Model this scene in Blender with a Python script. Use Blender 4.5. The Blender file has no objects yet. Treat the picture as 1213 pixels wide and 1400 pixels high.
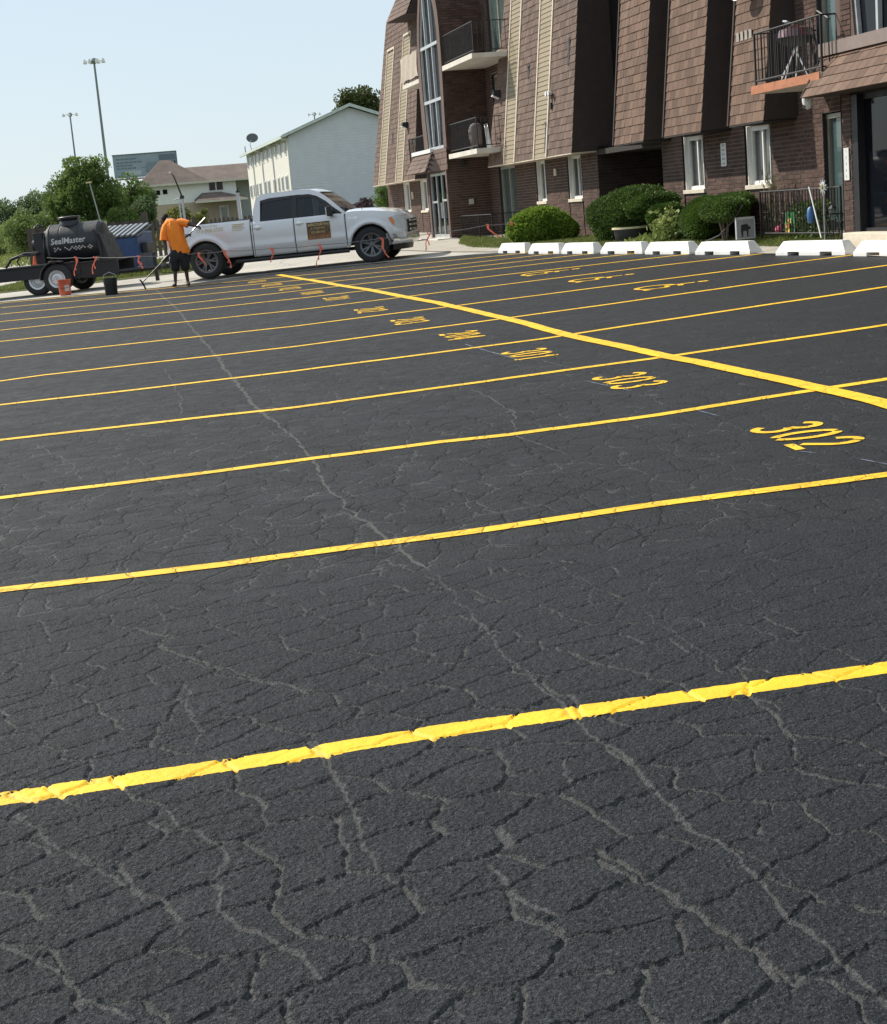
import bpy, bmesh, math, random
import numpy as np
from mathutils import Matrix, Vector
random.seed(7); rng = np.random.default_rng(11)
S = bpy.context.scene
COL = S.collection
PI = math.pi

# ------------------------------------------------------------------ camera, world, sun, exposure
PITCH, ROLL, EYE = math.atan(416.56 / 2129.6), 0.0836, 1.6425
cR = Vector((1, 0, 0)); cU = Vector((0, math.sin(PITCH), math.cos(PITCH))); cF = Vector((0, math.cos(PITCH), -math.sin(PITCH)))
ax = math.cos(ROLL) * cR - math.sin(ROLL) * cU
ay = math.sin(ROLL) * cR + math.cos(ROLL) * cU
cam_data = bpy.data.cameras.new('camera'); cam = bpy.data.objects.new('camera', cam_data); COL.objects.link(cam)
M4 = Matrix(((ax.x, ay.x, -cF.x, 0), (ax.y, ay.y, -cF.y, 0), (ax.z, ay.z, -cF.z, EYE), (0, 0, 0, 1)))
cam.matrix_world = M4
cam_data.sensor_fit = 'VERTICAL'; cam_data.sensor_height = 24; cam_data.lens = 2129.6 / 1400 * 24
cam_data.clip_start = 0.1; cam_data.clip_end = 6000
S.camera = cam
SUN_EL = math.radians(43)
SUN_H = Vector((-0.819, 0.574))
sdir = Vector((SUN_H.x * math.cos(SUN_EL), SUN_H.y * math.cos(SUN_EL), math.sin(SUN_EL)))
world = bpy.data.worlds.new('World'); S.world = world; world.use_nodes = True
wn = world.node_tree; bg = wn.nodes['Background']
sky = wn.nodes.new('ShaderNodeTexSky'); sky.sky_type = 'NISHITA'; sky.sun_disc = False
sky.sun_elevation = SUN_EL; sky.sun_rotation = math.atan2(SUN_H.x, SUN_H.y)
sky.air_density = 1.0; sky.dust_density = 0.7; sky.ozone_density = 1.5; sky.altitude = 200
veil = wn.nodes.new('ShaderNodeMix'); veil.data_type = 'RGBA'; veil.inputs[0].default_value = 0.72; veil.inputs[7].default_value = (7.75, 9.0, 9.9, 1)   # thin summer haze over the whole sky
wn.links.new(sky.outputs[0], veil.inputs[6]); wn.links.new(veil.outputs[2], bg.inputs['Color']); bg.inputs['Strength'].default_value = 0.081
sl = bpy.data.lights.new('sun', 'SUN'); sl.energy = 4.9; sl.angle = math.radians(0.55); sl.color = (1.0, 0.93, 0.82)
sun = bpy.data.objects.new('sun', sl); COL.objects.link(sun)
sun.rotation_euler = sdir.to_track_quat('Z', 'Y').to_euler()
S.view_settings.view_transform = 'Standard'; S.view_settings.look = 'None'
S.view_settings.exposure = 0.30; S.view_settings.gamma = 1.0; S.view_settings.use_curve_mapping = False
S.render.engine = 'CYCLES'

# ------------------------------------------------------------------ helpers
GX, GY = 0.0296, 0.0149
def T(x, y): return GX * min(max(x, -45), 12) + GY * min(max(y, -20), 140)      # height of the gently sloping ground

class NT:
    """small node-tree writer"""
    def __init__(s, name):
        s.m = bpy.data.materials.new(name); s.m.use_nodes = True
        s.t = s.m.node_tree; s.b = s.t.nodes['Principled BSDF']
    def n(s, typ, **k):
        nd = s.t.nodes.new('ShaderNode' + typ)
        for a, v in k.items():
            if a in ('i',):
                for kk, vv in v.items():
                    if hasattr(vv, 'links') or isinstance(vv, bpy.types.NodeSocket): s.t.links.new(vv, nd.inputs[kk])
                    else: nd.inputs[kk].default_value = vv
            else: setattr(nd, a, v)
        return nd
    def l(s, a, b): s.t.links.new(a, b)
    def math(s, op, a, b=0.0, c=None, clamp=False):
        nd = s.t.nodes.new('ShaderNodeMath'); nd.operation = op; nd.use_clamp = clamp
        for i, v in enumerate((a, b) + ((c,) if c is not None else ())):
            if isinstance(v, bpy.types.NodeSocket): s.t.links.new(v, nd.inputs[i])
            else: nd.inputs[i].default_value = v
        return nd.outputs[0]
    def mix(s, f, a, b, mode='MIX'):
        nd = s.t.nodes.new('ShaderNodeMix'); nd.data_type = 'RGBA'; nd.blend_type = mode
        for i, v in ((0, f), (6, a), (7, b)):
            if isinstance(v, bpy.types.NodeSocket): s.t.links.new(v, nd.inputs[i])
            else: nd.inputs[i].default_value = v if i == 0 else (tuple(v) + (1,) if len(v) == 3 else v)
        return nd.outputs[2]
    def ramp(s, f, lo, hi, a=0.0, b=1.0, smooth=True):
        nd = s.t.nodes.new('ShaderNodeMapRange'); nd.interpolation_type = 'SMOOTHSTEP' if smooth else 'LINEAR'
        s.t.links.new(f, nd.inputs[0])
        for i, v in ((1, lo), (2, hi), (3, a), (4, b)):
            if isinstance(v, bpy.types.NodeSocket): s.t.links.new(v, nd.inputs[i])
            else: nd.inputs[i].default_value = v
        return nd.outputs[0]
    def pos(s): return s.n('NewGeometry').outputs['Position']
    def noise(s, vec, scale, detail=3.0, rough=0.5, col=False):
        nd = s.n('TexNoise', i={'Scale': scale, 'Detail': detail, 'Roughness': rough}); s.l(vec, nd.inputs['Vector'])
        return nd.outputs[1 if col else 0]
    def bump(s, h, strength, dist):
        nd = s.n('Bump', i={'Height': h, 'Strength': strength, 'Distance': dist}); s.l(nd.outputs[0], s.b.inputs['Normal']); return nd

def mat(name, col, rough=0.7, metal=0.0, var=0.18, scale=6.0, bump=0.0, bscale=60.0, spec=0.5, coat=0.0, bdist=0.004):
    """a plain surface with mottled colour, faint grain and optional relief"""
    k = NT(name); p = k.n('TexCoord').outputs['Object']
    a = k.noise(p, scale, 5, 0.6); b = k.noise(p, scale * 9, 3, 0.6)
    f = k.math('ADD', k.math('MULTIPLY', a, 0.65), k.math('MULTIPLY', b, 0.35))
    f = k.ramp(f, 0.3, 0.7, 0, 1)
    lo = [c * (1 - var) for c in col]; hi = [min(1, c * (1 + var)) for c in col]
    k.l(k.mix(f, lo, hi), k.b.inputs['Base Color'])
    k.l(k.ramp(a, 0.3, 0.7, max(0.02, rough - 0.08), min(1, rough + 0.08)), k.b.inputs['Roughness'])
    k.b.inputs['Metallic'].default_value = metal; k.b.inputs['Specular IOR Level'].default_value = spec
    k.b.inputs['Coat Weight'].default_value = coat; k.b.inputs['Coat Roughness'].default_value = 0.06
    if bump: k.bump(k.noise(p, bscale, 4, 0.65), bump, bdist)
    return k.m

class MB:
    """collects shapes into one mesh"""
    def __init__(s): s.v = []; s.f = []; s.t = []
    def add(s, vs, fs, tint=None):
        o = len(s.v); s.v += [tuple(v) for v in vs]; s.f += [tuple(i + o for i in f) for f in fs]
        s.t += [random.random() if tint is None else tint] * len(fs); return s
    def box(s, x0, x1, y0, y1, z0, z1, tint=None):
        v = [(x0, y0, z0), (x1, y0, z0), (x1, y1, z0), (x0, y1, z0), (x0, y0, z1), (x1, y0, z1), (x1, y1, z1), (x0, y1, z1)]
        return s.add(v, [(0, 3, 2, 1), (4, 5, 6, 7), (0, 1, 5, 4), (1, 2, 6, 5), (2, 3, 7, 6), (3, 0, 4, 7)], tint)
    def quad(s, a, b, c, d, tint=None): return s.add([a, b, c, d], [(0, 1, 2, 3)], tint)
    def hexa(s, p, tint=None):
        """eight corners: bottom ring then top ring"""
        return s.add(p, [(0, 3, 2, 1), (4, 5, 6, 7), (0, 1, 5, 4), (1, 2, 6, 5), (2, 3, 7, 6), (3, 0, 4, 7)], tint)
    def tube(s, pts, r, n=8, r2=None, cap=True, tint=None):
        pts = [Vector(p) for p in pts]; k = len(pts)
        if r2 is None: r2 = r
        rr = r if isinstance(r, (list, tuple)) else [r + (r2 - r) * i / max(1, k - 1) for i in range(k)]
        vs = []
        up = None
        for i, p in enumerate(pts):
            t = (pts[min(i + 1, k - 1)] - pts[max(i - 1, 0)]).normalized()
            if up is None: up = Vector((0, 0, 1)) if abs(t.z) < 0.9 else Vector((1, 0, 0))
            a = t.cross(up).normalized(); b = a.cross(t).normalized(); up = b
            for j in range(n):
                th = 2 * PI * j / n; vs.append(p + (a * math.cos(th) + b * math.sin(th)) * rr[i])
        fs = [(i * n + j, i * n + (j + 1) % n, (i + 1) * n + (j + 1) % n, (i + 1) * n + j) for i in range(k - 1) for j in range(n)]
        if cap: fs += [tuple(range(n - 1, -1, -1)), tuple((k - 1) * n + j for j in range(n))]
        return s.add(vs, fs, tint)
    def lathe(s, prof, n=24, axis='z', c=(0, 0, 0), tint=None, cap=True):
        """prof: list of (radius, height)"""
        vs = []
        for r, h in prof:
            for j in range(n):
                a = 2 * PI * j / n; x, y = r * math.cos(a), r * math.sin(a)
                q = (x, y, h) if axis == 'z' else ((h, x, y) if axis == 'x' else (x, h, y))
                vs.append((q[0] + c[0], q[1] + c[1], q[2] + c[2]))
        k = len(prof)
        fs = [(i * n + j, i * n + (j + 1) % n, (i + 1) * n + (j + 1) % n, (i + 1) * n + j) for i in range(k - 1) for j in range(n)]
        if cap: fs += [tuple(range(n)), tuple((k - 1) * n + j for j in range(n))]
        return s.add(vs, fs, tint)
    def prism(s, poly, a, b, axis='y', tint=None):
        """polygon extruded between a and b along an axis; poly in the two other axes (order kept)"""
        n = len(poly)
        def P(u, v, w): return (u, w, v) if axis == 'y' else ((w, u, v) if axis == 'x' else (u, v, w))
        vs = [P(u, v, a) for u, v in poly] + [P(u, v, b) for u, v in poly]
        fs = [tuple(range(n)), tuple(range(2 * n - 1, n - 1, -1))] + [(i, (i + 1) % n, n + (i + 1) % n, n + i) for i in range(n)]
        return s.add(vs, fs, tint)
    def grid(s, rows, closed=False, tint=None):
        """rows of equal-length point lists joined into a sheet"""
        n = len(rows[0]); vs = [p for r in rows for p in r]; m = n if closed else n - 1
        fs = [(i * n + j, i * n + (j + 1) % n, (i + 1) * n + (j + 1) % n, (i + 1) * n + j) for i in range(len(rows) - 1) for j in range(m)]
        return s.add(vs, fs, tint)
    def mesh(s, name, smooth=False, tint=True):
        me = bpy.data.meshes.new(name); me.from_pydata(s.v, [], s.f)
        if tint:
            at = me.attributes.new('tint', 'FLOAT', 'FACE'); at.data.foreach_set('value', s.t)
        me.update()
        if smooth is not False:
            me.polygons.foreach_set('use_smooth', [True] * len(me.polygons))
            ang = 35 if smooth is True else smooth
            try: me.set_sharp_from_angle(angle=math.radians(ang))
            except Exception: pass
        return me
    def build(s, name, m, parent=None, smooth=False, fix=True, bevel=0.0):
        me = s.mesh(name, smooth)
        if fix:
            bm = bmesh.new(); bm.from_mesh(me); bmesh.ops.recalc_face_normals(bm, faces=bm.faces); bm.to_mesh(me); bm.free()
        o = link(name, me, m, parent)
        if bevel:
            b = o.modifiers.new('bevel', 'BEVEL'); b.width = bevel; b.segments = 2; b.limit_method = 'ANGLE'; b.angle_limit = math.radians(40)
        return o

def link(name, me, m=None, parent=None):
    o = bpy.data.objects.new(name, me); COL.objects.link(o)
    if m is not None and not me.materials: me.materials.append(m)
    if parent is not None: o.parent = parent
    return o
def tag(o, label=None, cat=None, group=None, kind=None):
    for k, v in (('label', label), ('category', cat), ('group', group), ('kind', kind)):
        if v: o[k] = v
    return o
def thing(name, label, cat, loc=(0, 0, 0), rz=0.0, group=None, ry=0.0):
    o = bpy.data.objects.new(name, None); COL.objects.link(o); o.location = loc; o.rotation_euler = (0, ry, rz); o.empty_display_size = 0.2
    return tag(o, label, cat, group)
def struct(o): o['kind'] = 'structure'; return o
def text_shape(s, size=1.0, shear=0.0, bold=0.0):
    """flat lettering as (verts, faces), baseline at the origin"""
    cu = bpy.data.curves.new('lettering', 'FONT'); cu.body = s; cu.size = size; cu.shear = shear; cu.offset = bold; cu.resolution_u = 3
    o = bpy.data.objects.new('lettering', cu); COL.objects.link(o)
    me = bpy.data.meshes.new_from_object(o.evaluated_get(bpy.context.evaluated_depsgraph_get()))
    vs = [tuple(v.co) for v in me.vertices]; fs = [tuple(p.vertices) for p in me.polygons]
    bpy.data.objects.remove(o); bpy.data.meshes.remove(me); bpy.data.curves.remove(cu)
    return vs, fs

# ------------------------------------------------------------------ materials
def crack_field(k, p):
    """relief and dust of the crazed sealcoat; shared by asphalt and paint. returns (height, crackmask, dustmask)"""
    w1 = k.n('VectorMath', operation='SUBTRACT', i={0: k.noise(p, 2.6, 3, 0.6, True), 1: (0.5, 0.5, 0.5)})
    w2 = k.n('VectorMath', operation='SUBTRACT', i={0: k.noise(p, 17.0, 3, 0.7, True), 1: (0.5, 0.5, 0.5)})
    s1 = k.n('VectorMath', operation='SCALE', i={0: w1.outputs[0], 'Scale': 0.34}); s2 = k.n('VectorMath', operation='SCALE', i={0: w2.outputs[0], 'Scale': 0.055})
    q = k.n('VectorMath', operation='ADD', i={0: p, 1: s1.outputs[0]}); q = k.n('VectorMath', operation='ADD', i={0: q.outputs[0], 1: s2.outputs[0]})
    st = k.n('VectorMath', operation='MULTIPLY', i={0: q.outputs[0], 1: (1.0, 0.82, 1.0)})
    def vor(sc):
        v = k.n('TexVoronoi', feature='DISTANCE_TO_EDGE', voronoi_dimensions='2D', i={'Scale': sc, 'Randomness': 0.95}); k.l(st.outputs[0], v.inputs['Vector'])
        return k.math('DIVIDE', v.outputs['Distance'], sc)
    da, db, dc = vor(4.6), vor(1.25), vor(11.0)
    wn_ = k.noise(p, 1.7, 3, 0.6); wf = k.noise(p, 7.0, 3, 0.6)
    sx = k.n('SeparateXYZ', i={0: p})
    side = k.ramp(k.math('SUBTRACT', sx.outputs[0], k.math('MULTIPLY', sx.outputs[1], 0.11)), -1.2, 1.2, 1.0, 0.55)   # less crazed towards the newer patch
    farw = k.ramp(sx.outputs[1], 6.0, 20.0, 1.55, 0.7)
    keep = k.math('MULTIPLY', side, farw)
    wa = k.math('MULTIPLY', k.ramp(k.math('ADD', k.math('MULTIPLY', wn_, 0.5), k.math('MULTIPLY', wf, 0.5)), 0.27, 0.56, 0.001, 0.0085), keep)
    wb = k.math('MULTIPLY', k.ramp(wf, 0.33, 0.65, 0.002, 0.012), keep)
    wc = k.math('MULTIPLY', k.ramp(wn_, 0.42, 0.66, 0.0, 0.0032), keep)
    def cr(d, w): return k.math('SUBTRACT', 1.0, k.ramp(d, 0.0, k.math('ADD', w, 0.0012)), clamp=True)
    ca, cb, cc = cr(da, wa), cr(db, wb), cr(dc, wc)
    ca = k.math('MULTIPLY', ca, k.ramp(wa, 0.0012, 0.004)); cb = k.math('MULTIPLY', cb, k.ramp(wb, 0.0012, 0.004)); cc = k.math('MULTIPLY', cc, k.ramp(wc, 0.0006, 0.002, 0, .7))
    c = k.math('MAXIMUM', k.math('MAXIMUM', ca, cb), cc)
    sag = k.math('SUBTRACT', 1.0, k.ramp(da, 0.0, 0.03), clamp=True)
    h = k.math('SUBTRACT', k.math('MULTIPLY', k.math('MULTIPLY', sag, keep), -0.25), c)
    dust = k.math('MULTIPLY', c, k.ramp(k.noise(p, 3.1, 2, 0.5), 0.44, 0.58))
    return h, c, dust

k = NT('asphalt_sealcoat'); p = k.pos()
h, c, dust = crack_field(k, p)
agg = k.n('TexVoronoi', feature='F1', voronoi_dimensions='2D', i={'Scale': 125.0}); k.l(p, agg.inputs['Vector'])
agg2 = k.noise(p, 190.0, 2, 0.7); agg3 = k.noise(p, 66.0, 3, 0.72); big = k.noise(p, 0.55, 4, 0.6); mid = k.noise(p, 5.5, 4, 0.6)
sx = k.n('SeparateXYZ', i={0: p})
smoothp = k.ramp(k.math('SUBTRACT', sx.outputs[0], k.math('MULTIPLY', sx.outputs[1], 0.09)), -0.3, 1.6)        # freshly sealed, smoother area
base = k.mix(k.ramp(big, 0.35, 0.65), (0.0110, 0.0133, 0.0172), (0.0163, 0.0192, 0.0240))
base = k.mix(smoothp, base, (0.0070, 0.0085, 0.0120))
bv_ = k.n('VectorMath', operation='MULTIPLY', i={0: p, 1: (.16, 1.5, 1)}); base = k.mix(k.ramp(k.noise(bv_.outputs[0], 1.3, 4, .6), .42, .62, 0, .34), base, (0.009, 0.0105, 0.0135)); base = k.mix(k.ramp(k.noise(p, 1.9, 5, .7), .56, .70, 0, .22), base, (0.05, 0.05, 0.05))
base = k.mix(k.ramp(mid, 0.45, 0.75, 0, 0.35), base, (0.034, 0.037, 0.042)); base = k.mix(k.ramp(agg3, 0.52, 0.68, 0, 0.45), base, (0.055, 0.058, 0.062)); base = k.mix(k.ramp(agg3, 0.48, 0.36, 0, 0.8), base, (0.007, 0.007, 0.008))
base = k.mix(k.ramp(agg2, 0.5, 0.78, 0, 0.75), base, (0.085, 0.085, 0.082))
base = k.mix(k.ramp(agg.outputs['Distance'], 0.25, 0.75, 0.0, 0.35), base, (0.008, 0.008, 0.009))
base = k.mix(k.math('MULTIPLY', c, 0.9), base, (0.004, 0.004, 0.004))
base = k.mix(k.math('MULTIPLY', dust, 0.9), base, (0.078, 0.079, 0.079))
k.l(base, k.b.inputs['Base Color'])
k.l(k.ramp(k.math('ADD', mid, k.math('MULTIPLY', smoothp, -0.25)), 0.2, 0.8, 0.56, 0.80), k.b.inputs['Roughness'])
k.b.inputs['Specular IOR Level'].default_value = 0.22
hh = k.math('ADD', k.math('MULTIPLY', h, 1.0), k.math('MULTIPLY', k.math('SUBTRACT', 0.5, agg.outputs['Distance']), 0.26))
hh = k.math('ADD', hh, k.math('MULTIPLY', agg2, 0.16)); hh = k.math('ADD', hh, k.math('MULTIPLY', agg3, 0.34)); hh = k.math('ADD', hh, k.math('MULTIPLY', mid, 0.5))
hh = k.math('ADD', hh, k.math('MULTIPLY', k.ramp(agg3, .3, .62), .45)); k.bump(hh, 1.0, 0.0105)
M_ASPH = k.m

k = NT('asphalt_near'); p = k.pos()
dst = k.n('Attribute', attribute_name='dust').outputs['Fac']
agg2 = k.noise(p, 190.0, 2, 0.7); agg3 = k.noise(p, 88.0, 3, 0.72); big = k.noise(p, 0.55, 4, 0.6); mid = k.noise(p, 5.5, 4, 0.6)
sx = k.n('SeparateXYZ', i={0: p})
smoothp = k.ramp(k.math('SUBTRACT', sx.outputs[0], k.math('MULTIPLY', sx.outputs[1], 0.09)), -0.3, 1.6)
base = k.mix(k.ramp(big, 0.35, 0.65), (0.0160, 0.0188, 0.0235), (0.0232, 0.0268, 0.0325))
base = k.mix(smoothp, base, (0.0120, 0.0145, 0.0195))
bv_ = k.n('VectorMath', operation='MULTIPLY', i={0: p, 1: (.16, 1.5, 1)}); base = k.mix(k.ramp(k.noise(bv_.outputs[0], 1.3, 4, .6), .42, .62, 0, .34), base, (0.009, 0.0105, 0.0135)); base = k.mix(k.ramp(k.noise(p, 1.9, 5, .7), .56, .70, 0, .22), base, (0.05, 0.05, 0.05))
base = k.mix(k.ramp(mid, 0.45, 0.75, 0, 0.35), base, (0.039, 0.042, 0.046))
base = k.mix(k.ramp(agg2, 0.52, 0.66, 0, 0.85), base, (0.074, 0.077, 0.080)); base = k.mix(k.ramp(agg3, 0.47, 0.35, 0, 0.85), base, (0.005, 0.0055, 0.006))
base = k.mix(k.ramp(k.math('MULTIPLY', dst, k.ramp(k.noise(p, 40, 3, .6), .3, .6, .55, 1.0)), 0.08, 0.6, 0, 0.90), base, (0.077, 0.079, 0.079))
k.l(base, k.b.inputs['Base Color']); k.b.inputs['Roughness'].default_value = 0.72; k.b.inputs['Specular IOR Level'].default_value = 0.22
k.bump(k.math('ADD', k.math('MULTIPLY', agg2, 0.4), k.ramp(agg3, .3, .62)), 1.0, 0.0060)
M_NEAR = k.m

def paint(name, lo, hi, near=False):
    k = NT(name); p = k.pos()
    if near: c = k.ramp(k.n('Attribute', attribute_name='dust').outputs['Fac'], .7, 1.0, 0, .7); h = k.math('MULTIPLY', c, 0.0)
    else: h, c, dust = crack_field(k, p)
    a = k.noise(p, 38, 4, 0.7); b = k.noise(p, 3.0, 4, 0.6); sp = k.noise(p, 160, 3, 0.7)
    col = k.mix(k.ramp(b, 0.3, 0.7), lo, hi)
    col = k.mix(k.ramp(sp, 0.60, 0.80, 0, 0.35), col, [v * 0.45 for v in lo])
    col = k.mix(k.math('MULTIPLY', c, 0.45 if near else 0.22), col, (.06, .045, .012))
    k.l(col, k.b.inputs['Base Color']); k.b.inputs['Roughness'].default_value = 0.62
    hh = k.math('ADD', h, k.math('MULTIPLY', a, 0.55)); hh = k.math('ADD', hh, k.math('MULTIPLY', sp, 0.2))
    k.bump(hh, 0.9, 0.009); return k.m
M_YEL = paint('yellow_road_paint', (0.74, 0.415, 0.006), (0.84, 0.505, 0.010)); M_YELN = paint('yellow_paint_near', (0.74, 0.415, 0.006), (0.84, 0.505, 0.010), True)

k = NT('concrete_lot'); p = k.pos()
a = k.noise(p, 0.35, 5, 0.6); b = k.noise(p, 3.0, 5, 0.65); c_ = k.noise(p, 60, 3, 0.6)
v = k.n('TexVoronoi', feature='DISTANCE_TO_EDGE', voronoi_dimensions='2D', i={'Scale': 0.3}); k.l(k.n('VectorMath', operation='ADD', i={0: p, 1: k.noise(p, 0.9, 4, 0.6, True)}).outputs[0], v.inputs['Vector'])
col = k.mix(k.ramp(a, 0.3, 0.7), (0.36, 0.335, 0.29), (0.47, 0.445, 0.395))
col = k.mix(k.ramp(b, 0.45, 0.75, 0, 0.5), col, (0.22, 0.205, 0.18)); col = k.mix(k.ramp(c_, 0.5, 0.8, 0, 0.4), col, (0.45, 0.43, 0.39))
col = k.mix(k.ramp(v.outputs['Distance'], 0.0, 0.012, 0.7, 0.0), col, (0.07, 0.065, 0.055))
k.l(col, k.b.inputs['Base Color']); k.b.inputs['Roughness'].default_value = 0.9; k.bump(k.math('ADD', c_, b), 0.5, 0.01)
M_CONC = k.m

def earthy(name, cols, sc=1.0, bump=0.5):
    k = NT(name); p = k.pos(); a = k.noise(p, 0.4 * sc, 5, 0.6); b = k.noise(p, 4 * sc, 5, 0.7); c = k.noise(p, 35 * sc, 3, 0.7)
    col = k.mix(k.ramp(a, 0.35, 0.65), cols[0], cols[1]); col = k.mix(k.ramp(b, 0.4, 0.7, 0, 0.7), col, cols[2]); col = k.mix(k.ramp(c, 0.5, 0.75, 0, 0.5), col, cols[0])
    k.l(col, k.b.inputs['Base Color']); k.b.inputs['Roughness'].default_value = 0.95; k.b.inputs['Specular IOR Level'].default_value = 0.2
    k.bump(k.math('ADD', b, c), bump, 0.03); return k.m
M_GROUND = earthy('dry_grass_ground', [(0.10, 0.12, 0.04), (0.15, 0.15, 0.06), (0.07, 0.10, 0.025)])
M_SOIL = earthy('lawn_soil', [(0.06, 0.075, 0.022), (0.09, 0.095, 0.035), (0.045, 0.05, 0.02)], 3)

def foliage(name, dark, light, trans=0.25, yellow=None, sc=1.2):
    k = NT(name); p = k.pos(); a = k.noise(p, sc, 3, 0.6); b = k.noise(p, sc * 12, 2, 0.6)
    f = k.ramp(k.math('ADD', k.math('MULTIPLY', a, 0.5), k.math('MULTIPLY', b, 0.5)), 0.36, 0.64)
    col = k.mix(f, dark, light)
    if yellow: col = k.mix(k.ramp(k.noise(p, sc * 5, 2, 0.5), 0.62, 0.72, 0, 0.8), col, yellow)
    k.l(col, k.b.inputs['Base Color']); k.b.inputs['Roughness'].default_value = 0.62; k.b.inputs['Specular IOR Level'].default_value = 0.3
    tr = k.n('BsdfTranslucent'); k.l(col, tr.inputs['Color']); mx = k.n('MixShader', i={0: trans})
    k.l(k.b.outputs[0], mx.inputs[1]); k.l(tr.outputs[0], mx.inputs[2]); k.l(mx.outputs[0], k.t.nodes['Material Output'].inputs[0])
    return k.m
M_GRASS = foliage('grass_blades', (0.11, 0.145, 0.03), (0.21, 0.24, 0.065), 0.3, (0.26, 0.24, 0.09), 2.0)
M_LEAF_TREE = foliage('broad_leaves', (0.07, 0.12, 0.028), (0.16, 0.23, 0.055), 0.42, None, 0.5)
M_LEAF_FAR = foliage('distant_leaves', (0.09, 0.14, 0.06), (0.18, 0.24, 0.10), 0.4, None, 0.25)
M_LEAF_PALE = foliage('pale_shrub_leaves', (0.10, 0.16, 0.045), (0.19, 0.25, 0.075), 0.45, (0.25, 0.25, 0.11), 0.4)
M_LEAF_YEW = foliage('yew_needles', (0.04, 0.08, 0.016), (0.10, 0.165, 0.03), 0.28, None, 2.5)
M_LEAF_BOX = foliage('bright_shrub_leaves', (0.12, 0.20, 0.025), (0.26, 0.37, 0.055), 0.4, None, 2.5)
M_LEAF_PURP = foliage('purple_leaves', (0.035, 0.02, 0.028), (0.075, 0.035, 0.045), 0.2, None, 1.5)
M_LEAF_HOSTA = foliage('variegated_leaves', (0.12, 0.19, 0.035), (0.32, 0.36, 0.12), 0.25, None, 9)
M_BARK = mat('bark', (0.09, 0.065, 0.05), 0.9, var=0.35, scale=8, bump=0.8, bscale=30, bdist=0.02)

def tinted(name, lo, hi, rough=0.85, bump=0.5, bscale=90, bdist=0.004, spec=0.3, grime=0.25):
    """colour that differs from piece to piece"""
    k = NT(name); p = k.n('TexCoord').outputs['Object']; g = k.pos()
    at = k.n('Attribute', attribute_name='tint'); oi = k.n('ObjectInfo')
    f = k.math('FRACT', k.math('ADD', at.outputs['Fac'], oi.outputs['Random']))
    col = k.mix(f, lo, hi); ns = k.noise(g, 22, 4, 0.7)
    col = k.mix(k.ramp(ns, 0.35, 0.7, 0, grime), col, [v * 0.5 for v in lo]); col = k.mix(k.ramp(k.noise(g, 0.9, 4, 0.6), 0.45, 0.75, 0, 0.3), col, [min(1, v * 1.25) for v in hi])
    sv = k.n('VectorMath', operation='MULTIPLY', i={0: g, 1: (3.2, 3.2, .35)}); col = k.mix(k.ramp(k.noise(sv.outputs[0], 1.6, 4, 0.65), 0.50, 0.72, 0, grime * 1.3), col, [v * 0.55 for v in lo])
    k.l(col, k.b.inputs['Base Color']); k.b.inputs['Roughness'].default_value = rough; k.b.inputs['Specular IOR Level'].default_value = spec
    k.bump(k.noise(g, bscale, 4, 0.7), bump, bdist); return k.m
M_BRICK = tinted('brown_brick', (0.060, 0.036, 0.029), (0.122, 0.071, 0.055))
M_MORTAR = mat('pale_mortar', (0.215, 0.17, 0.145), 0.95, var=0.2, scale=3, bump=0.4)
M_SHING = tinted('asphalt_shingle', (0.110, 0.069, 0.050), (0.192, 0.123, 0.090), bscale=260, bump=0.6)
M_SHING2 = tinted('reddish_shingle', (0.105, 0.070, 0.057), (0.175, 0.120, 0.097), bscale=260, bump=0.6)
M_SIDING = tinted('tan_siding', (0.26, 0.215, 0.145), (0.285, 0.235, 0.16), rough=0.6, bump=0.1, grime=0.12)
M_TRIM = mat('cream_trim', (0.62, 0.53, 0.42), 0.55, var=0.1)
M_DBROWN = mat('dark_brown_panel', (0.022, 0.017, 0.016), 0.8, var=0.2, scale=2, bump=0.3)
M_WHITE = mat('white_paint', (0.72, 0.72, 0.70), 0.5, var=0.07, bump=0.1)
M_SILL = mat('limestone_sill', (0.62, 0.55, 0.44), 0.8, var=0.12, bump=0.4)
M_SLAB = mat('balcony_concrete', (0.60, 0.56, 0.50), 0.85, var=0.14, scale=3, bump=0.4)
M_TERRA = mat('orange_edge_paint', (0.42, 0.17, 0.09), 0.8, var=0.25, scale=5, bump=0.4)
M_BLACK = mat('black_metal', (0.018, 0.018, 0.02), 0.45, metal=0.2, var=0.2)
M_BLACKP = mat('black_plastic', (0.022, 0.022, 0.024), 0.5, var=0.25)
M_ALU = mat('white_aluminium', (0.55, 0.57, 0.58), 0.35, metal=0.5, var=0.08)
k = NT('white_stop_paint'); p = k.pos(); n1 = k.noise(p, 5, 5, .7); n2 = k.noise(p, 38, 4, .7)
c_ = k.mix(k.ramp(n1, .52, .66, 0, .5), (.80, .79, .76), (.60, .58, .54)); c_ = k.mix(k.ramp(n2, .62, .70, 0, .7), c_, (.30, .29, .27)); k.l(c_, k.b.inputs['Base Color']); k.b.inputs['Roughness'].default_value = .7; k.bump(n2, .5, .006); M_STOP = k.m
M_CURTAIN = mat('curtain', (0.42, 0.42, 0.38), 0.9, var=0.15, scale=14)
M_BLIND = mat('vertical_blind', (0.60, 0.56, 0.46), 0.8, var=0.1, scale=2)
M_ROOM = mat('dim_interior', (0.03, 0.03, 0.032), 0.9)
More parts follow.
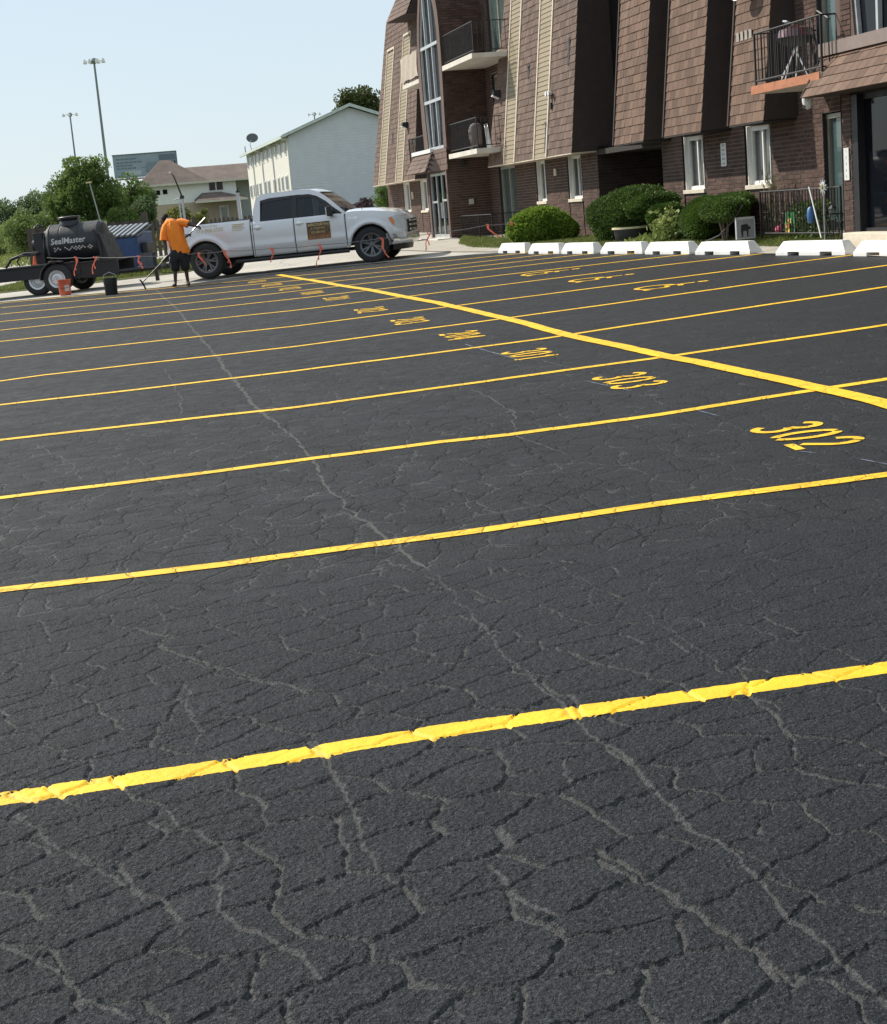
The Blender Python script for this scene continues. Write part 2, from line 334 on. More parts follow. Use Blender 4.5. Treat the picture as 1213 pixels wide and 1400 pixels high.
def glassy(name, col, rough=0.03, alpha=0.35, coat=0.6):
    k = NT(name); k.b.inputs['Base Color'].default_value = (*col, 1); k.b.inputs['Roughness'].default_value = rough
    k.b.inputs['Specular IOR Level'].default_value = .8 if coat > .3 else .38; k.b.inputs['Alpha'].default_value = alpha
    k.b.inputs['Coat Weight'].default_value = coat; k.b.inputs['Coat Roughness'].default_value = 0.02
    g = k.pos(); k.bump(k.noise(g, 1.1, 2, 0.5), 0.12, 0.02); return k.m
M_GLASS = glassy('window_glass', (0.05, 0.06, 0.07), alpha=0.35)
M_GLASSD = glassy('dark_glass', (0.006, 0.008, 0.012), alpha=0.80, coat=0.0)
M_GLASSG = glassy('greenish_glass', (0.10, 0.16, 0.16), alpha=0.55)

# ------------------------------------------------------------------ ground
xs, ys = [-3000, -45, 12, 3000], [-600, -20, 140, 4000]
m = MB(); m.grid([[(x, y, T(x, y) - 0.012) for x in xs] for y in ys])
struct(m.build('ground', M_GROUND))
def sheet(name, poly, dz, m_, parent=None):
    """a thin surface following the slope"""
    mb = MB(); mb.add([(x, y, T(x, y) + dz) for x, y in poly], [tuple(range(len(poly)))])
    o = mb.build(name, m_, parent)
    me = o.data
    bm = bmesh.new(); bm.from_mesh(me)
    for f in bm.faces:
        if f.normal.z < 0: f.normal_flip()
    bm.to_mesh(me); bm.free()
    return o
struct(sheet('concrete_apron', [(-45, 30), (-14, 30), (3, 30), (9, 15), (12, 5), (12, -20), (12, 140), (-31, 131), (-33.5, 133), (-42, 139), (-45, 139)][0:6] + [(12, 60), (4, 75), (-10, 75), (-31, 131), (-45, 139.5)], -0.004, M_CONC))
struct(sheet('grass_field', [(-14, 72), (-12.5, 71.9), (-6, 71), (-6, 139), (-29.5, 139), (-31, 131.5)], 0.02, M_GROUND))
lot = struct(sheet('parking_lot', [(-40, -20), (12, -20), (12, 5), (9.3, 15), (6.75, 21.6), (4.95, 26.5), (2.45, 34.0), (1.77, 34.1), (1.01, 34.9), (-.29, 35.75), (-2.33, 36.35), (-4.04, 36.52), (-5.29, 36.25), (-6.1, 36.1), (-8.24, 37.0), (-10.2, 37.95), (-40, 52)], 0.0, M_ASPH))

# --- real relief of the crazed asphalt where it can be told apart
class VNoise:
    def __init__(s, seed, n=256): s.g = np.random.default_rng(seed).random((n, n)); s.n = n
    def __call__(s, x, y):
        xi, yi = np.floor(x).astype(int), np.floor(y).astype(int); fx, fy = x - xi, y - yi; fx, fy = fx * fx * (3 - 2 * fx), fy * fy * (3 - 2 * fy); n = s.n
        a, b, c, d = s.g[xi % n, yi % n], s.g[(xi + 1) % n, yi % n], s.g[xi % n, (yi + 1) % n], s.g[(xi + 1) % n, (yi + 1) % n]
        return (a * (1 - fx) + b * fx) * (1 - fy) + (c * (1 - fx) + d * fx) * fy
VN = [VNoise(i + 5) for i in range(6)]
def fbm(v, x, y, o=3): return sum(VN[(v + i) % 6](x * 2.03 ** i + 7.1 * i, y * 2.03 ** i + 3.3 * i) / 2 ** i for i in range(o)) / sum(1 / 2 ** i for i in range(o))
class Vor:
    def __init__(s, seed, cx, cy, ang, jit): g = np.random.default_rng(seed); s.j = g.random((128, 128, 2)) * jit + (1 - jit) / 2; s.h = g.random((128, 128)); s.c = (cx, cy); s.a = ang
    def __call__(s, x, y):
        ca, sa = math.cos(s.a), math.sin(s.a); u, v = (x * ca + y * sa) / s.c[0], (-x * sa + y * ca) / s.c[1]; ui, vi = np.floor(u).astype(int), np.floor(v).astype(int)
        best = np.full(x.shape, 9e9); bx, by, bh = np.zeros_like(x), np.zeros_like(x), np.zeros_like(x); cand = []
        for i in (-1, 0, 1):
            for j in (-1, 0, 1):
                q = s.j[(ui + i) % 128, (vi + j) % 128]; px, py = ui + i + q[..., 0], vi + j + q[..., 1]; d = (px - u) ** 2 + (py - v) ** 2; k_ = d < best
                best = np.where(k_, d, best); bx = np.where(k_, px, bx); by = np.where(k_, py, by); bh = np.where(k_, s.h[(ui + i) % 128, (vi + j) % 128], bh)
        e = np.full(x.shape, 9e9); eh = np.zeros_like(x)
        for i in (-2, -1, 0, 1, 2):
            for j in (-2, -1, 0, 1, 2):
                q = s.j[(ui + i) % 128, (vi + j) % 128]; px, py = ui + i + q[..., 0], vi + j + q[..., 1]; dx, dy = px - bx, py - by; L = np.sqrt(dx * dx + dy * dy); ok = L > 1e-6; Ls = np.where(ok, L, 1)
                d = np.where(ok, ((px + bx) / 2 - u) * dx / Ls + ((py + by) / 2 - v) * dy / Ls, 9e9); k_ = d < e; e = np.where(k_, d, e); eh = np.where(k_, s.h[(ui + i) % 128, (vi + j) % 128] * .5 + bh * .5, eh)
        return e * (s.c[0] + s.c[1]) / 2, bh, eh
V1, V2, V3 = Vor(1, .27, .185, .60, .66), Vor(2, .95, .80, .50, .85), Vor(3, .14, .11, .70, .8)
LONG = [(-1.05, 11.0), (-0.78, 9.68), (-0.7, 9.02), (-0.53, 8.29), (-0.4, 7.88), (-0.32, 7.46), (-0.21, 7.06), (-0.12, 6.69), (-0.04, 6.44), (0.03, 6.07), (0.06, 5.79), (0.13, 5.5), (0.17, 5.23), (0.23, 5.0), (0.28, 4.8), (0.35, 4.53), (0.39, 4.29), (0.47, 4.07), (0.51, 3.87), (0.53, 3.7), (0.58, 3.53), (0.62, 3.4), (0.65, 3.26), (0.66, 3.12), (0.72, 2.99), (0.75, 2.87), (0.78, 2.79), (0.86, 2.4)]
TRACED = [([(-1.3, 4.24), (-1.17, 4.06), (-1.05, 3.89), (-0.92, 3.74), (-0.82, 3.58)], 9), ([(-0.85, 4.14), (-0.72, 3.94), (-0.64, 3.78), (-0.64, 3.61), (-0.61, 3.47), (-0.51, 3.32), (-0.38, 3.2), (-0.34, 3.08)], 10),
 ([(-0.44, 4.56), (-0.33, 4.13), (-0.27, 3.73), (-0.19, 3.56), (-0.11, 3.42)], 11), ([(-0.98, 5.32), (-0.89, 5.02), (-0.85, 4.66)], 7), ([(0.05, 3.55), (0.11, 3.34), (0.17, 3.27), (0.18, 3.18)], 8), ([(0.28, 4.17), (0.3, 3.93)], 6), ([(0.67, 5.64), (0.77, 5.24), (0.85, 4.79)], 5),
 ([(0.45, 7.12), (0.42, 6.54), (0.55, 6.05), (0.53, 5.73)], 6), ([(-2.04, 8.73), (-1.82, 8.39), (-1.74, 7.87), (-1.78, 7.65), (-1.66, 7.23)], 8), ([(-1.3, 6.73), (-1.22, 6.29), (-1.1, 5.79)], 7), ([(-1.13, 3.43), (-0.99, 3.28), (-0.82, 3.08), (-0.72, 3.0)], 10)]
def seg_dist(x, y, pts):
    e = np.full(x.shape, 9e9)
    for (ax_, ay_), (bx, by) in zip(pts[:-1], pts[1:]):
        dx, dy = bx - ax_, by - ay_; t = np.clip(((x - ax_) * dx + (y - ay_) * dy) / (dx * dx + dy * dy), 0, 1); e = np.minimum(e, np.hypot(x - ax_ - t * dx, y - ay_ - t * dy))
    return e
def sstep(a, b, x): t = np.clip((x - a) / (b - a), 0, 1); return t * t * (3 - 2 * t)
PY0, PY1 = 2.2, 6.6
LINE_A = [(-9, 4.25), (-1.38, 4.37), (-.74, 4.44), (-.07, 4.53), (1.35, 4.65), (7, 5.27)]
def relief(x, y):
    grain = (1 - .72 * (1 - sstep(.050, .075, seg_dist(x, y, LINE_A)))) * (1 - .35 * sstep(4.0, 6.6, y))      # paint fills the pits
    wx, wy = x + .085 * (fbm(0, x * 4, y * 4) - .5) + .030 * (fbm(2, x * 27, y * 27) - .5), y + .085 * (fbm(1, x * 4 + 9, y * 4) - .5) + .030 * (fbm(3, x * 27, y * 27 + 5) - .5)
    keep = (1 - .42 * sstep(3.4, 6.5, y)) * (1 - .55 * sstep(-.1, 1.5, x - .16 * (y - 2.5))); m1, m2 = fbm(4, x * 2.1, y * 2.1), fbm(5, x * 6, y * 6)
    d1, h1, e1 = V1(wx, wy); d2, h2, e2 = V2(wx + .03, wy); d3, h3, e3 = V3(wx, wy)
    w1 = (.0082 * keep + .0022) * sstep(-.08, .46, m1 * .35 + e1 * .35 + m2 * .30); w2 = .0110 * np.sqrt(keep) * sstep(.25, .6, m2 * .6 + e2 * .4); w3 = .0050 * keep * sstep(.47, .64, m1 * .6 + e3 * .4)
    z = np.zeros_like(x); dust = np.zeros_like(x)
    for d, w, dep in ((d1, w1, .85), (d2, w2, .9), (d3, w3, .6)):
        c = (1 - sstep(.45, 1.0, d / np.maximum(w, .0016))) * sstep(.0008, .0022, w); z = np.minimum(z, -c * np.clip(w * dep * 1.35, .0, .010)); dust = np.maximum(dust, c * (.10 + .90 * sstep(.0030, .0085, w)))
    z -= .0008 * keep * np.exp(-d1 / .018) + (h1 - .5) * -.0030 * keep * sstep(.0, .02, d1)
    for pts, w in [(LONG, 11)] + TRACED:
        ww = w * .001 * (.30 + 1.1 * m2) * (1 - .35 * sstep(4.2, 6, y)); k_ = (np.abs(x - pts[len(pts) // 2][0]) < 3); d = seg_dist(wx - .0, wy - .0, pts) if True else 0
        c = 1 - sstep(.3, 1.0, d / ww); z = np.minimum(z, -c * np.minimum(.5 * ww, .007)); dust = np.maximum(dust, np.minimum(1, c * 1.2))
    g_ = fbm(0, x * 95, y * 95, 2) - .5; g2 = fbm(3, x * 31, y * 31, 2) - .5; z += grain * (g_ * .0064 + g2 * .0062) * (1 - .45 * sstep(0, 1.6, x - .16 * (y - 2.5)))
    f = 1 - sstep(PY1 - .16, PY1 - .01, y)
    return np.where(f > 0, .0115 * f + z * f, 0) + .0015, dust * (.25 + .75 * f)
def lot_patch():
    ny, nx = 700, 800; v = PY0 * (PY1 / PY0) ** (np.arange(ny) / (ny - 1)); s_ = np.linspace(0, 1, nx)
    Y = np.repeat(v[:, None], nx, 1); X = (-.37 * Y - .42) + s_[None, :] * (.72 * Y + .84); Z, D = relief(X, Y)
    Z = Z - .0035 * (1 - sstep(.040, .050, seg_dist(X, Y, LINE_A)))
    ed = np.minimum(s_, 1 - s_)[None, :] * np.ones_like(X); Z = Z * sstep(0, .02, ed) + .0005
    V = np.stack([X, Y, GX * X + GY * Y + Z], -1).reshape(-1, 3).astype(np.float32); i = np.arange((ny - 1) * nx).reshape(ny - 1, nx)[:, :-1].ravel(); F = np.stack([i, i + 1, i + nx + 1, i + nx], 1).astype(np.int32)
    me = bpy.data.meshes.new('crazed_asphalt'); me.vertices.add(len(V)); me.vertices.foreach_set('co', V.ravel()); me.loops.add(F.size); me.loops.foreach_set('vertex_index', F.ravel()); me.polygons.add(len(F)); me.polygons.foreach_set('loop_start', np.arange(0, F.size, 4, dtype=np.int32)); me.update(calc_edges=True)
    at = me.attributes.new('dust', 'FLOAT', 'POINT'); at.data.foreach_set('value', D.astype(np.float32).ravel()); me.polygons.foreach_set('use_smooth', np.ones(len(F), bool))
    return link('crazed_asphalt', me, M_NEAR, lot)
lot_patch()
def draped_line(pts, w, seed):
    """painted line laid into the relief, cracks and all"""
    g_ = np.random.default_rng(seed); P = []
    for (a, b) in zip(pts[:-1], pts[1:]):
        n = int(math.dist(a, b) / .0065); t = np.arange(n)[:, None] / n; P.append(np.array(a) * (1 - t) + np.array(b) * t)
    P = np.concatenate(P); n = len(P); T_ = np.gradient(P, axis=0); T_ /= np.linalg.norm(T_, axis=1)[:, None]; N = np.stack([-T_[:, 1], T_[:, 0]], 1); m_ = 15; s_ = np.linspace(-1, 1, m_)
    l_ = np.cumsum(np.full(n, .0065)); wob = (fbm(1, l_ * 1.3 + seed, l_ * 0) - .5) * .016; ea = (fbm(2, l_ * 60 + seed, l_ * 0, 2) - .5) * .005; eb = (fbm(3, l_ * 60 + seed, l_ * 0, 2) - .5) * .005
    off = s_[None, :] * w / 2 + wob[:, None] + np.where(s_ > .95, 1, 0)[None, :] * ea[:, None] + np.where(s_ < -.95, 1, 0)[None, :] * eb[:, None]
    X, Y = P[:, 0][:, None] + N[:, 0][:, None] * off, P[:, 1][:, None] + N[:, 1][:, None] * off; Z, D = relief(X, Y)
    inside = ((X > -.37 * Y - .42 + .02) & (X < .35 * Y + .42 - .02)); Z = np.where(inside, Z, .004) + .0012
    V = np.stack([X, Y, GX * X + GY * Y + Z], -1).reshape(-1, 3).astype(np.float32); i = np.arange((n - 1) * m_).reshape(n - 1, m_)[:, :-1].ravel(); F = np.stack([i, i + m_, i + m_ + 1, i + 1], 1)[:, ::-1].astype(np.int32)
    me = bpy.data.meshes.new('stall_line'); me.vertices.add(len(V)); me.vertices.foreach_set('co', V.ravel()); me.loops.add(F.size); me.loops.foreach_set('vertex_index', F.ravel()); me.polygons.add(len(F)); me.polygons.foreach_set('loop_start', np.arange(0, F.size, 4, dtype=np.int32)); me.update(calc_edges=True)
    at = me.attributes.new('dust', 'FLOAT', 'POINT'); at.data.foreach_set('value', D.astype(np.float32).ravel()); me.polygons.foreach_set('use_smooth', np.ones(len(F), bool))
    if sum(p.normal.z for p in me.polygons[:50]) < 0: me.flip_normals()
    link('stall_line', me, M_YELN, lot)

def ribbon(name, pts, w, m_, parent, dz=0.004, jit=0.004, step=0.12, ends=True, wj=None, seed=0, wave=0.0):
    r_ = random.Random(seed * 31 + 5)
    P = []
    for (a, b) in zip(pts[:-1], pts[1:]):
        L = math.dist(a, b); n = max(1, int(L / step))
        P += [(a[0] + (b[0] - a[0]) * i / n, a[1] + (b[1] - a[1]) * i / n) for i in range(n)]
    P.append(pts[-1]); rows = []; dr = 0
    for i, p in enumerate(P):
        a, b = P[max(0, i - 1)], P[min(len(P) - 1, i + 1)]; t = Vector((b[0] - a[0], b[1] - a[1])).normalized(); nn = Vector((-t.y, t.x))
        dr = dr * 0.9 + r_.gauss(0, jit * 0.6); wv = wave * (math.sin(i * step * 1.9 + seed * 2.1) * .6 + math.sin(i * step * .83 + seed) + .5 * math.sin(i * step * 4.3 + seed * 3.7)) * .5
        hw = w / 2 * (1 if wj is None else max(0.08, r_.uniform(1 - wj, 1 + wj)))
        if wj is not None and (i == 0 or i == len(P) - 1): hw *= 0.1
        q = [(p[0] + nn.x * (s * hw + dr + wv + r_.gauss(0, jit * 0.25)), p[1] + nn.y * (s * hw + dr + wv + r_.gauss(0, jit * 0.25))) for s in (-1, 1)]
        rows.append([(x, y, T(x, y) + dz) for x, y in q])
    mb = MB(); mb.grid(rows); o = mb.build(name, m_, parent)
    if sum(f.normal.z for f in o.data.polygons) < 0: o.data.flip_normals()
    return o

stall = [[(-9, 4.28), (-1.38, 4.40), (-0.74, 4.47), (-0.07, 4.56), (1.35, 4.68), (7, 5.3)],
 [(-9, 6.95), (-2.11, 7.14), (-1.07, 7.17), (-0.03, 7.25), (1.04, 7.39), (2.18, 7.5), (8, 8.1)],
 [(-10, 9.5), (-2.79, 9.74), (-1.4, 9.81), (0.01, 10.0), (0.48, 9.97), (1.45, 10.1), (2.58, 10.38), (3.08, 10.5), (8.5, 11.4)],
 [(-10, 12.3), (-3.53, 12.53), (-1.14, 12.52), (0.66, 12.82), (1.95, 13.04), (3.97, 13.48), (8.8, 14.2)],
 [(-11, 15.0), (-4.23, 15.17), (-1.35, 15.2), (1.11, 15.55), (5.0, 16.9), (8.0, 17.5)],
 [(-5.2, 17.55), (-4.4, 17.78), (-1.55, 17.75), (1.35, 18.42), (5.8, 19.6), (7.0, 19.8)],
 [(-12, 21.1), (-5.77, 20.98), (-1.77, 20.62), (1.56, 21.2), (5.98, 21.95)],
 [(-13, 24.4), (-6.59, 24.1), (-2.0, 23.6), (1.8, 24.1), (5.35, 24.35)],
 [(-14, 27.2), (-7.34, 26.9), (-2.23, 26.35), (1.96, 26.35), (4.5, 26.3)],
 [(-15, 29.9), (-8.0, 29.5), (-5.01, 28.6), (-2.93, 28.5), (2.12, 28.35), (3.9, 28.2)],
 [(-8.7, 32.2), (-5.0, 31.0), (0.3, 29.9), (3.3, 29.7)],
 [(-9.4, 35.0), (-5.2, 33.1), (0.3, 31.3), (2.85, 31.2)],
 [(-10.1, 37.3), (-5.5, 35.2), (-1.2, 33.6), (2.3, 32.7)]]
draped_line(LINE_A, .108, 3); pass
for i, pts in enumerate(stall):
    if i > 0: ribbon('stall_line', pts, 0.108, M_YEL, lot, jit=0.003 + .0004 * i, seed=i, wave=.030)
ribbon('head_line', [(3.2, 6.6), (2.95, 8.2), (2.78, 9.45), (2.62, 10.34), (1.96, 13.1), (1.42, 15.5), (0.97, 17.97), (0.18, 21.74), (-1.0, 26.67), (-3.28, 35.54)], 0.145, M_YEL, lot, dz=0.008, jit=0.006, seed=77)
M_DUST = mat('crack_dust', (0.050, 0.050, 0.049), 0.95, var=0.35, scale=14, bump=0.6, bscale=90)
M_SLIT = mat('dark_crack', (0.008, 0.008, 0.008), 0.9)
cracks = [[(-6.1, 35.8), (-5.34, 32.07), (-4.19, 26.68), (-3.38, 22.49), (-2.56, 18.4), (-1.96, 15.35), (-1.53, 13.06), (-1.38, 12.4), (-1.2, 11.75)], [(-1.2, 11.75), (-.97, 10.67), (-.78, 9.68), (-.7, 9.02), (-.53, 8.29), (-.32, 7.46), (-.12, 6.72), (-.05, 6.5)], [(-2.9, 17.0), (-2.3, 14.2), (-2.1, 12.9)], [(.9, 14.0), (1.3, 12.6), (1.45, 11.6)], [(.3, 12.4), (.55, 11.0), (.5, 9.9), (.75, 9.0)], [(-3.1, 12.0), (-2.6, 10.9), (-2.35, 10.1)]]
for i, pts in enumerate(cracks):
    w = (0.034, 0.017)[min(i, 1)] if i < 2 else 0.011
    rr = random.Random(i); q = []
    for a, b in zip(pts[:-1], pts[1:]):
        n = max(2, int(math.dist(a, b) / 0.09))
        for j in range(n):
            s_ = min(0.02, 0.008 * n) if j else 0.0
            q.append((a[0] + (b[0] - a[0]) * j / n + rr.gauss(0, s_ * .5), a[1] + (b[1] - a[1]) * j / n + rr.gauss(0, s_)))
    q.append(pts[-1])
    ribbon('dusty_crack', q, w, M_DUST, lot, dz=0.002, jit=0.0035, step=0.03, wj=0.65, seed=200 + i)

M_CHALK = mat('layout_chalk', (.13, .15, .20), .95, var=.5, scale=9)
for i, pts in enumerate([[(.36, 15.9), (.56, 15.0), (.81, 13.9)], [(1.18, 12.15), (1.44, 11.3)], [(1.68, 10.2), (1.80, 9.75)], [(1.94, 8.35), (2.02, 8.22)], [(2.17, 7.95), (2.30, 7.62)], [(2.28, 7.82), (2.36, 7.66)]]):
    ribbon('chalk_mark', pts, .013, M_CHALK, lot, dz=.003, jit=.002, step=.05, wj=.6, seed=400 + i)

# painted numbers and symbols: strokes in a unit box (x along the word, y up)
def arc(cx, cy, rx, ry, a0, a1, n=9): return [(cx + rx * math.cos(math.radians(a0 + (a1 - a0) * i / n)), cy + ry * math.sin(math.radians(a0 + (a1 - a0) * i / n))) for i in range(n + 1)]
GL = {'0': [arc(.5, .5, .4, .45, 100, 255), arc(.5, .5, .4, .45, 285, 440)],
 '1': [[(.5, 0), (.5, .98)], [(.5, .95), (.28, .72)]],
 '2': [arc(.5, .68, .36, .28, 170, 60, 8), arc(.5, .68, .36, .28, 45, -30, 6) + [(.3, .2)], [(.12, .06), (.92, .06)]],
 '3': [arc(.46, .74, .34, .22, 160, -80, 10), arc(.46, .27, .40, .24, 78, -160, 12)],
 '4': [[(.72, 0), (.72, .98)], [(.66, .95), (.1, .33)], [(.16, .28), (.95, .28)]]}
def stencil(word, cx, cy, hgt, adv, ang=0.0, bar=0.058):
    """word painted on the lot, reading towards the camera with its top to the right"""
    mb = MB(); n = len(word); ca, sa = math.cos(ang), math.sin(ang)
    for i, chh in enumerate(word):
        for st in GL[chh]:
            rows = []
            for j, p in enumerate(st):
                a, b = st[max(0, j - 1)], st[min(len(st) - 1, j + 1)]
                t = Vector(((b[0] - a[0]) * adv * .78, (b[1] - a[1]) * hgt)).normalized(); nn = Vector((-t.y, t.x))
                row = []
                for s_ in (-1, 1):
                    u = (i - (n - 1) / 2) * adv + (p[0] - .5) * adv * .78 + nn.x * s_ * bar / 2 + random.gauss(0, .001)
                    v = (p[1] - .5) * hgt + nn.y * s_ * bar / 2 + random.gauss(0, .001)
                    x, y = cx + v * ca + u * sa, cy - u * ca + v * sa
                    row.append((x, y, T(x, y) + 0.005))
                rows.append(row)
            mb.grid(rows)
    o = mb.build('stall_number', M_YEL, lot)
    if sum(f.normal.z for f in o.data.polygons) < 0: o.data.flip_normals()
    o['label'] = 'yellow stencilled stall number ' + word
for word, x, y in [('302', 2.10, 8.78), ('303', 1.50, 11.85), ('301', .92, 14.34), ('204', .36, 16.85), ('203', -.22, 19.43), ('202', -.78, 21.95), ('201', -1.42, 25.2), ('104', -1.97, 27.5), ('103', -2.53, 29.6), ('102', -3.05, 31.6), ('101', -3.55, 33.6)]:
    stencil(word, x, y, 0.41, 0.30, 0.12)
def wheelchair(cx, cy):
    """accessible-stall symbol, painted with its head away to the right"""
    mb = MB()
    def stroke(st, bar=.075):
        rows = []
        for j, p in enumerate(st):
            a, b = st[max(0, j - 1)], st[min(len(st) - 1, j + 1)]; t = Vector((b[0] - a[0], b[1] - a[1])).normalized(); nn = Vector((-t.y, t.x)); row = []
            for s_ in (-1, 1):
                u, v = p[0] + nn.x * s_ * bar / 2, p[1] + nn.y * s_ * bar / 2
                row.append((cx + v, cy - u, T(cx + v, cy - u) + .005))
            rows.append(row)
        mb.grid(rows)
    stroke(arc(0, -.08, .25, .25, 100, 380, 18)); stroke([(-.06, .44), (-.02, .05), (.2, .05), (.3, -.28), (.4, -.24)]); stroke([(-.04, .24), (.18, .22)])
    stroke(arc(-.07, .55, .045, .045, 0, 360, 10), .06)
    o = mb.build('accessible_symbol', M_YEL, lot)
    if sum(f.normal.z for f in o.data.polygons) < 0: o.data.flip_normals()
for x, y in ((3.06, 20.3), (2.47, 23.05), (1.94, 25.7)): wheelchair(x, y)

# ------------------------------------------------------------------ building frame
BO = Vector((6.8, 24.8)); BD = Vector((-.2189, .9757)); BN = Vector((-.9757, -.2189)); BANG = math.atan2(.9757, -.2189)
def W(u, w, z=0.0): return (BO.x + u * BD.x + w * BN.x, BO.y + u * BD.y + w * BN.y, z)

# lawn strip, kerb of the entrance walk
lf = [(-9, .9), (-1.17, .84), (1.9, .95), (3.95, 1.15), (7.59, 1.89), (10.85, 2.45), (14.3, 2.61), (17.0, 2.2), (20.0, 1.4), (21.2, 1.0)]
rows = [[], [], [], []]
for u, w in lf:
    for r_, (f_, zz) in enumerate(((0, .66), (.3, .66), (.92, .0), (1.0, -.2))):
        x, y, _ = W(u, w * f_ if r_ else -.3); tz = T(*W(u, w)[:2])
        rows[r_].append((x, y, (.655 + .001 * u) if r_ < 2 else tz + (.055 if r_ == 2 else -.05)))
m = MB(); m.grid(rows); struct(m.build('lawn', M_SOIL))
def scatter_grass(name, fn, n, hmin, hmax, m_, width=.006, lean=.4):
    V, F = [], []
    for i in range(n):
        x, y, z = fn(); h_ = random.uniform(hmin, hmax); a = random.uniform(0, 2 * PI); dx, dy = math.cos(a) * width, math.sin(a) * width
        lx, ly = random.gauss(0, lean) * h_, random.gauss(0, lean) * h_; o = len(V)
        V += [(x - dx, y - dy, z - .01), (x + dx, y + dy, z - .01), (x + lx * .4 + dx * .7, y + ly * .4 + dy * .7, z + h_ * .6), (x + lx * .4 - dx * .7, y + ly * .4 - dy * .7, z + h_ * .6), (x + lx, y + ly, z + h_)]
        F += [(o, o + 1, o + 2, o + 3), (o + 3, o + 2, o + 4)]
    me = bpy.data.meshes.new(name); me.from_pydata(V, [], F); return tag(link(name, me, m_), kind='stuff')
def lawn_pt():
    u = random.uniform(-3, 21)
    for a, b in zip(lf[:-1], lf[1:]):
        if a[0] <= u <= b[0]: wm = a[1] + (b[1] - a[1]) * (u - a[0]) / (b[0] - a[0])
    f_ = random.uniform(.05, .99); x, y, _ = W(u, wm * f_); tz = T(*W(u, wm)[:2]) + .055
    z = .655 + .001 * u if f_ < .3 else .655 + (tz - .655) * (f_ - .3) / .62 if f_ < .92 else tz - (f_ - .92) * 1.3
    return x, y, z
scatter_grass('lawn_grass', lawn_pt, 42000, .02, .075, M_GRASS)
def patch_pt():
    x = random.uniform(-12.5, -6.3); y = random.uniform(44, 57); return x, y, T(x, y) + .01
struct(sheet('rough_grass_patch', [(-13, 43.5), (-9, 42.8), (-6.4, 43.2), (-6.0, 46), (-6, 57), (-13, 57)], .008, M_SOIL))
scatter_grass('rough_grass', patch_pt, 26000, .04, .14, M_GRASS, .012)
def far_pt():
    y = random.uniform(72, 138); x = random.uniform(-31, -6.5) ; return x, y, T(x, y) + .02
scatter_grass('field_grass', far_pt, 16000, .05, .25, M_GRASS, .04)
# walk in front of the entrance, low slab between stops and lawn
struct(sheet('walkway', [W(-9, 1.7)[:2], W(-2.4, 1.42)[:2], W(1.0, 1.75)[:2], W(5.0, 2.2)[:2], W(9.6, 2.75)[:2], W(13.5, 3.3)[:2], W(19, 3.6)[:2], W(24, 3.4)[:2], W(24, 1.35)[:2], W(20.0, 1.2)[:2], W(17.0, 2.0)[:2], W(14.3, 2.45)[:2], W(10.85, 2.3)[:2], W(7.59, 1.75)[:2], W(3.95, 1.05)[:2], W(1.9, .85)[:2], W(-9, .8)[:2]], .012, mat('walk_concrete', (.36, .33, .28), .9, var=.2, scale=2, bump=.4)))

# ------------------------------------------------------------------ apartment building
B = thing('apartment_building', 'brown brick apartment block with shingled mansard panels, balconies and pointed stair window', 'apartment building', (BO.x, BO.y, 0), BANG)
def mp_front(w0): return lambda a, out, z: (a, w0 + out, z)          # faces outward
def mp_near(u0): return lambda a, out, z: (u0 - out, a, z)            # faces back along the row
def mp_farside(u0): return lambda a, out, z: (u0 + out, a, z)
NB = [0]; BRICKS = []
def brickwork(P, a0, a1, z0, z1, openings, mbk, mmo, single=False, out=.009):
    # mortar sheet with holes
    As = sorted({a0, a1} | {min(max(v, a0), a1) for o in openings for v in o[:2]}); Zs = sorted({z0, z1} | {min(max(v, z0), z1) for o in openings for v in o[2:]})
    for i in range(len(As) - 1):
        for j in range(len(Zs) - 1):
            ca, cz = (As[i] + As[i + 1]) / 2, (Zs[j] + Zs[j + 1]) / 2
            if any(o[0] < ca < o[1] and o[2] < cz < o[3] for o in openings): continue
            mmo.quad(P(As[i], 0, Zs[j]), P(As[i + 1], 0, Zs[j]), P(As[i + 1], 0, Zs[j + 1]), P(As[i], 0, Zs[j + 1]))
    L, H, J, PIT = .208, .0575, .006, .072
    n0, n1 = int(math.floor((z0 - .6) / PIT)), int(math.ceil((z1 - .6) / PIT))
    for r in range(n0, n1):
        za, zb = .6 + r * PIT, .6 + r * PIT + H
        za, zb = max(za, z0), min(zb, z1)
        if zb - za < .02: continue
        spans = [(a0, a1)]
        for o in openings:
            if o[2] < (za + zb) / 2 < o[3]:
                spans = [q for s in spans for q in ((s[0], min(s[1], o[0])), (max(s[0], o[1]), s[1])) if q[1] - q[0] > .015]
        off = (r % 2) * .5 * (L + J)
        for s in spans:
            k0 = math.floor((s[0] - a0 - off) / (L + J)); x = a0 + off + k0 * (L + J)
            while x < s[1]:
                xa, xb = max(x, s[0] + .002), min(x + L, s[1] - .002)
                if xb - xa > .02:
                    full = xb - xa > L - .001 and zb - za > H - .001
                    if single and full and len(BRICKS) < 290: BRICKS.append(P((xa + xb) / 2, 0, (za + zb) / 2))
                    else:
                        o_ = out + random.uniform(-.003, .003)
                        v = [P(xa, 0, za), P(xb, 0, za), P(xb, 0, zb), P(xa, 0, zb), P(xa, o_, za), P(xb, o_, za), P(xb, o_, zb), P(xa, o_, zb)]
                        mbk.add(v, [(4, 5, 6, 7), (0, 1, 5, 4), (1, 2, 6, 5), (2, 3, 7, 6), (3, 0, 4, 7)])
                x += L + J
bk, mo = MB(), MB()
gap = .07
wins = [(2.88, 3.85), (5.82, 6.78), (13.16, 14.12), (16.0, 16.75), (29.4, 30.4), (32.15, 33.15)]
op = []
for a, b in wins: op += [(a, b, 1.50, 2.63), (a - gap, a, .4, 2.63), (b, b + gap, .4, 2.63)]
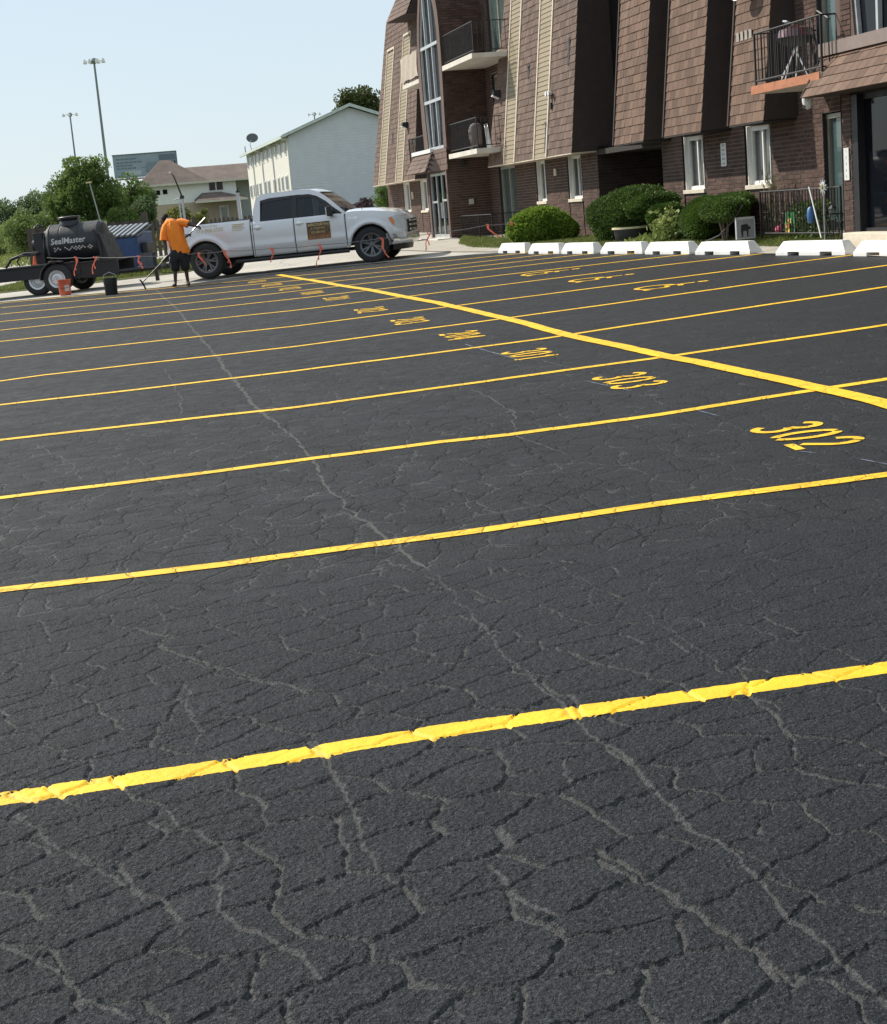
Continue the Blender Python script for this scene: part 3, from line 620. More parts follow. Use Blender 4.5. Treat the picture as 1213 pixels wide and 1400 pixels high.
doors0 = [(-.3, .9, .66, 2.6), (18.7, 20.4, .66, 2.6)]
passage = (7.94, 11.95, .4, 2.5)
brickwork(mp_front(0), -.2, 1.75, .4, 6.0, op + doors0 + [(-.3, .97, 3.2, 5.2)], bk, mo, single=True)
brickwork(mp_front(0), 1.75, 7.94, .4, 2.62, op, bk, mo, single=True)
brickwork(mp_front(0), 11.95, 18.5, .4, 2.62, op, bk, mo)
brickwork(mp_front(0), 18.5, 21.5, .4, 8.6, doors0 + [(18.7, 20.4, 3.1, 5.1), (18.7, 20.4, 5.6, 7.6)], bk, mo)
brickwork(mp_front(0), 23.9, 36, .4, 2.62, op, bk, mo)
brickwork(mp_front(0), 23.9, 28.6, 2.62, 8.0, [(25.0, 26.6, 3.1, 5.1), (25.0, 26.6, 5.6, 7.6)], bk, mo)
# passage through the ground floor and the deep recess above it
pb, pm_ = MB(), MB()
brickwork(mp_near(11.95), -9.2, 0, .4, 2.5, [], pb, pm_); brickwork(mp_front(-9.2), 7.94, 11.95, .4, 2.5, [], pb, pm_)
o = pb.build('passage_brickwork', tinted('shaded_passage_brick', (.022, .015, .013), (.045, .028, .023)), B, fix=False); o['kind'] = 'stuff'; pm_.build('passage_wall', mat('shaded_passage_mortar', (.05, .042, .037), .95), B, fix=False)['kind'] = 'stuff'  # brick and mortar colours darkened to paint in the passage shade
# tower sides
brickwork(mp_near(21.36), 0, 1.25, .4, 7.4, [], bk, mo)
OUTR = [(.6, 21.34), (3.2, 21.16), (4.1, 21.12), (5.0, 21.04), (5.8, 20.98), (6.5, 20.98), (7.0, 21.05), (7.6, 21.3), (8.2, 21.65), (8.8, 22.1)]
def interp0(tab, z):
    for (z0, a), (z1, b) in zip(tab[:-1], tab[1:]):
        if z0 <= z <= z1: return a + (b - a) * (z - z0) / (z1 - z0)
    return tab[-1][1]
brickwork(lambda a, out, z: (interp0(OUTR, z) - .012 - out, a, z), 0, 1.235, 3.22, 8.0, [], bk, mo)
brickwork(mp_front(.9), -1.72, -1.46, .4, 2.75, [], bk, mo, single=True); brickwork(mp_front(.9), -1.80, -1.50, 3.5, 6.5, [], bk, mo)
brickwork(mp_farside(-1.46), 0, .9, .4, 6.5, [], bk, mo)
o = bk.build('brickwork', M_BRICK, B, fix=False); o['kind'] = 'stuff'
mo.build('wall', M_MORTAR, B, fix=False)['kind'] = 'stuff'
bb = MB(); bb.add([(-.1025, 0, -.029), (.1025, 0, -.029), (.1025, 0, .029), (-.1025, 0, .029), (-.1025, .009, -.029), (.1025, .009, -.029), (.1025, .009, .029), (-.1025, .009, .029)], [(4, 5, 6, 7), (0, 1, 5, 4), (1, 2, 6, 5), (2, 3, 7, 6), (3, 0, 4, 7)], 0.0)
bme = bb.mesh('brick'); bme.materials.append(M_BRICK)
for q in BRICKS:
    o = link('brick', bme, None, B); o.location = (q[0], q[1] + random.uniform(-.002, .003), q[2])
# structural mass behind the faces
core = MB()
core.box(-6, -.2, -12, -1.6, .3, 8.8); core.box(-.2, 33.6, -12, -3.3, 2.7, 8.0); core.box(-.2, 7.9, -12, -3.3, .3, 2.7); core.box(12.0, 35.6, -12, -3.3, .3, 2.7); core.box(7.9, 12.0, -12, -9.2, .3, 2.7)
core.box(-.2, 1.75, -3.3, -1.5, .3, 8.8); core.box(1.75, 7.9, -3.3, -1.2, .3, 8.8); core.box(12.0, 35.6, -3.3, -1.2, .3, 2.7); core.box(12.0, 33.6, -3.3, -1.2, 2.7, 8.0)
core.box(7.9, 12.0, -3.25, -1.7, 2.6, 8.8)
core.build('core', M_DBROWN, B)
# recess walls between the mansard panels
class _RC:
    def box(s, *a): MB().box(*a).build('recess_panel', M_DBROWN, B)
rc = _RC()
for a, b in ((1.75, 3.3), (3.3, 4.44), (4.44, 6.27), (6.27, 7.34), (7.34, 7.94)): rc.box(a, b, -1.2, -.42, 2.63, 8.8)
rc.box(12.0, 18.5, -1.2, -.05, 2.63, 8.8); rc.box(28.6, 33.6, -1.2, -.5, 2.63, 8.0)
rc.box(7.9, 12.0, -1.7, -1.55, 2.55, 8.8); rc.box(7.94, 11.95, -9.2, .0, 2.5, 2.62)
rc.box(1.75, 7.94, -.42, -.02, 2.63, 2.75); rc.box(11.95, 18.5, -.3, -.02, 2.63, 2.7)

cz = MB()
for i in range(36):
    z = 2.62 + i * .17; cz.add([(7.9, -1.55, z), (12, -1.55, z), (12, -1.53, z), (7.9, -1.53, z), (7.9, -1.55, z + .165), (12, -1.55, z + .165), (12, -1.545, z + .165), (7.9, -1.545, z + .165)], [(0, 3, 2, 1), (4, 5, 6, 7), (2, 3, 7, 6), (0, 1, 5, 4), (1, 2, 6, 5), (3, 0, 4, 7)])
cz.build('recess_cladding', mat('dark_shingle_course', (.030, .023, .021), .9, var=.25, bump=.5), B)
# dark slots each side of the windows, lined
sl_ = MB()
for a, b in wins:
    for x0, x1 in ((a - gap, a), (b, b + gap)):
        MB().box(x0, x1, -.12, -.085, .4, 2.63).box(x0 - .004, x0, -.12, 0, .4, 2.63).box(x1, x1 + .004, -.12, 0, .4, 2.63).build('joint', M_DBROWN, B)

# windows
def window(a, b, z0, z1, w0=0.0, curtain=M_CURTAIN):
    f = MB(); d = -.13; t = .05
    f.box(a, b, d - .03, w0 - .002, z1 - .035, z1); f.box(a, a + .03, d, w0 - .002, z0, z1 - .035); f.box(b - .03, b, d, w0 - .002, z0, z1 - .035)
    f.box(a + .03, b - .03, d - .02, d + .05, z1 - .12, z1 - .035); f.box(a + .03, b - .03, d - .02, d + .05, z0 + .06, z0 + .13)
    f.box(a + .03, a + .09, d - .02, d + .05, z0 + .13, z1 - .12); f.box(b - .09, b - .03, d - .02, d + .05, z0 + .13, z1 - .12)
    c = (a + b) / 2
    f.box(c - .022, c + .022, d - .01, d + .04, z0 + .13, z1 - .12)
    fr = f.build('window', M_WHITE, B)
    for x0, x1 in ((a + .09, c - .022), (c + .022, b - .09)):
        MB().box(x0, x1, d + .0, d + .008, z0 + .13, z1 - .12).build('pane', M_GLASS, fr)
    s = MB(); s.box(a - .045, b + .045, d - .02, w0 + .045, z0 - .015, z0 + .06); s.build('sill', M_SILL, fr, bevel=.006)
    cu = MB(); rows = []
    for x in np.linspace(a + .05, b - .05, 26): rows.append([(x, d - .07 + .012 * math.sin(x * 70), z0 + .1), (x, d - .07 + .012 * math.sin(x * 70), z1 - .1)])
    cu.grid(rows); cu.build('curtain', curtain, fr, smooth=60, fix=False)
    MB().box(a, b, d - .16, d - .12, z0, z1).build('backing', M_ROOM, fr)
    return fr
for a, b in wins: window(a, b, 1.50, 2.62)
def slider(a, b, z0, z1, name='sliding_door', pane=M_GLASSG, blind=True):
    f = MB(); d = -.12
    f.box(a, b, d - .05, d + .06, z1 - .07, z1); f.box(a, b, d - .05, d + .09, z0, z0 + .06)
    c = a + (b - a) * .5
    for x in (a, c - .03, b - .06): f.box(x, x + .06, d - .03, d + .05, z0 + .06, z1 - .07)
    fr = f.build(name, mat('door_frame_metal', (.40, .38, .33), .45, metal=.4, var=.1), B)
    for x0, x1 in ((a + .06, c - .03), (c + .03, b - .06)): MB().box(x0, x1, d, d + .008, z0 + .06, z1 - .07).build('pane', pane, fr)
    bl = MB(); x = a + .05
    while x < b - .1:
        bl.hexa([(x, d - .10, z0 + .08), (x + .085, d - .06, z0 + .08), (x + .085, d - .055, z0 + .08), (x, d - .095, z0 + .08), (x, d - .10, z1 - .1), (x + .085, d - .06, z1 - .1), (x + .085, d - .055, z1 - .1), (x, d - .095, z1 - .1)]); x += .09
    bl.build('blinds', M_BLIND, fr)
    MB().box(a, b, d - .3, d - .26, z0, z1).box(a - .003, a, d - .3, -.001, z0, z1).box(b, b + .003, d - .3, -.001, z0, z1).build('backing', M_ROOM, fr)
    return fr
slider(-.3, .9, .68, 2.58); slider(18.72, 20.38, .68, 2.58); slider(-.3, .95, 3.2, 5.18); slider(18.72, 20.38, 3.12, 5.08); slider(18.72, 20.38, 5.62, 7.58); slider(25.02, 26.58, 3.12, 5.08); slider(25.02, 26.58, 5.62, 7.58)
MB().box(18.6, 20.5, -.05, .16, .5, .69).build('doorstep', M_SLAB, B); MB().box(-.3, 1.0, -.05, .16, .5, .69).build('doorstep', M_SLAB, B)

# mansard panels: bottom edge stands .6 proud, leaning back
ZB, WB, LEAN = 2.60, .60, .112
def mw(z): return WB - LEAN * (z - ZB)
SHMESH = MB(); PITCHH, TABW = .168, .226
SHMESH.add([(0, 0, 0), (.219, 0, 0), (.219, 0, .19), (0, 0, .19), (0, .016, 0), (.219, .016, 0), (.219, .003, .19), (0, .003, .19)], [(4, 5, 6, 7), (0, 1, 5, 4), (1, 2, 6, 5), (3, 0, 4, 7), (2, 3, 7, 6)], 0.0)
SINGLE = [0]
def shingles(O, U, V, N, width, height, mb, holes=lambda s, t: False, single=None, clip=lambda t: (0, 1e9), mesh=None, tw=TABW, ph=PITCHH):
    """rows of tabs on a plane: O origin, U along the row, V up the slope, N outward"""
    O, U, V, N = Vector(O), Vector(U).normalized(), Vector(V).normalized(), Vector(N).normalized()
    r = 0
    while r * ph < height:
        t0, t1 = r * ph, min((r + 1) * ph + .02, height); lo, hi = clip((t0 + t1) / 2); lo, hi = max(lo, 0), min(hi, width)
        x = lo - (tw * .5 if r % 2 else 0) - random.uniform(0, .02)
        while x < hi:
            xa, xb = max(x, lo), min(x + tw - .008, hi)
            if xb - xa > .02 and not holes((xa + xb) / 2, (t0 + t1) / 2):
                full = xb - xa > tw - .012 and t1 - t0 > ph
                if single and full and SINGLE[0] < 295 and t1 < single:
                    o = link('shingle', mesh, None, B); q = O + U * xa + V * t0
                    o.matrix_local = Matrix(((U.x, N.x, V.x, q.x), (U.y, N.y, V.y, q.y), (U.z, N.z, V.z, q.z), (0, 0, 0, 1))); SINGLE[0] += 1
                else:
                    th = .016 + random.uniform(-.003, .005); q = [O + U * a + V * t + N * h_ for a, t, h_ in ((xa, t0, 0), (xb, t0, 0), (xb, t1, 0), (xa, t1, 0), (xa, t0 - random.uniform(0, .006), th), (xb, t0 - random.uniform(0, .006), th), (xb, t1, .003), (xa, t1, .003))]
                    mb.add(q, [(4, 5, 6, 7), (0, 1, 5, 4), (1, 2, 6, 5), (3, 0, 4, 7)])
            x += tw
        r += 1
shm = SHMESH.mesh('shingle'); shm.materials.append(M_SHING)
M_SIDE = mat('dark_shingle_side', (.050, .036, .031), .9, var=.25, bump=.5)
sh1, sh2 = MB(), MB()
def mansard(l, r, mbs, strips=(), single=None, ltop=0.0, rtop=0.0, ztop=8.4, striptop=None):
    """l, r: far and near edge at the bottom; ltop / rtop: drift of the edges per metre of height"""
    H = ztop - ZB; wt = mw(ztop); body = MB(); back = -.5
    body.hexa([(r, back, ZB), (l, back, ZB), (l, WB, ZB), (r, WB, ZB), (r + rtop * H, back, ztop), (l + ltop * H, back, ztop), (l + ltop * H, wt, ztop), (r + rtop * H, wt, ztop)])
    p = body.build('mansard_panel', M_SIDE, B)
    sf = MB(); sf.box(r + .01, l - .01, .0, WB + .012, ZB - .03, ZB - .004); sf.build('drip_edge', M_TRIM if strips else M_DBROWN, p)
    O = (r, WB, ZB); V = Vector((0, -LEAN, 1)).normalized(); SL = H / V.z
    def clip(t): zz = t * V.z; return (rtop * zz, (l - r) + ltop * zz)
    def holes(s, t):
        zz = t * V.z
        return any(sr - r + dr * zz - .05 < s < sl_2 - r + dr * zz + .05 and ZB + zz < (st or 99) for sl_2, sr, dr, st in strips)
    shingles(O, (1, 0, 0), V, (0, 1, LEAN), l - r + .02, SL, mbs, holes, single, clip, shm)
    for sl_2, sr, dr, st in strips:
        ze = min(st or ztop, ztop); sp = MB(); n = int((ze - ZB) / .112)
        for i in range(n):
            z = ZB + i * .112; z2 = z + .110
            q = []
            for zz, o_ in ((z, .020), (z2, .006)):
                for base in (0, o_): q += [(sr + dr * (zz - ZB), mw(zz) + base, zz), (sl_2 + dr * (zz - ZB), mw(zz) + base, zz)]
            b_ = MB().add(q, [(2, 3, 7, 6), (0, 1, 3, 2), (0, 2, 6, 4), (1, 5, 7, 3), (4, 6, 7, 5)]); b_.build('siding_board', M_SIDING, p)
        for x in (sr - .035, sl_2 + .035):
            b_ = MB(); q = []
            for zz in (ZB, ze): q += [(x - .035 + dr * (zz - ZB), mw(zz) - .01, zz), (x + .035 + dr * (zz - ZB), mw(zz) - .01, zz), (x + .035 + dr * (zz - ZB), mw(zz) + .035, zz), (x - .035 + dr * (zz - ZB), mw(zz) + .035, zz)]
            b_.hexa(q); b_.build('trim', M_TRIM, p)
        if st:
            MB().box(sr - .07 + dr * (ze - ZB), sl_2 + .07 + dr * (ze - ZB), mw(ze) - .02, mw(ze) + .035, ze, ze + .07).build('trim', M_TRIM, p)
    return p
mansard(3.20, 1.80, sh1, single=2.6); mansard(6.27, 4.44, sh1, single=2.4); mansard(9.10, 7.36, sh1)
mansard(19.25, 11.95, sh2, strips=((17.55, 16.66, -.05, None), (14.86, 13.90, -.03, None)), ltop=-.28)
mansard(35.7, 28.45, sh2, strips=((34.45, 33.35, -.24, 7.15), (31.45, 30.40, -.17, 7.35)), ltop=-.34, ztop=8.15)
# thin pale edging on the far side of the three narrow panels
for l in (3.20, 6.27, 9.10):
    e = MB(); e.hexa([(l - .015, WB - .02, ZB), (l + .035, WB - .02, ZB), (l + .035, WB + .035, ZB), (l - .015, WB + .035, ZB), (l - .015, mw(8.4) - .02, 8.4), (l + .035, mw(8.4) - .02, 8.4), (l + .035, mw(8.4) + .035, 8.4), (l - .015, mw(8.4) + .035, 8.4)])
    e.build('edge_strip', M_SIDE, B)
# pale repair tabs on the nearest panel
for i in range(4):
    z = 3.98; MB().box(3.02 - i * .17 - .075, 3.02 - i * .17 + .03, mw(z) + .012, mw(z) + .022, z, z + .15).build('repair_tab', mat('bare_tab', (.34, .31, .27), .8), B)
# roof of the gothic dormer at the far end: shingled slope with a dark soffit
g = MB(); g.hexa([(26.2, -.4, 7.55), (30.2, -.4, 7.75), (30.2, .75, 7.75), (26.2, .95, 7.55), (25.6, -1.6, 10.2), (28.2, -1.6, 10.2), (28.2, -.5, 10.2), (25.6, -.5, 10.2)])
g.build('dormer_roof', M_SIDE, B)
shingles((26.2, .95, 7.56), (4.0, -.2, .2), (-.3, -1.2, 2.65), (.0, 1, .5), 4.0, 3.0, sh2, clip=lambda t: (0, 4.0 - t * .45))

# stair towers with the pointed window
OUTL = [(.6, 23.93), (3.2, 23.94), (4.1, 24.0), (5.0, 23.98), (5.8, 23.93), (6.5, 23.75), (7.0, 23.55), (7.6, 23.2), (8.2, 22.8), (8.8, 22.3)]
OUTR = [(.6, 21.34), (3.2, 21.16), (4.1, 21.12), (5.0, 21.04), (5.8, 20.98), (6.5, 20.98), (7.0, 21.05), (7.6, 21.3), (8.2, 21.65), (8.8, 22.1)]
INL = [(3.27, 23.42), (4.1, 23.52), (5.0, 23.60), (5.8, 23.58), (6.5, 23.50), (7.0, 23.3), (7.6, 22.95), (8.1, 22.45)]
INR = [(3.27, 21.52), (4.1, 21.42), (5.0, 21.36), (5.8, 21.32), (6.5, 21.32), (7.0, 21.42), (7.6, 21.75), (8.1, 22.25)]
M_TWR = mat('tower_brick_face', (.11, .072, .06), .85, var=.2, bump=.5)
def interp(tab, z):
    for (z0, a), (z1, b) in zip(tab[:-1], tab[1:]):
        if z0 <= z <= z1: return a + (b - a) * (z - z0) / (z1 - z0)
    return tab[-1][1] if z > tab[-1][0] else tab[0][1]
def tower(du, wf, mirror=False, low=True):
    tb = MB(); zs = [z for z, _ in OUTL]
    for i in range(len(zs) - 1):
        za, zb = zs[i], zs[i + 1]; la, lb, ra, rb = OUTL[i][1] + du, OUTL[i + 1][1] + du, OUTR[i][1] + du, OUTR[i + 1][1] + du
        if za >= 3.2:
            tb.quad((la, wf, za), (la, -1, za), (lb, -1, zb), (lb, wf, zb)); tb.quad((ra, wf, za), (ra, -1, za), (rb, -1, zb), (rb, wf, zb))
        else:
            tb.quad((la, wf, za), (la, -1, za), (lb, -1, zb), (lb, wf, zb)); tb.quad((ra + .1, wf, za), (ra + .1, -1, za), (ra + .1, -1, zb), (ra + .1, wf, zb))
        zc = [max(3.27, za), min(8.1, zb)] if zb > 3.3 and za < 8.1 else None
        if zc:
            for (A, Bn) in ((OUTL, INL), (OUTR, INR)):
                n = 4
                for j in range(n):
                    z_, z2 = zc[0] + (zc[1] - zc[0]) * j / n, zc[0] + (zc[1] - zc[0]) * (j + 1) / n
                    tb.hexa([(interp(A, z_) + du, wf - .16, z_), (interp(Bn, z_) + du, wf - .16, z_), (interp(Bn, z_) + du, wf, z_), (interp(A, z_) + du, wf, z_), (interp(A, z2) + du, wf - .16, z2), (interp(Bn, z2) + du, wf - .16, z2), (interp(Bn, z2) + du, wf, z2), (interp(A, z2) + du, wf, z2)])
    tb.hexa([(21.65 + du, wf - .16, 8.08), (23.0 + du, wf - .16, 8.08), (23.0 + du, wf, 8.08), (21.65 + du, wf, 8.08), (22.1 + du, wf - .16, 8.8), (22.3 + du, wf - .16, 8.8), (22.3 + du, wf, 8.8), (22.1 + du, wf, 8.8)])
    tw = tb.build('stair_tower', M_TWR, B, fix=False)
    gl = MB(); zl = [3.27 + i * .23 for i in range(22)]
    gl.grid([[(interp(INL, z) + du + .03, wf - .10, z), (interp(INR, z) + du - .03, wf - .10, z)] for z in zl]); gl.build('arched_pane', M_GLASSD, tw, fix=False)
    fr = MB()
    for tab, s in ((INL, -1), (INR, 1)):
        for z_, z2 in zip(zl[:-1], zl[1:]):
            a, b = interp(tab, z_) + du, interp(tab, z2) + du
            fr.hexa([(a, wf - .09, z_), (a + s * .06, wf - .09, z_), (a + s * .06, wf - .03, z_), (a, wf - .03, z_), (b, wf - .09, z2), (b + s * .06, wf - .09, z2), (b + s * .06, wf - .03, z2), (b, wf - .03, z2)])
    for z in (3.27, 4.60, 6.13): fr.box(interp(INR, z) + du, interp(INL, z) + du, wf - .085, wf - .015, z, z + .085)
    fr.box(22.82 + du, 22.88 + du, wf - .088, wf - .02, 3.3, 7.65); fr.box(22.10 + du, 22.16 + du, wf - .088, wf - .02, 3.3, 7.9)
    fr.build('window_frame', M_ALU, tw)
    cu = MB(); cu.grid([[(x + du, wf - .30 + .02 * math.sin(x * 40), 3.2), (x + du, wf - .30 + .02 * math.sin(x * 40), 8.0)] for x in np.linspace(22.2, 22.75, 14)]); cu.build('pale_drape', M_WHITE, tw, fix=False)
    MB().box(21.2 + du, 23.8 + du, wf - .5, wf - .45, 2.7, 8.2).build('backing', M_ROOM, tw)
    return tw
tw1 = tower(0, 1.25)
tw2 = tower(-25.35, .90)
def entrance(du, wf, z0, wide=2.12):
    a, b = 21.62 + du, 21.62 + du + wide
    f = MB(); f.box(a, a + .06, wf - .14, wf - .05, z0, 2.6); f.box(b - .06, b, wf - .14, wf - .05, z0, 2.6); f.box(a + .06, b - .06, wf - .14, wf - .05, 2.53, 2.6)
    for x in (a + wide * .36, a + wide * .67): f.box(x - .03, x + .03, wf - .13, wf - .06, z0, 2.53)
    f.box(a + .06, a + wide * .36 - .03, wf - .13, wf - .06, 1.78, 1.84); f.box(a + wide * .67 + .03, b - .06, wf - .13, wf - .06, 1.75, 1.81); f.box(a + .06, b - .06, wf - .135, wf - .06, z0, z0 + .1)
    fr = f.build('entrance', M_ALU, B)
    for x0, x1 in ((a + .06, a + wide * .36 - .03), (a + wide * .36 + .03, a + wide * .67 - .03), (a + wide * .67 + .03, b - .06)): MB().box(x0, x1, wf - .10, wf - .09, z0 + .1, 2.53).build('pane', M_GLASSD, fr)
    MB().box(a + wide * .36 + .06, a + wide * .36 + .085, wf - .06, wf - .01, 1.3, 1.75).build('door_pull', M_ALU, fr)
    MB().box(a, b, wf - .6, wf - .55, z0, 2.6).build('backing', M_ROOM, fr)
    j = MB(); j.box(21.34 + du + .1, a, wf - .16, wf, .5, 3.2); j.box(b, 23.94 + du, wf - .16, wf, .5, 3.2); j.box(a, b, wf - .16, wf - .02, 2.6, 3.2); j.build('jamb', M_TWR, fr)
    MB().box(21.3 + du, 24.0 + du, wf - .16, wf + .45, .45, z0).build('step', M_SLAB, fr, bevel=.01)
    return fr
entrance(0, 1.25, .735)
# near tower entrance: wide dark glass between brick piers
f = MB(); f.box(-1.90, -1.72, .72, .90, .6, 2.72); f.box(-4.2, -1.90, .74, .82, 2.64, 2.75); f.box(-4.2, -1.9, .74, .84, .78, .84)
for x in (-3.05,): f.box(x - .03, x + .03, .75, .83, .84, 2.64)
f_ = f.build('entrance', M_BLACK, B)
for x0, x1 in ((-4.2, -3.08), (-3.02, -1.9)): MB().box(x0, x1, .775, .785, .84, 2.64).build('pane', M_GLASSD, f_)
MB().box(-4.3, -1.9, -1.5, -1.45, .6, 2.75).box(-4.35, -4.3, -1.5, .76, .6, 2.75).box(-1.9, -1.85, -1.5, .74, .6, 2.75).build('backing', M_ROOM, f_); MB().box(-4.6, -1.78, .5, 1.12, .5, .79).build('step', M_SILL, f_, bevel=.01)
MB().box(-4.5, -1.46, 0, .88, 2.72, 3.50).build('lintel', M_DBROWN, f_)

def hood(ut, wt, zt, ub, wb, zb, mbs, single=None, mesh=None, ledge=.0, lm=M_WHITE, name='entrance_hood'):
    """small shingled skirt roof: top edge ut=(far,near) at wt,zt, bottom edge ub at wb,zb"""
    h_ = MB(); h_.hexa([(ub[1], wt - .02, zb), (ub[0], wt - .02, zb), (ub[0], wb, zb), (ub[1], wb, zb), (ut[1], wt - .02, zt), (ut[0], wt - .02, zt), (ut[0], wt + .02, zt), (ut[1], wt + .02, zt)])
    p = h_.build(name, M_SIDE, B)
    O = Vector((ub[1], wb, zb)); V = Vector((0, wt + .02 - wb, zt - zb)); SL = V.length; N = Vector((0, zt - zb, wb - wt - .02)); wd = ub[0] - ub[1]
    def clip(t): f = t / SL; return ((ut[1] - ub[1]) * f, wd + (ut[0] - ub[0]) * f)
    shingles(O, (1, 0, 0), V, N, wd + 1, SL, mbs, single=single, clip=clip, mesh=mesh)
    if ledge: MB().box(ut[1] - .02, ut[0] + .02, wt - .02, wt + .09, zt - .01, zt + ledge).build('ledge', lm, p)
    sm = MB()
    q = [(ub[0] + .02, wb + .01, zb - .01), (ut[0] + .02, wt + .03, zt)]
    sm.tube([(ub[0], wb + .012, zb), (ut[0], wt + .035, zt)], .018, 6); sm.tube([(ub[1], wb + .012, zb), (ut[1], wt + .035, zt)], .018, 6); sm.build('edge_trim', M_SIDE, p)
    return p
hood((25.36, 22.87), 1.25, 3.22, (24.7, 22.0), 1.72, 2.65, sh2, ledge=.10)
hood((-.95, -4.4), .90, 3.34, (-1.20, -4.6), 1.40, 2.75, sh1, single=9, mesh=shm, ledge=.17, lm=mat('fascia_metal', (.27, .21, .185), .5, metal=.2, var=.08))
shingles((21.2, 1.25, 2.66), (1, 0, 0), (0, 0, 1), (0, 1, 0), 1.68, .6, sh2)
o = sh1.build('shingles', M_SHING, B, fix=False); o['kind'] = 'stuff'; o = sh2.build('shingles', M_SHING2, B, fix=False); o['kind'] = 'stuff'

# balconies
def railing(parent, pts, z0, z1, sp=.115, mt=M_BLACK, r=.009):
    rl = MB()
    for z in (z0 + .08, z1): rl.tube([(x, y, z) for x, y in pts], .014, 6)
    for x, y in pts: rl.box(x - .014, x + .014, y - .014, y + .014, z0, z1 + .01)
    rl.build('rail', mt, parent)
    bm_ = MB().box(-r * .7, r * .7, -r * .7, r * .7, z0 + .08, z1).mesh('baluster'); bm_.materials.append(mt)
    for a, b in zip(pts[:-1], pts[1:]):
        L = math.dist(a, b); n = int(L / sp)
        for i in range(1, n): o = link('baluster', bm_, None, parent); o.location = (a[0] + (b[0] - a[0]) * i / n, a[1] + (b[1] - a[1]) * i / n, 0)
def balcony(u0, u1, zt, th, w1=1.22, edge=None, rail=True, side=True, gap=.0):
    p = MB().box(u0, u1, .005, w1, zt - th, zt).build('balcony', M_SLAB, B, bevel=.004)
    if edge: MB().box(u0 - .002, u1 + .002, w1 - .005, w1 + .012, zt - th - .002, zt + .006).build('slab_edge', edge, p)
    if rail:
        railing(p, [(u0 + .04, .05), (u0 + .04, w1 - .06), (u1 - .04, w1 - .06)] + ([(u1 - .04, .05)] if side else []), zt, zt + .80)
    return p
balcony(-1.40, .92, 3.09, .12, w1=1.20, edge=M_TERRA)
balcony(18.00, 21.1, 3.06, .13, w1=1.22); bt = balcony(17.65, 20.95, 5.45, .12, w1=1.24, edge=M_SLAB)
balcony(24.1, 26.45, 2.98, .13); bz = balcony(24.05, 26.35, 5.42, .12)
cv = MB(); cv.grid([[(24.0 + 2.35 * i / 12, 1.25 + .02 * math.sin(i * 1.7 + j), 5.5 + .72 * j / 4 + .02 * math.sin(i)) for j in range(5)] for i in range(13)]); cv.build('canvas_screen', mat('beige_canvas', (.42, .36, .30), .9, var=.1, scale=3, bump=.4, bscale=9, bdist=.02), bz, smooth=60, fix=False)
# flat roof
MB().box(-6.1, 33.4, -12.1, -.3, 8.0, 8.7).build('roof', M_DBROWN, B)

def child(pt, mb, name, m_, **k): return mb.build(name, m_, pt, **k)
def copy_thing(root, loc=None, rz=None, label=None, group=None):
    r = root.copy(); COL.objects.link(r)
    if loc: r.location = loc
    if rz is not None: r.rotation_euler.z = rz
    if label: r['label'] = label
    if group: r['group'] = group
    for ch in list(root.children):
        c = ch.copy(); COL.objects.link(c); c.parent = r
        for g_ in list(ch.children): d = g_.copy(); COL.objects.link(d); d.parent = c
    return r

# ------------------------------------------------------------------ wheel stops
def stop_mesh(L=1.66):
    """concrete wheel stop with two drainage slots"""
    mb = MB(); H = .205; hw, tw_ = .115, .062; e = .13
    def sec(x, z0, k=1.0): return [(x, -hw, z0), (x, -hw, .05), (x, -tw_, H * k), (x, tw_, H * k), (x, hw, .05), (x, hw, z0)]
    xs_ = [(-L / 2, 0), (-L * .32, 0), (-L * .32, .055), (-L * .15, .055), (-L * .15, 0), (L * .15, 0), (L * .15, .055), (L * .32, .055), (L * .32, 0), (L / 2, 0)]
    rows = []
    for x, z0 in xs_:
        r = sec(x if abs(x) < L / 2 else x, z0)
        if z0 > 0: r = [(a, b, max(c, z0 + .001)) for a, b, c in r]
        if abs(x) >= L / 2:
            s_ = -1 if x < 0 else 1
            r = [(x, -hw, z0), (x, -hw, .05), (x - s_ * e, -tw_, H), (x - s_ * e, tw_, H), (x, hw, .05), (x, hw, z0)]
        rows.append(r)
    mb.grid(rows, closed=True)
    n = len(rows); mb.add(rows[0], [(0, 1, 2, 3, 4, 5)]); mb.add(rows[-1], [(0, 1, 2, 3, 4, 5)])
    return mb
stops = [((1.65, 34.05), (2.14, 32.78)), ((2.18, 32.32), (2.69, 30.99)), ((2.73, 30.89), (3.22, 29.62)), ((3.32, 29.37), (3.89, 27.89)), ((3.91, 27.69), (4.45, 26.28)), ((4.50, 26.01), (5.09, 24.51)), ((5.31, 23.70), (5.93, 22.12)), ((5.96, 21.81), (6.55, 20.25))]
sd = ['white parking stop at the far end of the row, beside the wooden stake', 'second white parking stop from the far end, in front of the light green bush', 'white parking stop between the light green bush and the black planter', 'white parking stop in front of the black planter with the yellow rim', 'white parking stop in front of the large round dark hedge', 'white parking stop in front of the low spreading yews', 'white parking stop in front of the black patio railing', 'white parking stop in front of the dark glass entrance']
st_me = None
for (a, b), lb in zip(stops, sd):
    if st_me is None:
        o0 = stop_mesh().build('wheel_stop', M_STOP, bevel=.012); st_me = o0.data; o = o0
    else:
        o = link('wheel_stop', st_me)
        md = o.modifiers.new('bevel', 'BEVEL'); md.width = .012; md.segments = 2; md.limit_method = 'ANGLE'
    cx, cy = (a[0] + b[0]) / 2 + .1, (a[1] + b[1]) / 2; L = math.dist(a, b)
    o.location = (cx, cy, T(cx, cy) - .004); o.rotation_euler = (0, 0, math.atan2(b[1] - a[1], b[0] - a[0])); o.scale = (L / 1.66, 1, 1)
    tag(o, lb, 'parking stop', 'white parking stops along the building')

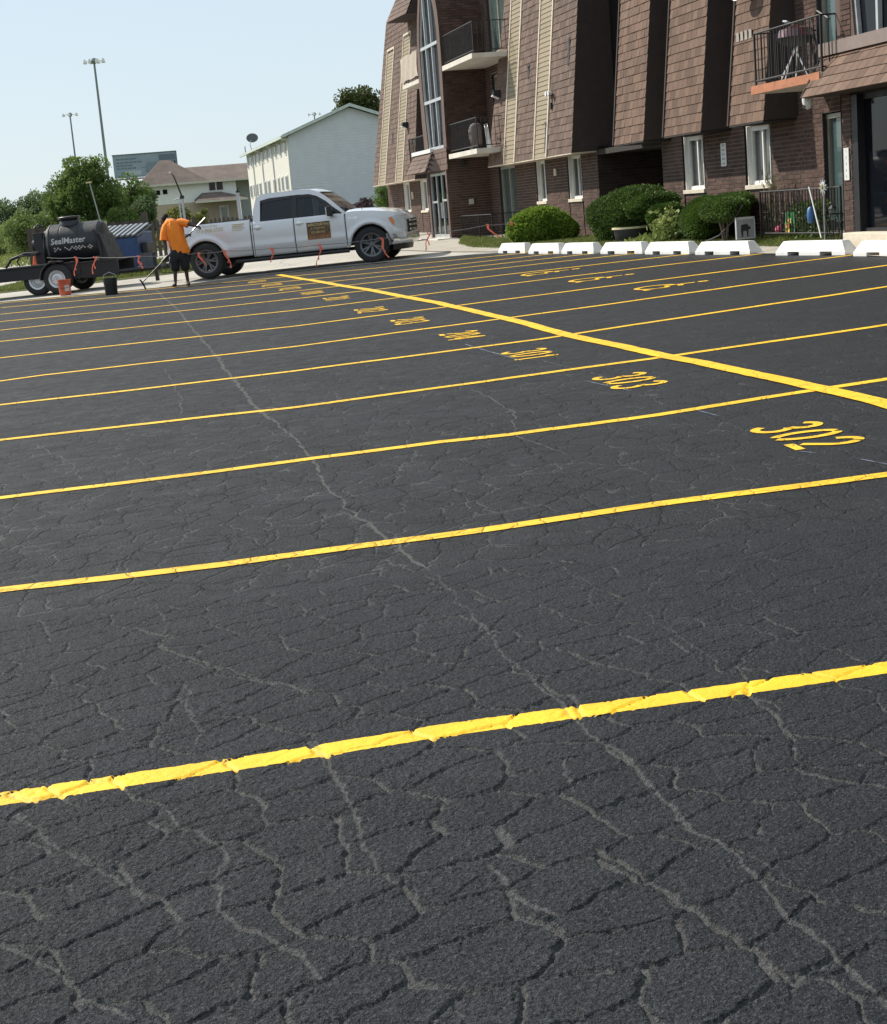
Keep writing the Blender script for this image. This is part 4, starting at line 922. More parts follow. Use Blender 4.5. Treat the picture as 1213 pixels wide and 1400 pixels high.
# ------------------------------------------------------------------ pickup truck
P0 = Vector((-4.87, 37.95)); P1 = Vector((-.98, 37.35)); te = (P1 - P0).normalized()
TR = thing('pickup_truck', 'silver crew cab pickup truck with dark wheels and door sign parked at the lot edge', 'pickup truck', (P0.x, P0.y, .425), math.atan2(te.y, te.x), ry=-math.atan(.02))
k = NT('pearl_paint'); p = k.n('TexCoord').outputs['Object']; sp_ = k.noise(p, 900, 1, 0.5)
k.l(k.mix(k.ramp(sp_, .4, .6, 0, .25), (.70, .71, .74), (.80, .80, .81)), k.b.inputs['Base Color']); k.b.inputs['Metallic'].default_value = .2; k.b.inputs['Roughness'].default_value = .36
k.b.inputs['Coat Weight'].default_value = 1; k.b.inputs['Coat Roughness'].default_value = .04; M_PAINT = k.m
M_CHROME = mat('chrome', (.80, .80, .80), .22, metal=.75, var=.04)
M_TYRE = mat('tyre_rubber', (.022, .022, .023), .8, var=.25, scale=12, bump=.3)
M_RIM = mat('dark_alloy', (.14, .145, .155), .35, metal=.6, var=.1)
M_RIMS = mat('silver_steel_rim', (.60, .61, .62), .35, metal=.7, var=.08)
M_LENS = glassy('headlamp_lens', (.75, .78, .8), .06, .45)
M_AMBER = mat('amber_lens', (.75, .16, .015), .2, var=.1, coat=1)
M_RED = mat('red_lens', (.45, .02, .015), .25, var=.1, coat=1)
M_TINT = glassy('tinted_window', (.006, .009, .016), .03, .96, 0.2)
M_TINT2 = glassy('front_door_window', (.03, .04, .05), .03, .55, 0.2)
ARC = [(0.0, .47), (3.94, .47)]     # wheel arches: centre x, radius
AZ = .41
def zbot(x):  # lower edge of the side panels
    z = .44 if -1.05 < x < 1.13 else (.40 if x < 3.45 else .42)
    if x < -.55: z = .46
    if x > 4.3: z = .46
    for c, r in ARC:
        if abs(x - c) < r: z = max(z, AZ + math.sqrt(r * r - (x - c) ** 2))
    return z
def ztop(x):
    if x < 1.14: return 1.265
    if x < 3.40: return 1.19
    pts_ = [(3.40, 1.19), (3.55, 1.205), (4.0, 1.18), (4.35, 1.13), (4.55, 1.08), (4.68, 1.0), (4.76, .90)]
    return interp(pts_, x)
def yhalf(x, z):
    y = .99
    if z > .95: y -= (z - .95) ** 2 * .55
    if z < .62: y -= (.62 - z) * .16 - .0
    if abs(z - .66) < .05: y += .006
    if x > 4.1: y -= ((x - 4.1) / .7) ** 2.4 * .20
    if x < -.85: y -= ((-.85 - x) / .3) ** 2 * .03
    for c, r in ARC:
        d_ = math.hypot(x - c, z - AZ)
        if r <= d_ < r + .13: y += .032 * (1 - abs((d_ - r - .045)) / .085) if abs(d_ - r - .045) < .085 else 0
        elif d_ < r: y += .01
    return y
def panel(name, x0, x1, side, zb=None, zt=None, m_=None, parent=None, off=0.0, nz=14):
    n = max(2, int((x1 - x0) / .03)); rows = []
    for i in range(n + 1):
        x = x0 + (x1 - x0) * i / n; b_ = (zb or zbot)(x); t_ = (zt or ztop)(x)
        rows.append([(x, side * (yhalf(x, b_ + (t_ - b_) * j / nz) + off), b_ + (t_ - b_) * j / nz) for j in range(nz + 1)])
    mb = MB(); mb.grid(rows); o = mb.build(name, m_ or M_PAINT, parent or TR, smooth=50, fix=False)
    want = side
    if sum(f.normal.y for f in o.data.polygons) * want < 0: o.data.flip_normals()
    s_ = o.modifiers.new('shell', 'SOLIDIFY'); s_.thickness = .012; s_.offset = -1
    return o
doors = {}
for s in (-1, 1):
    bed = panel('bedside', -.90, 1.125, s)
    panel('cab_pillar', 1.15, 1.18, s)
    dr = panel('door', 1.195, 2.165, s); doors[(s, 0)] = dr
    df = panel('door', 2.185, 3.375, s); doors[(s, 1)] = df
    fd = panel('fender', 3.395, 4.76, s)
# inner dark shell, floor, arches
sh = MB(); sh.box(-.85, 4.3, -.86, .86, .46, .62); sh.box(-.86, -.5, -.88, .88, .46, .95); sh.box(.52, 3.4, -.88, .88, .46, 1.12); sh.box(-.5, .52, -.6, .6, .46, 1.0); sh.box(3.4, 4.3, -.55, .55, .46, 1.08); sh.box(-.5, .52, -.88, .88, .93, 1.0); sh.box(3.44, 4.46, -.86, .86, .93, 1.02)
child(TR, sh, 'underbody', M_BLACKP)
rs = MB()
for s in (-1, 1): rs.box(1.05, 3.45, s * .97 - .05, s * .97 + .05, .30, .40) if False else rs.tube([(.7, s * .93, .33), (3.4, s * .93, .33)], .045, 8)
child(TR, rs, 'running_board', M_BLACKP)
ex = MB(); ex.tube([(-.8, .2, .42), (.8, .2, .40), (2.9, .2, .36)], .05, 8); ex.box(1.6, 2.6, -.3, .3, .27, .44); ex.box(-.1, .1, -.85, .85, .33, .42); ex.lathe([(.02, -.16), (.14, -.12), (.17, 0), (.14, .12), (.02, .16)], 12, 'y', (0, 0, .40)); child(TR, ex, 'driveline', M_BLACKP)
# bed
bd_ = MB(); bd_.box(-.88, 1.12, -.93, -.86, 1.24, 1.285); bd_.box(-.88, 1.12, .86, .93, 1.24, 1.285); bd_.box(-.90, -.83, -.86, .86, 1.24, 1.285); child(TR, bd_, 'bed_rail', M_BLACKP)
tg = MB(); tg.box(-.925, -.89, -.93, .93, .60, 1.25); child(TR, tg, 'tailgate', M_PAINT, bevel=.01)
for s in (-1, 1): child(TR, MB().box(-.93, -.86, s * .94 - .045, s * .94 + .045, .85, 1.2), 'tail_lamp', M_RED)
rb = MB(); rb.box(-1.05, -.93, -.93, .93, .46, .60); child(TR, rb, 'rear_bumper', M_CHROME, bevel=.03)
# hood (crowned sheet from cowl to nose), grille, nose
rows = []
for i in range(34):
    x = 3.40 + (4.78 - 3.40) * i / 33; zt = ztop(min(x, 4.76)); yh = yhalf(x, zt) + .002
    rows.append([(x + (.05 * math.cos(PI * j / 16 - PI / 2) if x > 4.6 else 0) * max(0, (x - 4.6) / .18), -yh + 2 * yh * j / 16, zt + .055 * math.sin(PI * j / 16) ** .5 * (1 if x < 4.5 else max(0, 1 - (x - 4.5) / .5)) + (.012 if 3 <= j <= 13 and x < 4.6 else 0)) for j in range(17)])
hd = MB().grid(rows).build('hood', M_PAINT, TR, smooth=50, fix=False)
if sum(f.normal.z for f in hd.data.polygons) < 0: hd.data.flip_normals()
gr = MB(); gr.box(4.70, 4.80, -.60, .60, .62, .93); child(TR, gr, 'grille', M_BLACKP, bevel=.02)
gb = MB()
for z in (.68, .78, .88): gb.box(4.79, 4.83, -.56, .56, z - .022, z + .022)
child(TR, gb, 'grille_bar', M_CHROME, bevel=.006)
nz_ = MB(); nz_.box(4.62, 4.77, -.80, .80, .55, .64); nz_.box(4.58, 4.76, -.78, .78, .64, .93); child(TR, nz_, 'nose', M_PAINT, bevel=.03)
bp = MB(); rows = []
for j in range(19):
    y = -.98 + 1.96 * j / 18; xo = 4.86 - .42 * (abs(y) / .98) ** 3.2; rows.append([(xo - .03, y, .64), (xo + .02, y, .60), (xo + .03, y, .46), (xo - .02, y, .38), (xo - .14, y, .36), (xo - .14, y, .64)])
bp.grid(rows, closed=True); child(TR, bp, 'front_bumper', M_CHROME, smooth=40)
val = MB(); rows = []
for j in range(13):
    y = -.86 + 1.72 * j / 12; xo = 4.74 - .35 * (abs(y) / .9) ** 3; rows.append([(xo, y, .38), (xo - .03, y, .24), (xo - .25, y, .26), (xo - .25, y, .38)])
val.grid(rows, closed=True); child(TR, val, 'air_dam', M_BLACKP)
for s in (-1, 1):
    def yy(x, z): return s * (yhalf(min(x, 4.76), z) + .012)
    hl = MB(); q = [(4.39, .985), (4.56, 1.03), (4.70, .99), (4.775, .86), (4.76, .71), (4.66, .715), (4.53, .77), (4.44, .86)]
    hl.add([(x, yy(x, z), z) for x, z in q] + [(x - .03, yy(x, z) * .86, z) for x, z in q], [tuple(range(8)), tuple(range(15, 7, -1))] + [(i, (i + 1) % 8, 8 + (i + 1) % 8, 8 + i) for i in range(8)])
    hp = child(TR, hl, 'headlight', M_LENS); 
    am = MB(); q = [(4.392, .975), (4.46, .995), (4.52, .90), (4.50, .79), (4.45, .86)]
    am.add([(x, yy(x, z) + s * .006, z) for x, z in q] + [(x, yy(x, z) - s * .02, z) for x, z in q], [tuple(range(5)), tuple(range(9, 4, -1))] + [(i, (i + 1) % 5, 5 + (i + 1) % 5, 5 + i) for i in range(5)]); am.build('turn_signal', M_AMBER, hp)
    fx = MB(); fx.lathe([(.01, 0), (.07, 0), (.075, .03), (.02, .05)], 14, 'x', (4.66, s * .62, .86)); fx.build('reflector', M_CHROME, hp)
# greenhouse
CB = [(1.20, 1.18), (1.22, 1.45), (1.30, 1.70), (1.42, 1.785), (1.60, 1.80), (2.3, 1.805), (2.62, 1.785), (2.80, 1.72), (3.05, 1.53), (3.42, 1.20)]
def ycab(z): return .955 - max(0, z - 1.18) * .27
roofrows = []
for i in range(len(CB) - 1):
    n = 4 if i else 2
    for j in range(n + (i == len(CB) - 2)):
        f_ = j / n; x = CB[i][0] + (CB[i + 1][0] - CB[i][0]) * f_; z = CB[i][1] + (CB[i + 1][1] - CB[i][1]) * f_
        yh = ycab(z) - .02; roofrows.append([(x, -yh + 2 * yh * q / 12, z + .03 * (1 - abs(q / 6 - 1) ** 2.5) * (1 if 1.35 < x < 2.75 else .2)) for q in range(13)])
rf = MB().grid([r for r in roofrows if 1.30 <= r[0][0] <= 2.86]).build('cab_roof', M_PAINT, TR, smooth=60, fix=False)
if sum(f.normal.z for f in rf.data.polygons) < 0: rf.data.flip_normals()
so = rf.modifiers.new('shell', 'SOLIDIFY'); so.thickness = .02; so.offset = -1
rw = MB().grid([r for r in roofrows if r[0][0] <= 1.31]).build('rear_panel', M_PAINT, TR, smooth=60, fix=True)
ws = MB().grid([[(x, y * .97, z + .004) for x, y, z in r] for r in roofrows if r[0][0] >= 2.86]).build('windshield', M_TINT2, TR, smooth=60, fix=False)
if sum(f.normal.z for f in ws.data.polygons) < 0: ws.data.flip_normals()
for s in (-1, 1):
    def side(poly, name, m_, off, parent=TR, th=.02):
        mb = MB(); n = len(poly)
        mb.add([(x, s * (ycab(z) + off), z) for x, z in poly] + [(x, s * (ycab(z) + off - th), z) for x, z in poly], [tuple(range(n)), tuple(range(2 * n - 1, n - 1, -1))] + [(i, (i + 1) % n, n + (i + 1) % n, n + i) for i in range(n)])
        return mb.build(name, m_, parent)
    # body-colour frame pieces round the glass
    side([(1.20, 1.17), (1.375, 1.17), (1.40, 1.66), (1.62, 1.70), (2.3, 1.71), (2.60, 1.69), (2.74, 1.64), (3.36, 1.17), (3.44, 1.17), (3.05, 1.54), (2.80, 1.73), (2.60, 1.80), (2.3, 1.82), (1.60, 1.815), (1.42, 1.80), (1.30, 1.715), (1.22, 1.45)], 'window_surround', M_PAINT, .0)
    side([(2.12, 1.17), (2.26, 1.17), (2.27, 1.71), (2.15, 1.71)], 'door_pillar', M_BLACKP, -.003)
    g1 = side([(1.40, 1.185), (2.14, 1.185), (2.16, 1.69), (1.66, 1.685), (1.45, 1.655)], 'window', M_TINT, -.006, doors[(s, 0)], .008)
    g2 = side([(2.27, 1.19), (2.66, 1.19), (2.80, 1.15), (3.36, 1.155), (2.95, 1.50), (2.74, 1.625), (2.58, 1.675), (2.28, 1.69)], 'window', M_TINT2, -.006, doors[(s, 1)], .008)
    side([(2.275, 1.63), (2.57, 1.63), (2.75, 1.57), (3.20, 1.20), (3.33, 1.17), (2.95, 1.51), (2.75, 1.64), (2.56, 1.70), (2.275, 1.70)], 'window_visor', M_BLACKP, .008, doors[(s, 1)], .012)
    side([(1.40, 1.60), (1.98, 1.64), (2.15, 1.64), (2.15, 1.70), (1.66, 1.70), (1.42, 1.665)], 'window_visor', M_BLACKP, .008, doors[(s, 0)], .012)
    for hx, dd in ((1.30, 0), (2.30, 1)):
        hm = MB(); hm.box(hx - .09, hx + .10, s * 1.0 - .02, s * 1.0 + .03, 1.045, 1.075); hm.lathe([(.005, -.012), (.055, -.01), (.062, 0), (.055, .004)], 16, 'y', (hx, s * .99, 1.055)); hm.build('handle', M_CHROME, doors[(s, dd)], bevel=.006)
    mr = MB(); mr.box(3.02, 3.14, s * 1.02 if s > 0 else -1.24, 1.24 if s > 0 else -1.02, 1.15, 1.38); mr.box(3.05, 3.10, s * .95 - .1, s * .95 + .1, 1.14, 1.19); mr.build('mirror', M_BLACKP, doors[(s, 1)], bevel=.03)
    MB().box(3.0, 3.015, s * 1.13 - .08, s * 1.13 + .08, 1.17, 1.36).build('mirror_glass', M_CHROME, doors[(s, 1)])
wl = MB(); wl.tube([(3.42, -.5, 1.225), (3.30, .2, 1.30)], .012, 6); wl.tube([(3.42, .2, 1.225), (3.30, .75, 1.28)], .012, 6); wl.box(3.36, 3.44, -.8, .8, 1.19, 1.215); child(TR, wl, 'wiper', M_BLACKP)
at_ = MB(); at_.tube([(3.78, -.80, 1.20), (3.76, -.82, 1.30)], .006, 6); child(TR, at_, 'antenna', M_BLACK)
se = MB()
for x in (1.72, 2.72):
    for s in (-1, 1): se.box(x, x + .14, s * .42 - .22, s * .42 + .22, .9, 1.42); se.box(x - .02, x + .1, s * .42 - .11, s * .42 + .11, 1.44, 1.60)
child(TR, se, 'seat', M_BLACKP, bevel=.03)
# wheels
def wheel(R, rimR, Wd, spokes, m_rim, m_tyre=M_TYRE):
    ty = MB(); h = Wd / 2
    ty.lathe([(rimR - .01, -h * .9), (rimR + .03, -h), (R - .05, -h * 1.0), (R - .015, -h * .82), (R, -h * .55), (R, h * .55), (R - .015, h * .82), (R - .05, h), (rimR + .03, h), (rimR - .01, h * .9)], 40, 'y', cap=False)
    rm = MB(); rm.lathe([(rimR - .045, -h * .55), (rimR - .03, -h * .92), (rimR + .012, -h * .97), (rimR + .012, -h * .80), (rimR - .01, h * .8), (rimR - .04, h * .8)], 40, 'y', cap=False)
    rm.lathe([(.01, -h * .66), (.045, -h * .66), (.075, -h * .60), (.08, -h * .2), (.01, -h * .1)], 20, 'y')
    if spokes:
        for i in range(spokes):
            a = 2 * PI * i / spokes
            for dv in (-.13, .13):
                a0, a1 = a + dv * .5, a + dv * 1.25; w_ = .017
                p0, p1 = Vector((math.cos(a0) * .06, 0, math.sin(a0) * .06)), Vector((math.cos(a1) * (rimR - .015), 0, math.sin(a1) * (rimR - .015)))
                t = (p1 - p0).normalized(); nn = Vector((-t.z, 0, t.x)) * w_
                y0, y1, y2 = -h * .70, -h * .86, -h * .35
                rm.hexa([(p0 - nn + Vector((0, y0, 0))), (p0 + nn + Vector((0, y0, 0))), (p1 + nn * 1.15 + Vector((0, y1, 0))), (p1 - nn * 1.15 + Vector((0, y1, 0))), (p0 - nn + Vector((0, y2, 0))), (p0 + nn + Vector((0, y2, 0))), (p1 + nn * 1.15 + Vector((0, y2, 0))), (p1 - nn * 1.15 + Vector((0, y2, 0)))])
    else:
        n = 16; prof = [(.02, -h * .75), (.07, -h * .75), (.085, -h * .9), (.12, -h * .8), (.15, -h * .55), (rimR - .04, -h * .7)]
        rm.lathe(prof, 32, 'y', cap=False); rm.lathe([(.005, -h * .75), (.03, -h * .75), (.035, -h * .3), (.005, -h * .3)], 12, 'y')
    dk = MB(); dk.lathe([(.02, -h * .1), (rimR - .05, -h * .1), (rimR - .05, h * .5), (.02, h * .5)], 24, 'y')
    return ty, rm, dk
ty, rm, dk = wheel(.412, .262, .26, 6, M_RIM)
tm, rm_, dm = ty.mesh('tyre', 40), rm.mesh('rim', 40), dk.mesh('brake', 40)
for me, mm in ((tm, M_TYRE), (rm_, M_RIM), (dm, M_BLACKP)):
    me.materials.append(mm); bm = bmesh.new(); bm.from_mesh(me); bmesh.ops.recalc_face_normals(bm, faces=bm.faces); bm.to_mesh(me); bm.free()
for x, y in ((0, -.86), (3.94, -.86), (0, .86), (3.94, .86)):
    t = link('wheel', tm, None, TR); t.location = (x, y, .412); t.rotation_euler = (0, random.uniform(0, 1), 0 if y < 0 else PI)
    link('rim', rm_, None, t); link('brake', dm, None, t)
# bed rack posts with lamp wand
rk = MB()
for s in (-1,):
    for x in (-.42, .93):
        rk.box(x - .022, x + .022, s * .90 - .025, s * .90 + .025, 1.28, 1.90)
    rk.tube([(-.42, s * .90, 1.88), (-.50, s * .90, 1.92), (-.62, s * .90, 1.88)], .018, 6) if s < 0 else None
rk.box(-.52, -.49, -.915, -.885, 1.28, 1.84); rk.box(.87, .895, -.915, -.885, 1.28, 1.88)
child(TR, rk, 'rack_post', M_ALU)
kb = MB(); kb.box(-.46, -.38, -.94, -.86, 1.90, 1.97); kb.tube([(-.42, -.9, 1.95), (-.55, -.9, 2.42), (-.60, -.9, 2.50)], .022, 8, .010); kb.box(.885, .965, -.94, -.86, 1.90, 1.94); kb.tube([(.92, -.9, 1.93), (.92, -.9, 2.0)], .02, 8); child(TR, kb, 'rack_cap', M_BLACKP, bevel=.006)
MB().lathe([(.01, 0), (.03, .01), (.03, .03), (.01, .035)], 10, 'z', (-.63, -.9, 2.50)).build('rack_lamp', M_WHITE, TR)
# lettering
def side_text(s, x0, z0, size, m_, parent, shear=0.0, bold=0.0, name='lettering', yoff=.004, sx=1.0):
    vs, fs = text_shape(s, size, shear, bold)
    mb = MB(); mb.add([(x0 + a * sx, -(yhalf(x0 + a * sx, z0 + b) + yoff), z0 + b) for a, b, c in vs], fs)
    o = mb.build(name, m_, parent, fix=False)
    if sum(f.normal.y for f in o.data.polygons) > 0: o.data.flip_normals()
    return o
M_GOLD = mat('gold_lettering', (.55, .44, .20), .4, var=.1)
side_text('773-968-5335', -.20, 1.075, .115, M_GOLD, bed, bold=.001, yoff=.006) if False else None
bedn = [o for o in TR.children if o.name.startswith('bedside')][0]
side_text('773-968-5335', -.18, 1.07, .118, M_GOLD, bedn, bold=.0015, yoff=.006); side_text('SEALCOATING', -.02, 1.185, .055, M_GOLD, bedn, yoff=.006)
for i in range(4): MB().box(.70, 1.0 - .05 * (i % 2), -.9885 + .0, -.978, 1.175 - i * .045, 1.19 - i * .045).build('decal_line', M_GOLD, bedn)
side_text('4X4', -.52, 1.02, .085, M_BLACK, bedn, shear=.2, bold=.004, sx=1.5, yoff=.006)
fdn = [o for o in TR.children if o.name.startswith('fender')][0]
side_text('F-150', 3.46, 1.035, .062, M_CHROME, fdn, shear=.2, bold=.003, sx=1.5, yoff=.006)
dd = doors[(-1, 1)]
k = NT('door_sign_print'); p = k.n('TexCoord').outputs['Object']; sp_ = k.n('SeparateXYZ', i={0: p})
c1 = k.mix(k.ramp(sp_.outputs[2], .66, .86), (.24, .09, .03), (.06, .04, .03)); c1 = k.mix(k.ramp(k.noise(p, 16, 4, .7), .48, .62, 0, .8), c1, (.36, .17, .05)); k.l(c1, k.b.inputs['Base Color']); k.b.inputs['Roughness'].default_value = .4
sg = MB(); sg.grid([[(x, -(yhalf(x, z) + .009), z) for z in np.linspace(.66, 1.05, 8)] for x in np.linspace(2.47, 3.02, 10)]); sg_ = sg.build('door_sign', k.m, dd, fix=False)
if sum(f.normal.y for f in sg_.data.polygons) > 0: sg_.data.flip_normals()
side_text('SEALCOATING', 2.50, .965, .078, M_GOLD, dd, bold=.002, yoff=.013); side_text('& STRIPING', 2.56, .885, .07, M_GOLD, dd, yoff=.013); side_text('773-968-5335', 2.56, .80, .06, M_GOLD, dd, bold=.001, yoff=.013)

# ------------------------------------------------------------------ tank trailer
TX0 = Vector((-8.75, 39.3)); TA = math.radians(-7)
TL = thing('tank_trailer', 'black trailer with sealcoat tank, hose reel and white lettering hitched to the truck', 'trailer', (TX0.x, TX0.y, T(TX0.x, TX0.y)), TA, ry=-.022)
M_TANK = mat('black_tank', (.018, .019, .022), .42, var=.3, scale=4, bump=.25, bscale=14, bdist=.01)
M_FRAMEB = mat('black_frame', (.011, .011, .012), .5, var=.3, scale=5, bump=.2)
# wheel centre at x=0; deck runs from -1.85 to 1.5, tongue to 2.9
fr = MB(); fr.box(-1.86, .55, -.80, -.74, .40, .73); fr.box(-1.86, .55, .74, .80, .40, .73); fr.box(-1.86, 1.35, -.80, .80, .66, .70); fr.box(-1.86, -1.80, -.74, .74, .42, .70); fr.box(.55, 1.45, -.76, -.70, .30, .70); fr.box(.55, 1.45, .70, .76, .30, .70); fr.box(-3.2, -1.9, -.80, .80, .42, .72)
child(TL, fr, 'frame', M_FRAMEB, bevel=.008)
sd_ = MB(); sd_.hexa([(-.35, -.78, .32), (1.5, -.78, .36), (1.5, -.70, .36), (-.35, -.70, .32), (-.35, -.78, .68), (1.5, -.78, .72), (1.5, -.70, .72), (-.35, -.70, .68)]); child(TL, sd_, 'side_skirt', M_FRAMEB)
tn = MB(); tn.box(1.35, 2.85, -.05, .05, .33, .43); tn.tube([(1.35, -.65, .38), (2.5, -.05, .38)], .045, 4); tn.tube([(1.35, .65, .38), (2.5, .05, .38)], .045, 4); tn.box(2.2, 2.28, -.16, -.08, .05, .75); child(TL, tn, 'tongue', M_FRAMEB)
hs = MB(); hs.tube([(2.6, .05, .42), (2.9, .1, .22), (3.3, .12, .25), (3.55, .1, .42)], .012, 6); child(TL, hs, 'safety_chain', M_BLACK)
tk = MB(); R = .50; prof = [(.05, -.40), (.30, -.40), (R - .05, -.36), (R, -.28), (R, -.02), (R - .012, 0), (R, .02), (R, .46), (R - .012, .48), (R, .50), (R, .95), (R - .05, 1.03), (.3, 1.07), (.05, 1.07)]
tk.lathe(prof, 48, 'x', (0, 0, 1.16)); tank = child(TL, tk, 'tank', M_TANK, smooth=30)
ld = MB(); ld.lathe([(.27, 0), (.25, .10), (.20, .16)], 24, 'z', (.18, 0, 1.60)); ld.lathe([(.26, 0), (.27, .02), (.27, .05), (.25, .065), (.05, .075)], 24, 'z', (.18, 0, 1.76)); ld.build('lid', M_TANK, tank, smooth=30)
er = MB(); er.lathe([(R + .012, -.30), (R + .012, -.27)], 40, 'x', (0, 0, 1.16)); er.lathe([(.38, 0), (.38, .04)], 30, 'x', (-.46, 0, 1.16)); er.build('end_ring', M_RIMS if False else mat('worn_steel', (.16, .16, .15), .5, metal=.5, var=.3), tank)
pm = MB(); pm.box(-.66, -.44, -.38, .30, .75, 1.50); pm.lathe([(.02, 0), (.14, 0), (.14, .12), (.02, .12)], 16, 'x', (-.74, -.2, 1.2)); pm.tube([(-.5, -.42, 1.55), (-.58, -.45, 1.62), (-.5, -.4, 1.70), (-.36, -.35, 1.62)], .03, 8); child(TL, pm, 'pump', M_BLACKP, bevel=.02)
hz = MB(); hz.tube([(-.55, -.45, 1.02), (-.9, -.5, 1.03), (-1.25, -.52, .93), (-1.42, -.5, .74)], .035, 8); hz.tube([(-.6, -.5, 1.0), (-1.0, -.55, .98), (-1.1, -.55, .85), (-1.05, -.5, .75)], .02, 8); child(TL, hz, 'hose', M_BLACKP, smooth=40)
sp2 = MB(); sp2.box(-.34, -.24, -.5, .5, .70, .80); sp2.box(.2, .3, -.5, .5, .70, .74); sp2.box(.88, .98, -.5, .5, .70, .80); child(TL, sp2, 'saddle', mat('wood_block', (.23, .17, .11), .9, var=.3), bevel=.01)
fs_ = MB(); fs_.hexa([(1.04, -.60, .66), (1.26, -.60, .66), (1.26, .60, .66), (1.04, .60, .66), (.94, -.50, 1.36), (1.06, -.50, 1.34), (1.06, .50, 1.34), (.94, .50, 1.36)]); fs_.tube([(1.10, -.60, .6), (1.05, -.58, 1.1), (.93, -.55, 1.45)], .03, 8); child(TL, fs_, 'engine_cover', M_FRAMEB, bevel=.03)
fe = MB()
rows = []
for i in range(15):
    a = PI * (1.02 - .60 * i / 14 * 1.0) ; a = PI * (1.0 - i / 14 * .62)
    rows.append([(math.cos(a) * r_, y, .36 + math.sin(a) * r_) for r_, y in ((.43, -1.0), (.43, -.72), (.41, -.72), (.41, -1.0))])
fe.grid(rows, closed=True); child(TL, fe, 'fender', mat('grey_fender', (.10, .10, .105), .35, metal=.5, var=.2))
ty, rm, dk = wheel(.355, .20, .20, 0, M_RIMS); tm2, rm2 = ty.mesh('tyre', 40), rm.mesh('rim', 40)
for me, mm in ((tm2, M_TYRE), (rm2, M_RIMS)):
    me.materials.append(mm); bm = bmesh.new(); bm.from_mesh(me); bmesh.ops.recalc_face_normals(bm, faces=bm.faces); bm.to_mesh(me); bm.free()
for x, y in ((0, -.88), (-.60, -.62), (0, .88), (-.60, .62)):
    t = link('wheel', tm2, None, TL); t.location = (x, y, .355); t.rotation_euler = (0, .3, 0 if y < 0 else PI); link('rim', rm2, None, t)
rl = MB(); rl.box(-1.80, -1.70, -.815, -.79, .56, .70); child(TL, rl, 'marker_lamp', M_RED)
wd = MB(); wd.tube([(1.02, -.1, 1.45), (.86, -.1, 2.58)], .016, 6); child(TL, wd, 'squeegee_pole', mat('grey_pole', (.35, .36, .33), .5, var=.15)); MB().box(.78, .90, -.14, -.06, 2.56, 2.60).build('pole_tip', mat('pale_yellow', (.6, .55, .25), .6), TL)
# lettering wrapped on the tank
def tank_text(s, x0, h0, size, m_, shear=.12):
    vs, fs = text_shape(s, size, shear, .004); mb = MB()
    mb.add([(x0 + a, -(R + .006) * math.cos((h0 + b) / R), 1.16 + (R + .006) * math.sin((h0 + b) / R)) for a, b, c in vs], fs); o = mb.build('lettering', m_, tank, fix=False)
    return o
M_LETW = mat('worn_white_letter', (.50, .50, .50), .6, var=.3, scale=25)
tank_text('SealMaster', -.20, .02, .20, M_LETW)
ck = MB()
for i in range(22):
    for j in range(3):
        if (i + j) % 2 == 0 and random.random() > .22:
            a0, x = -.16 + j * .034, -.14 + i * .045
            P_ = lambda x, h_: (x, -(R + .006) * math.cos(h_ / R), 1.16 + (R + .006) * math.sin(h_ / R)); ck.quad(P_(x, a0), P_(x + .042, a0), P_(x + .042, a0 + .032), P_(x, a0 + .032))
ck.build('checker_band', M_LETW, tank, fix=False)['kind'] = 'stuff'
# cone on the trailer edge
cn = thing('traffic_cone', 'small orange traffic cone standing on the black trailer deck', 'traffic cone', (-9.46, 38.75, 1.06))
c_ = MB(); c_.lathe([(.055, 0), (.052, .02), (.022, .20), (.01, .205)], 16); c_.build('cone', mat('orange_cone', (.75, .14, .04), .5, var=.1), cn, smooth=40); MB().box(-.07, .07, -.07, .07, -.0, .012).build('base', mat('orange_base', (.6, .12, .04), .6), cn)

# ------------------------------------------------------------------ buckets
def bucket(name, label, loc, m_, m2, lid=False):
    t = thing(name, label, 'bucket', loc)
    b = MB(); b.lathe([(.13, 0), (.135, .01), (.152, .34), (.160, .345), (.160, .37), (.148, .37), (.146, .34), (.125, .02)], 28); b.build('body', m_, t, smooth=35)
    r = MB(); r.lathe([(.156, .30), (.164, .302), (.164, .318), (.156, .32)], 28); r.lathe([(.153, .26), (.160, .262), (.160, .272), (.153, .274)], 28); r.build('rib', m_, t, smooth=35)
    h_ = MB(); h_.tube([(-.16, 0, .30), (-.13, -.02, .44), (0, -.05, .50), (.13, -.02, .44), (.16, 0, .30)] if not lid else [(-.16, 0, .30), (-.15, -.13, .20), (0, -.18, .16), (.15, -.13, .20), (.16, 0, .30)], .005, 6); h_.build('handle', m2, t)
    return t
ob = bucket('paint_bucket', 'scuffed orange red plastic bucket with a pale label beside the trailer wheel', (-8.55, 37.6, T(-8.55, 37.6)), mat('orange_red_plastic', (.50, .10, .05), .5, var=.2, scale=8), M_BLACK, True)
lb_ = MB(); rows = []
for i in range(9):
    a = -1.35 + .8 * i / 8 ; rows.append([(.1475 * math.cos(a), .1475 * math.sin(a), .10), (.1525 * math.cos(a), .1525 * math.sin(a), .24)])
lb_.grid(rows); lb_.build('label_patch', mat('torn_label', (.55, .50, .45), .8, var=.4, scale=30), ob, fix=False)
bucket('paint_bucket', 'black plastic bucket with raised wire handle at the edge of the fresh asphalt', (-6.98, 35.2, T(-6.98, 35.2)), M_BLACKP, M_ALU)

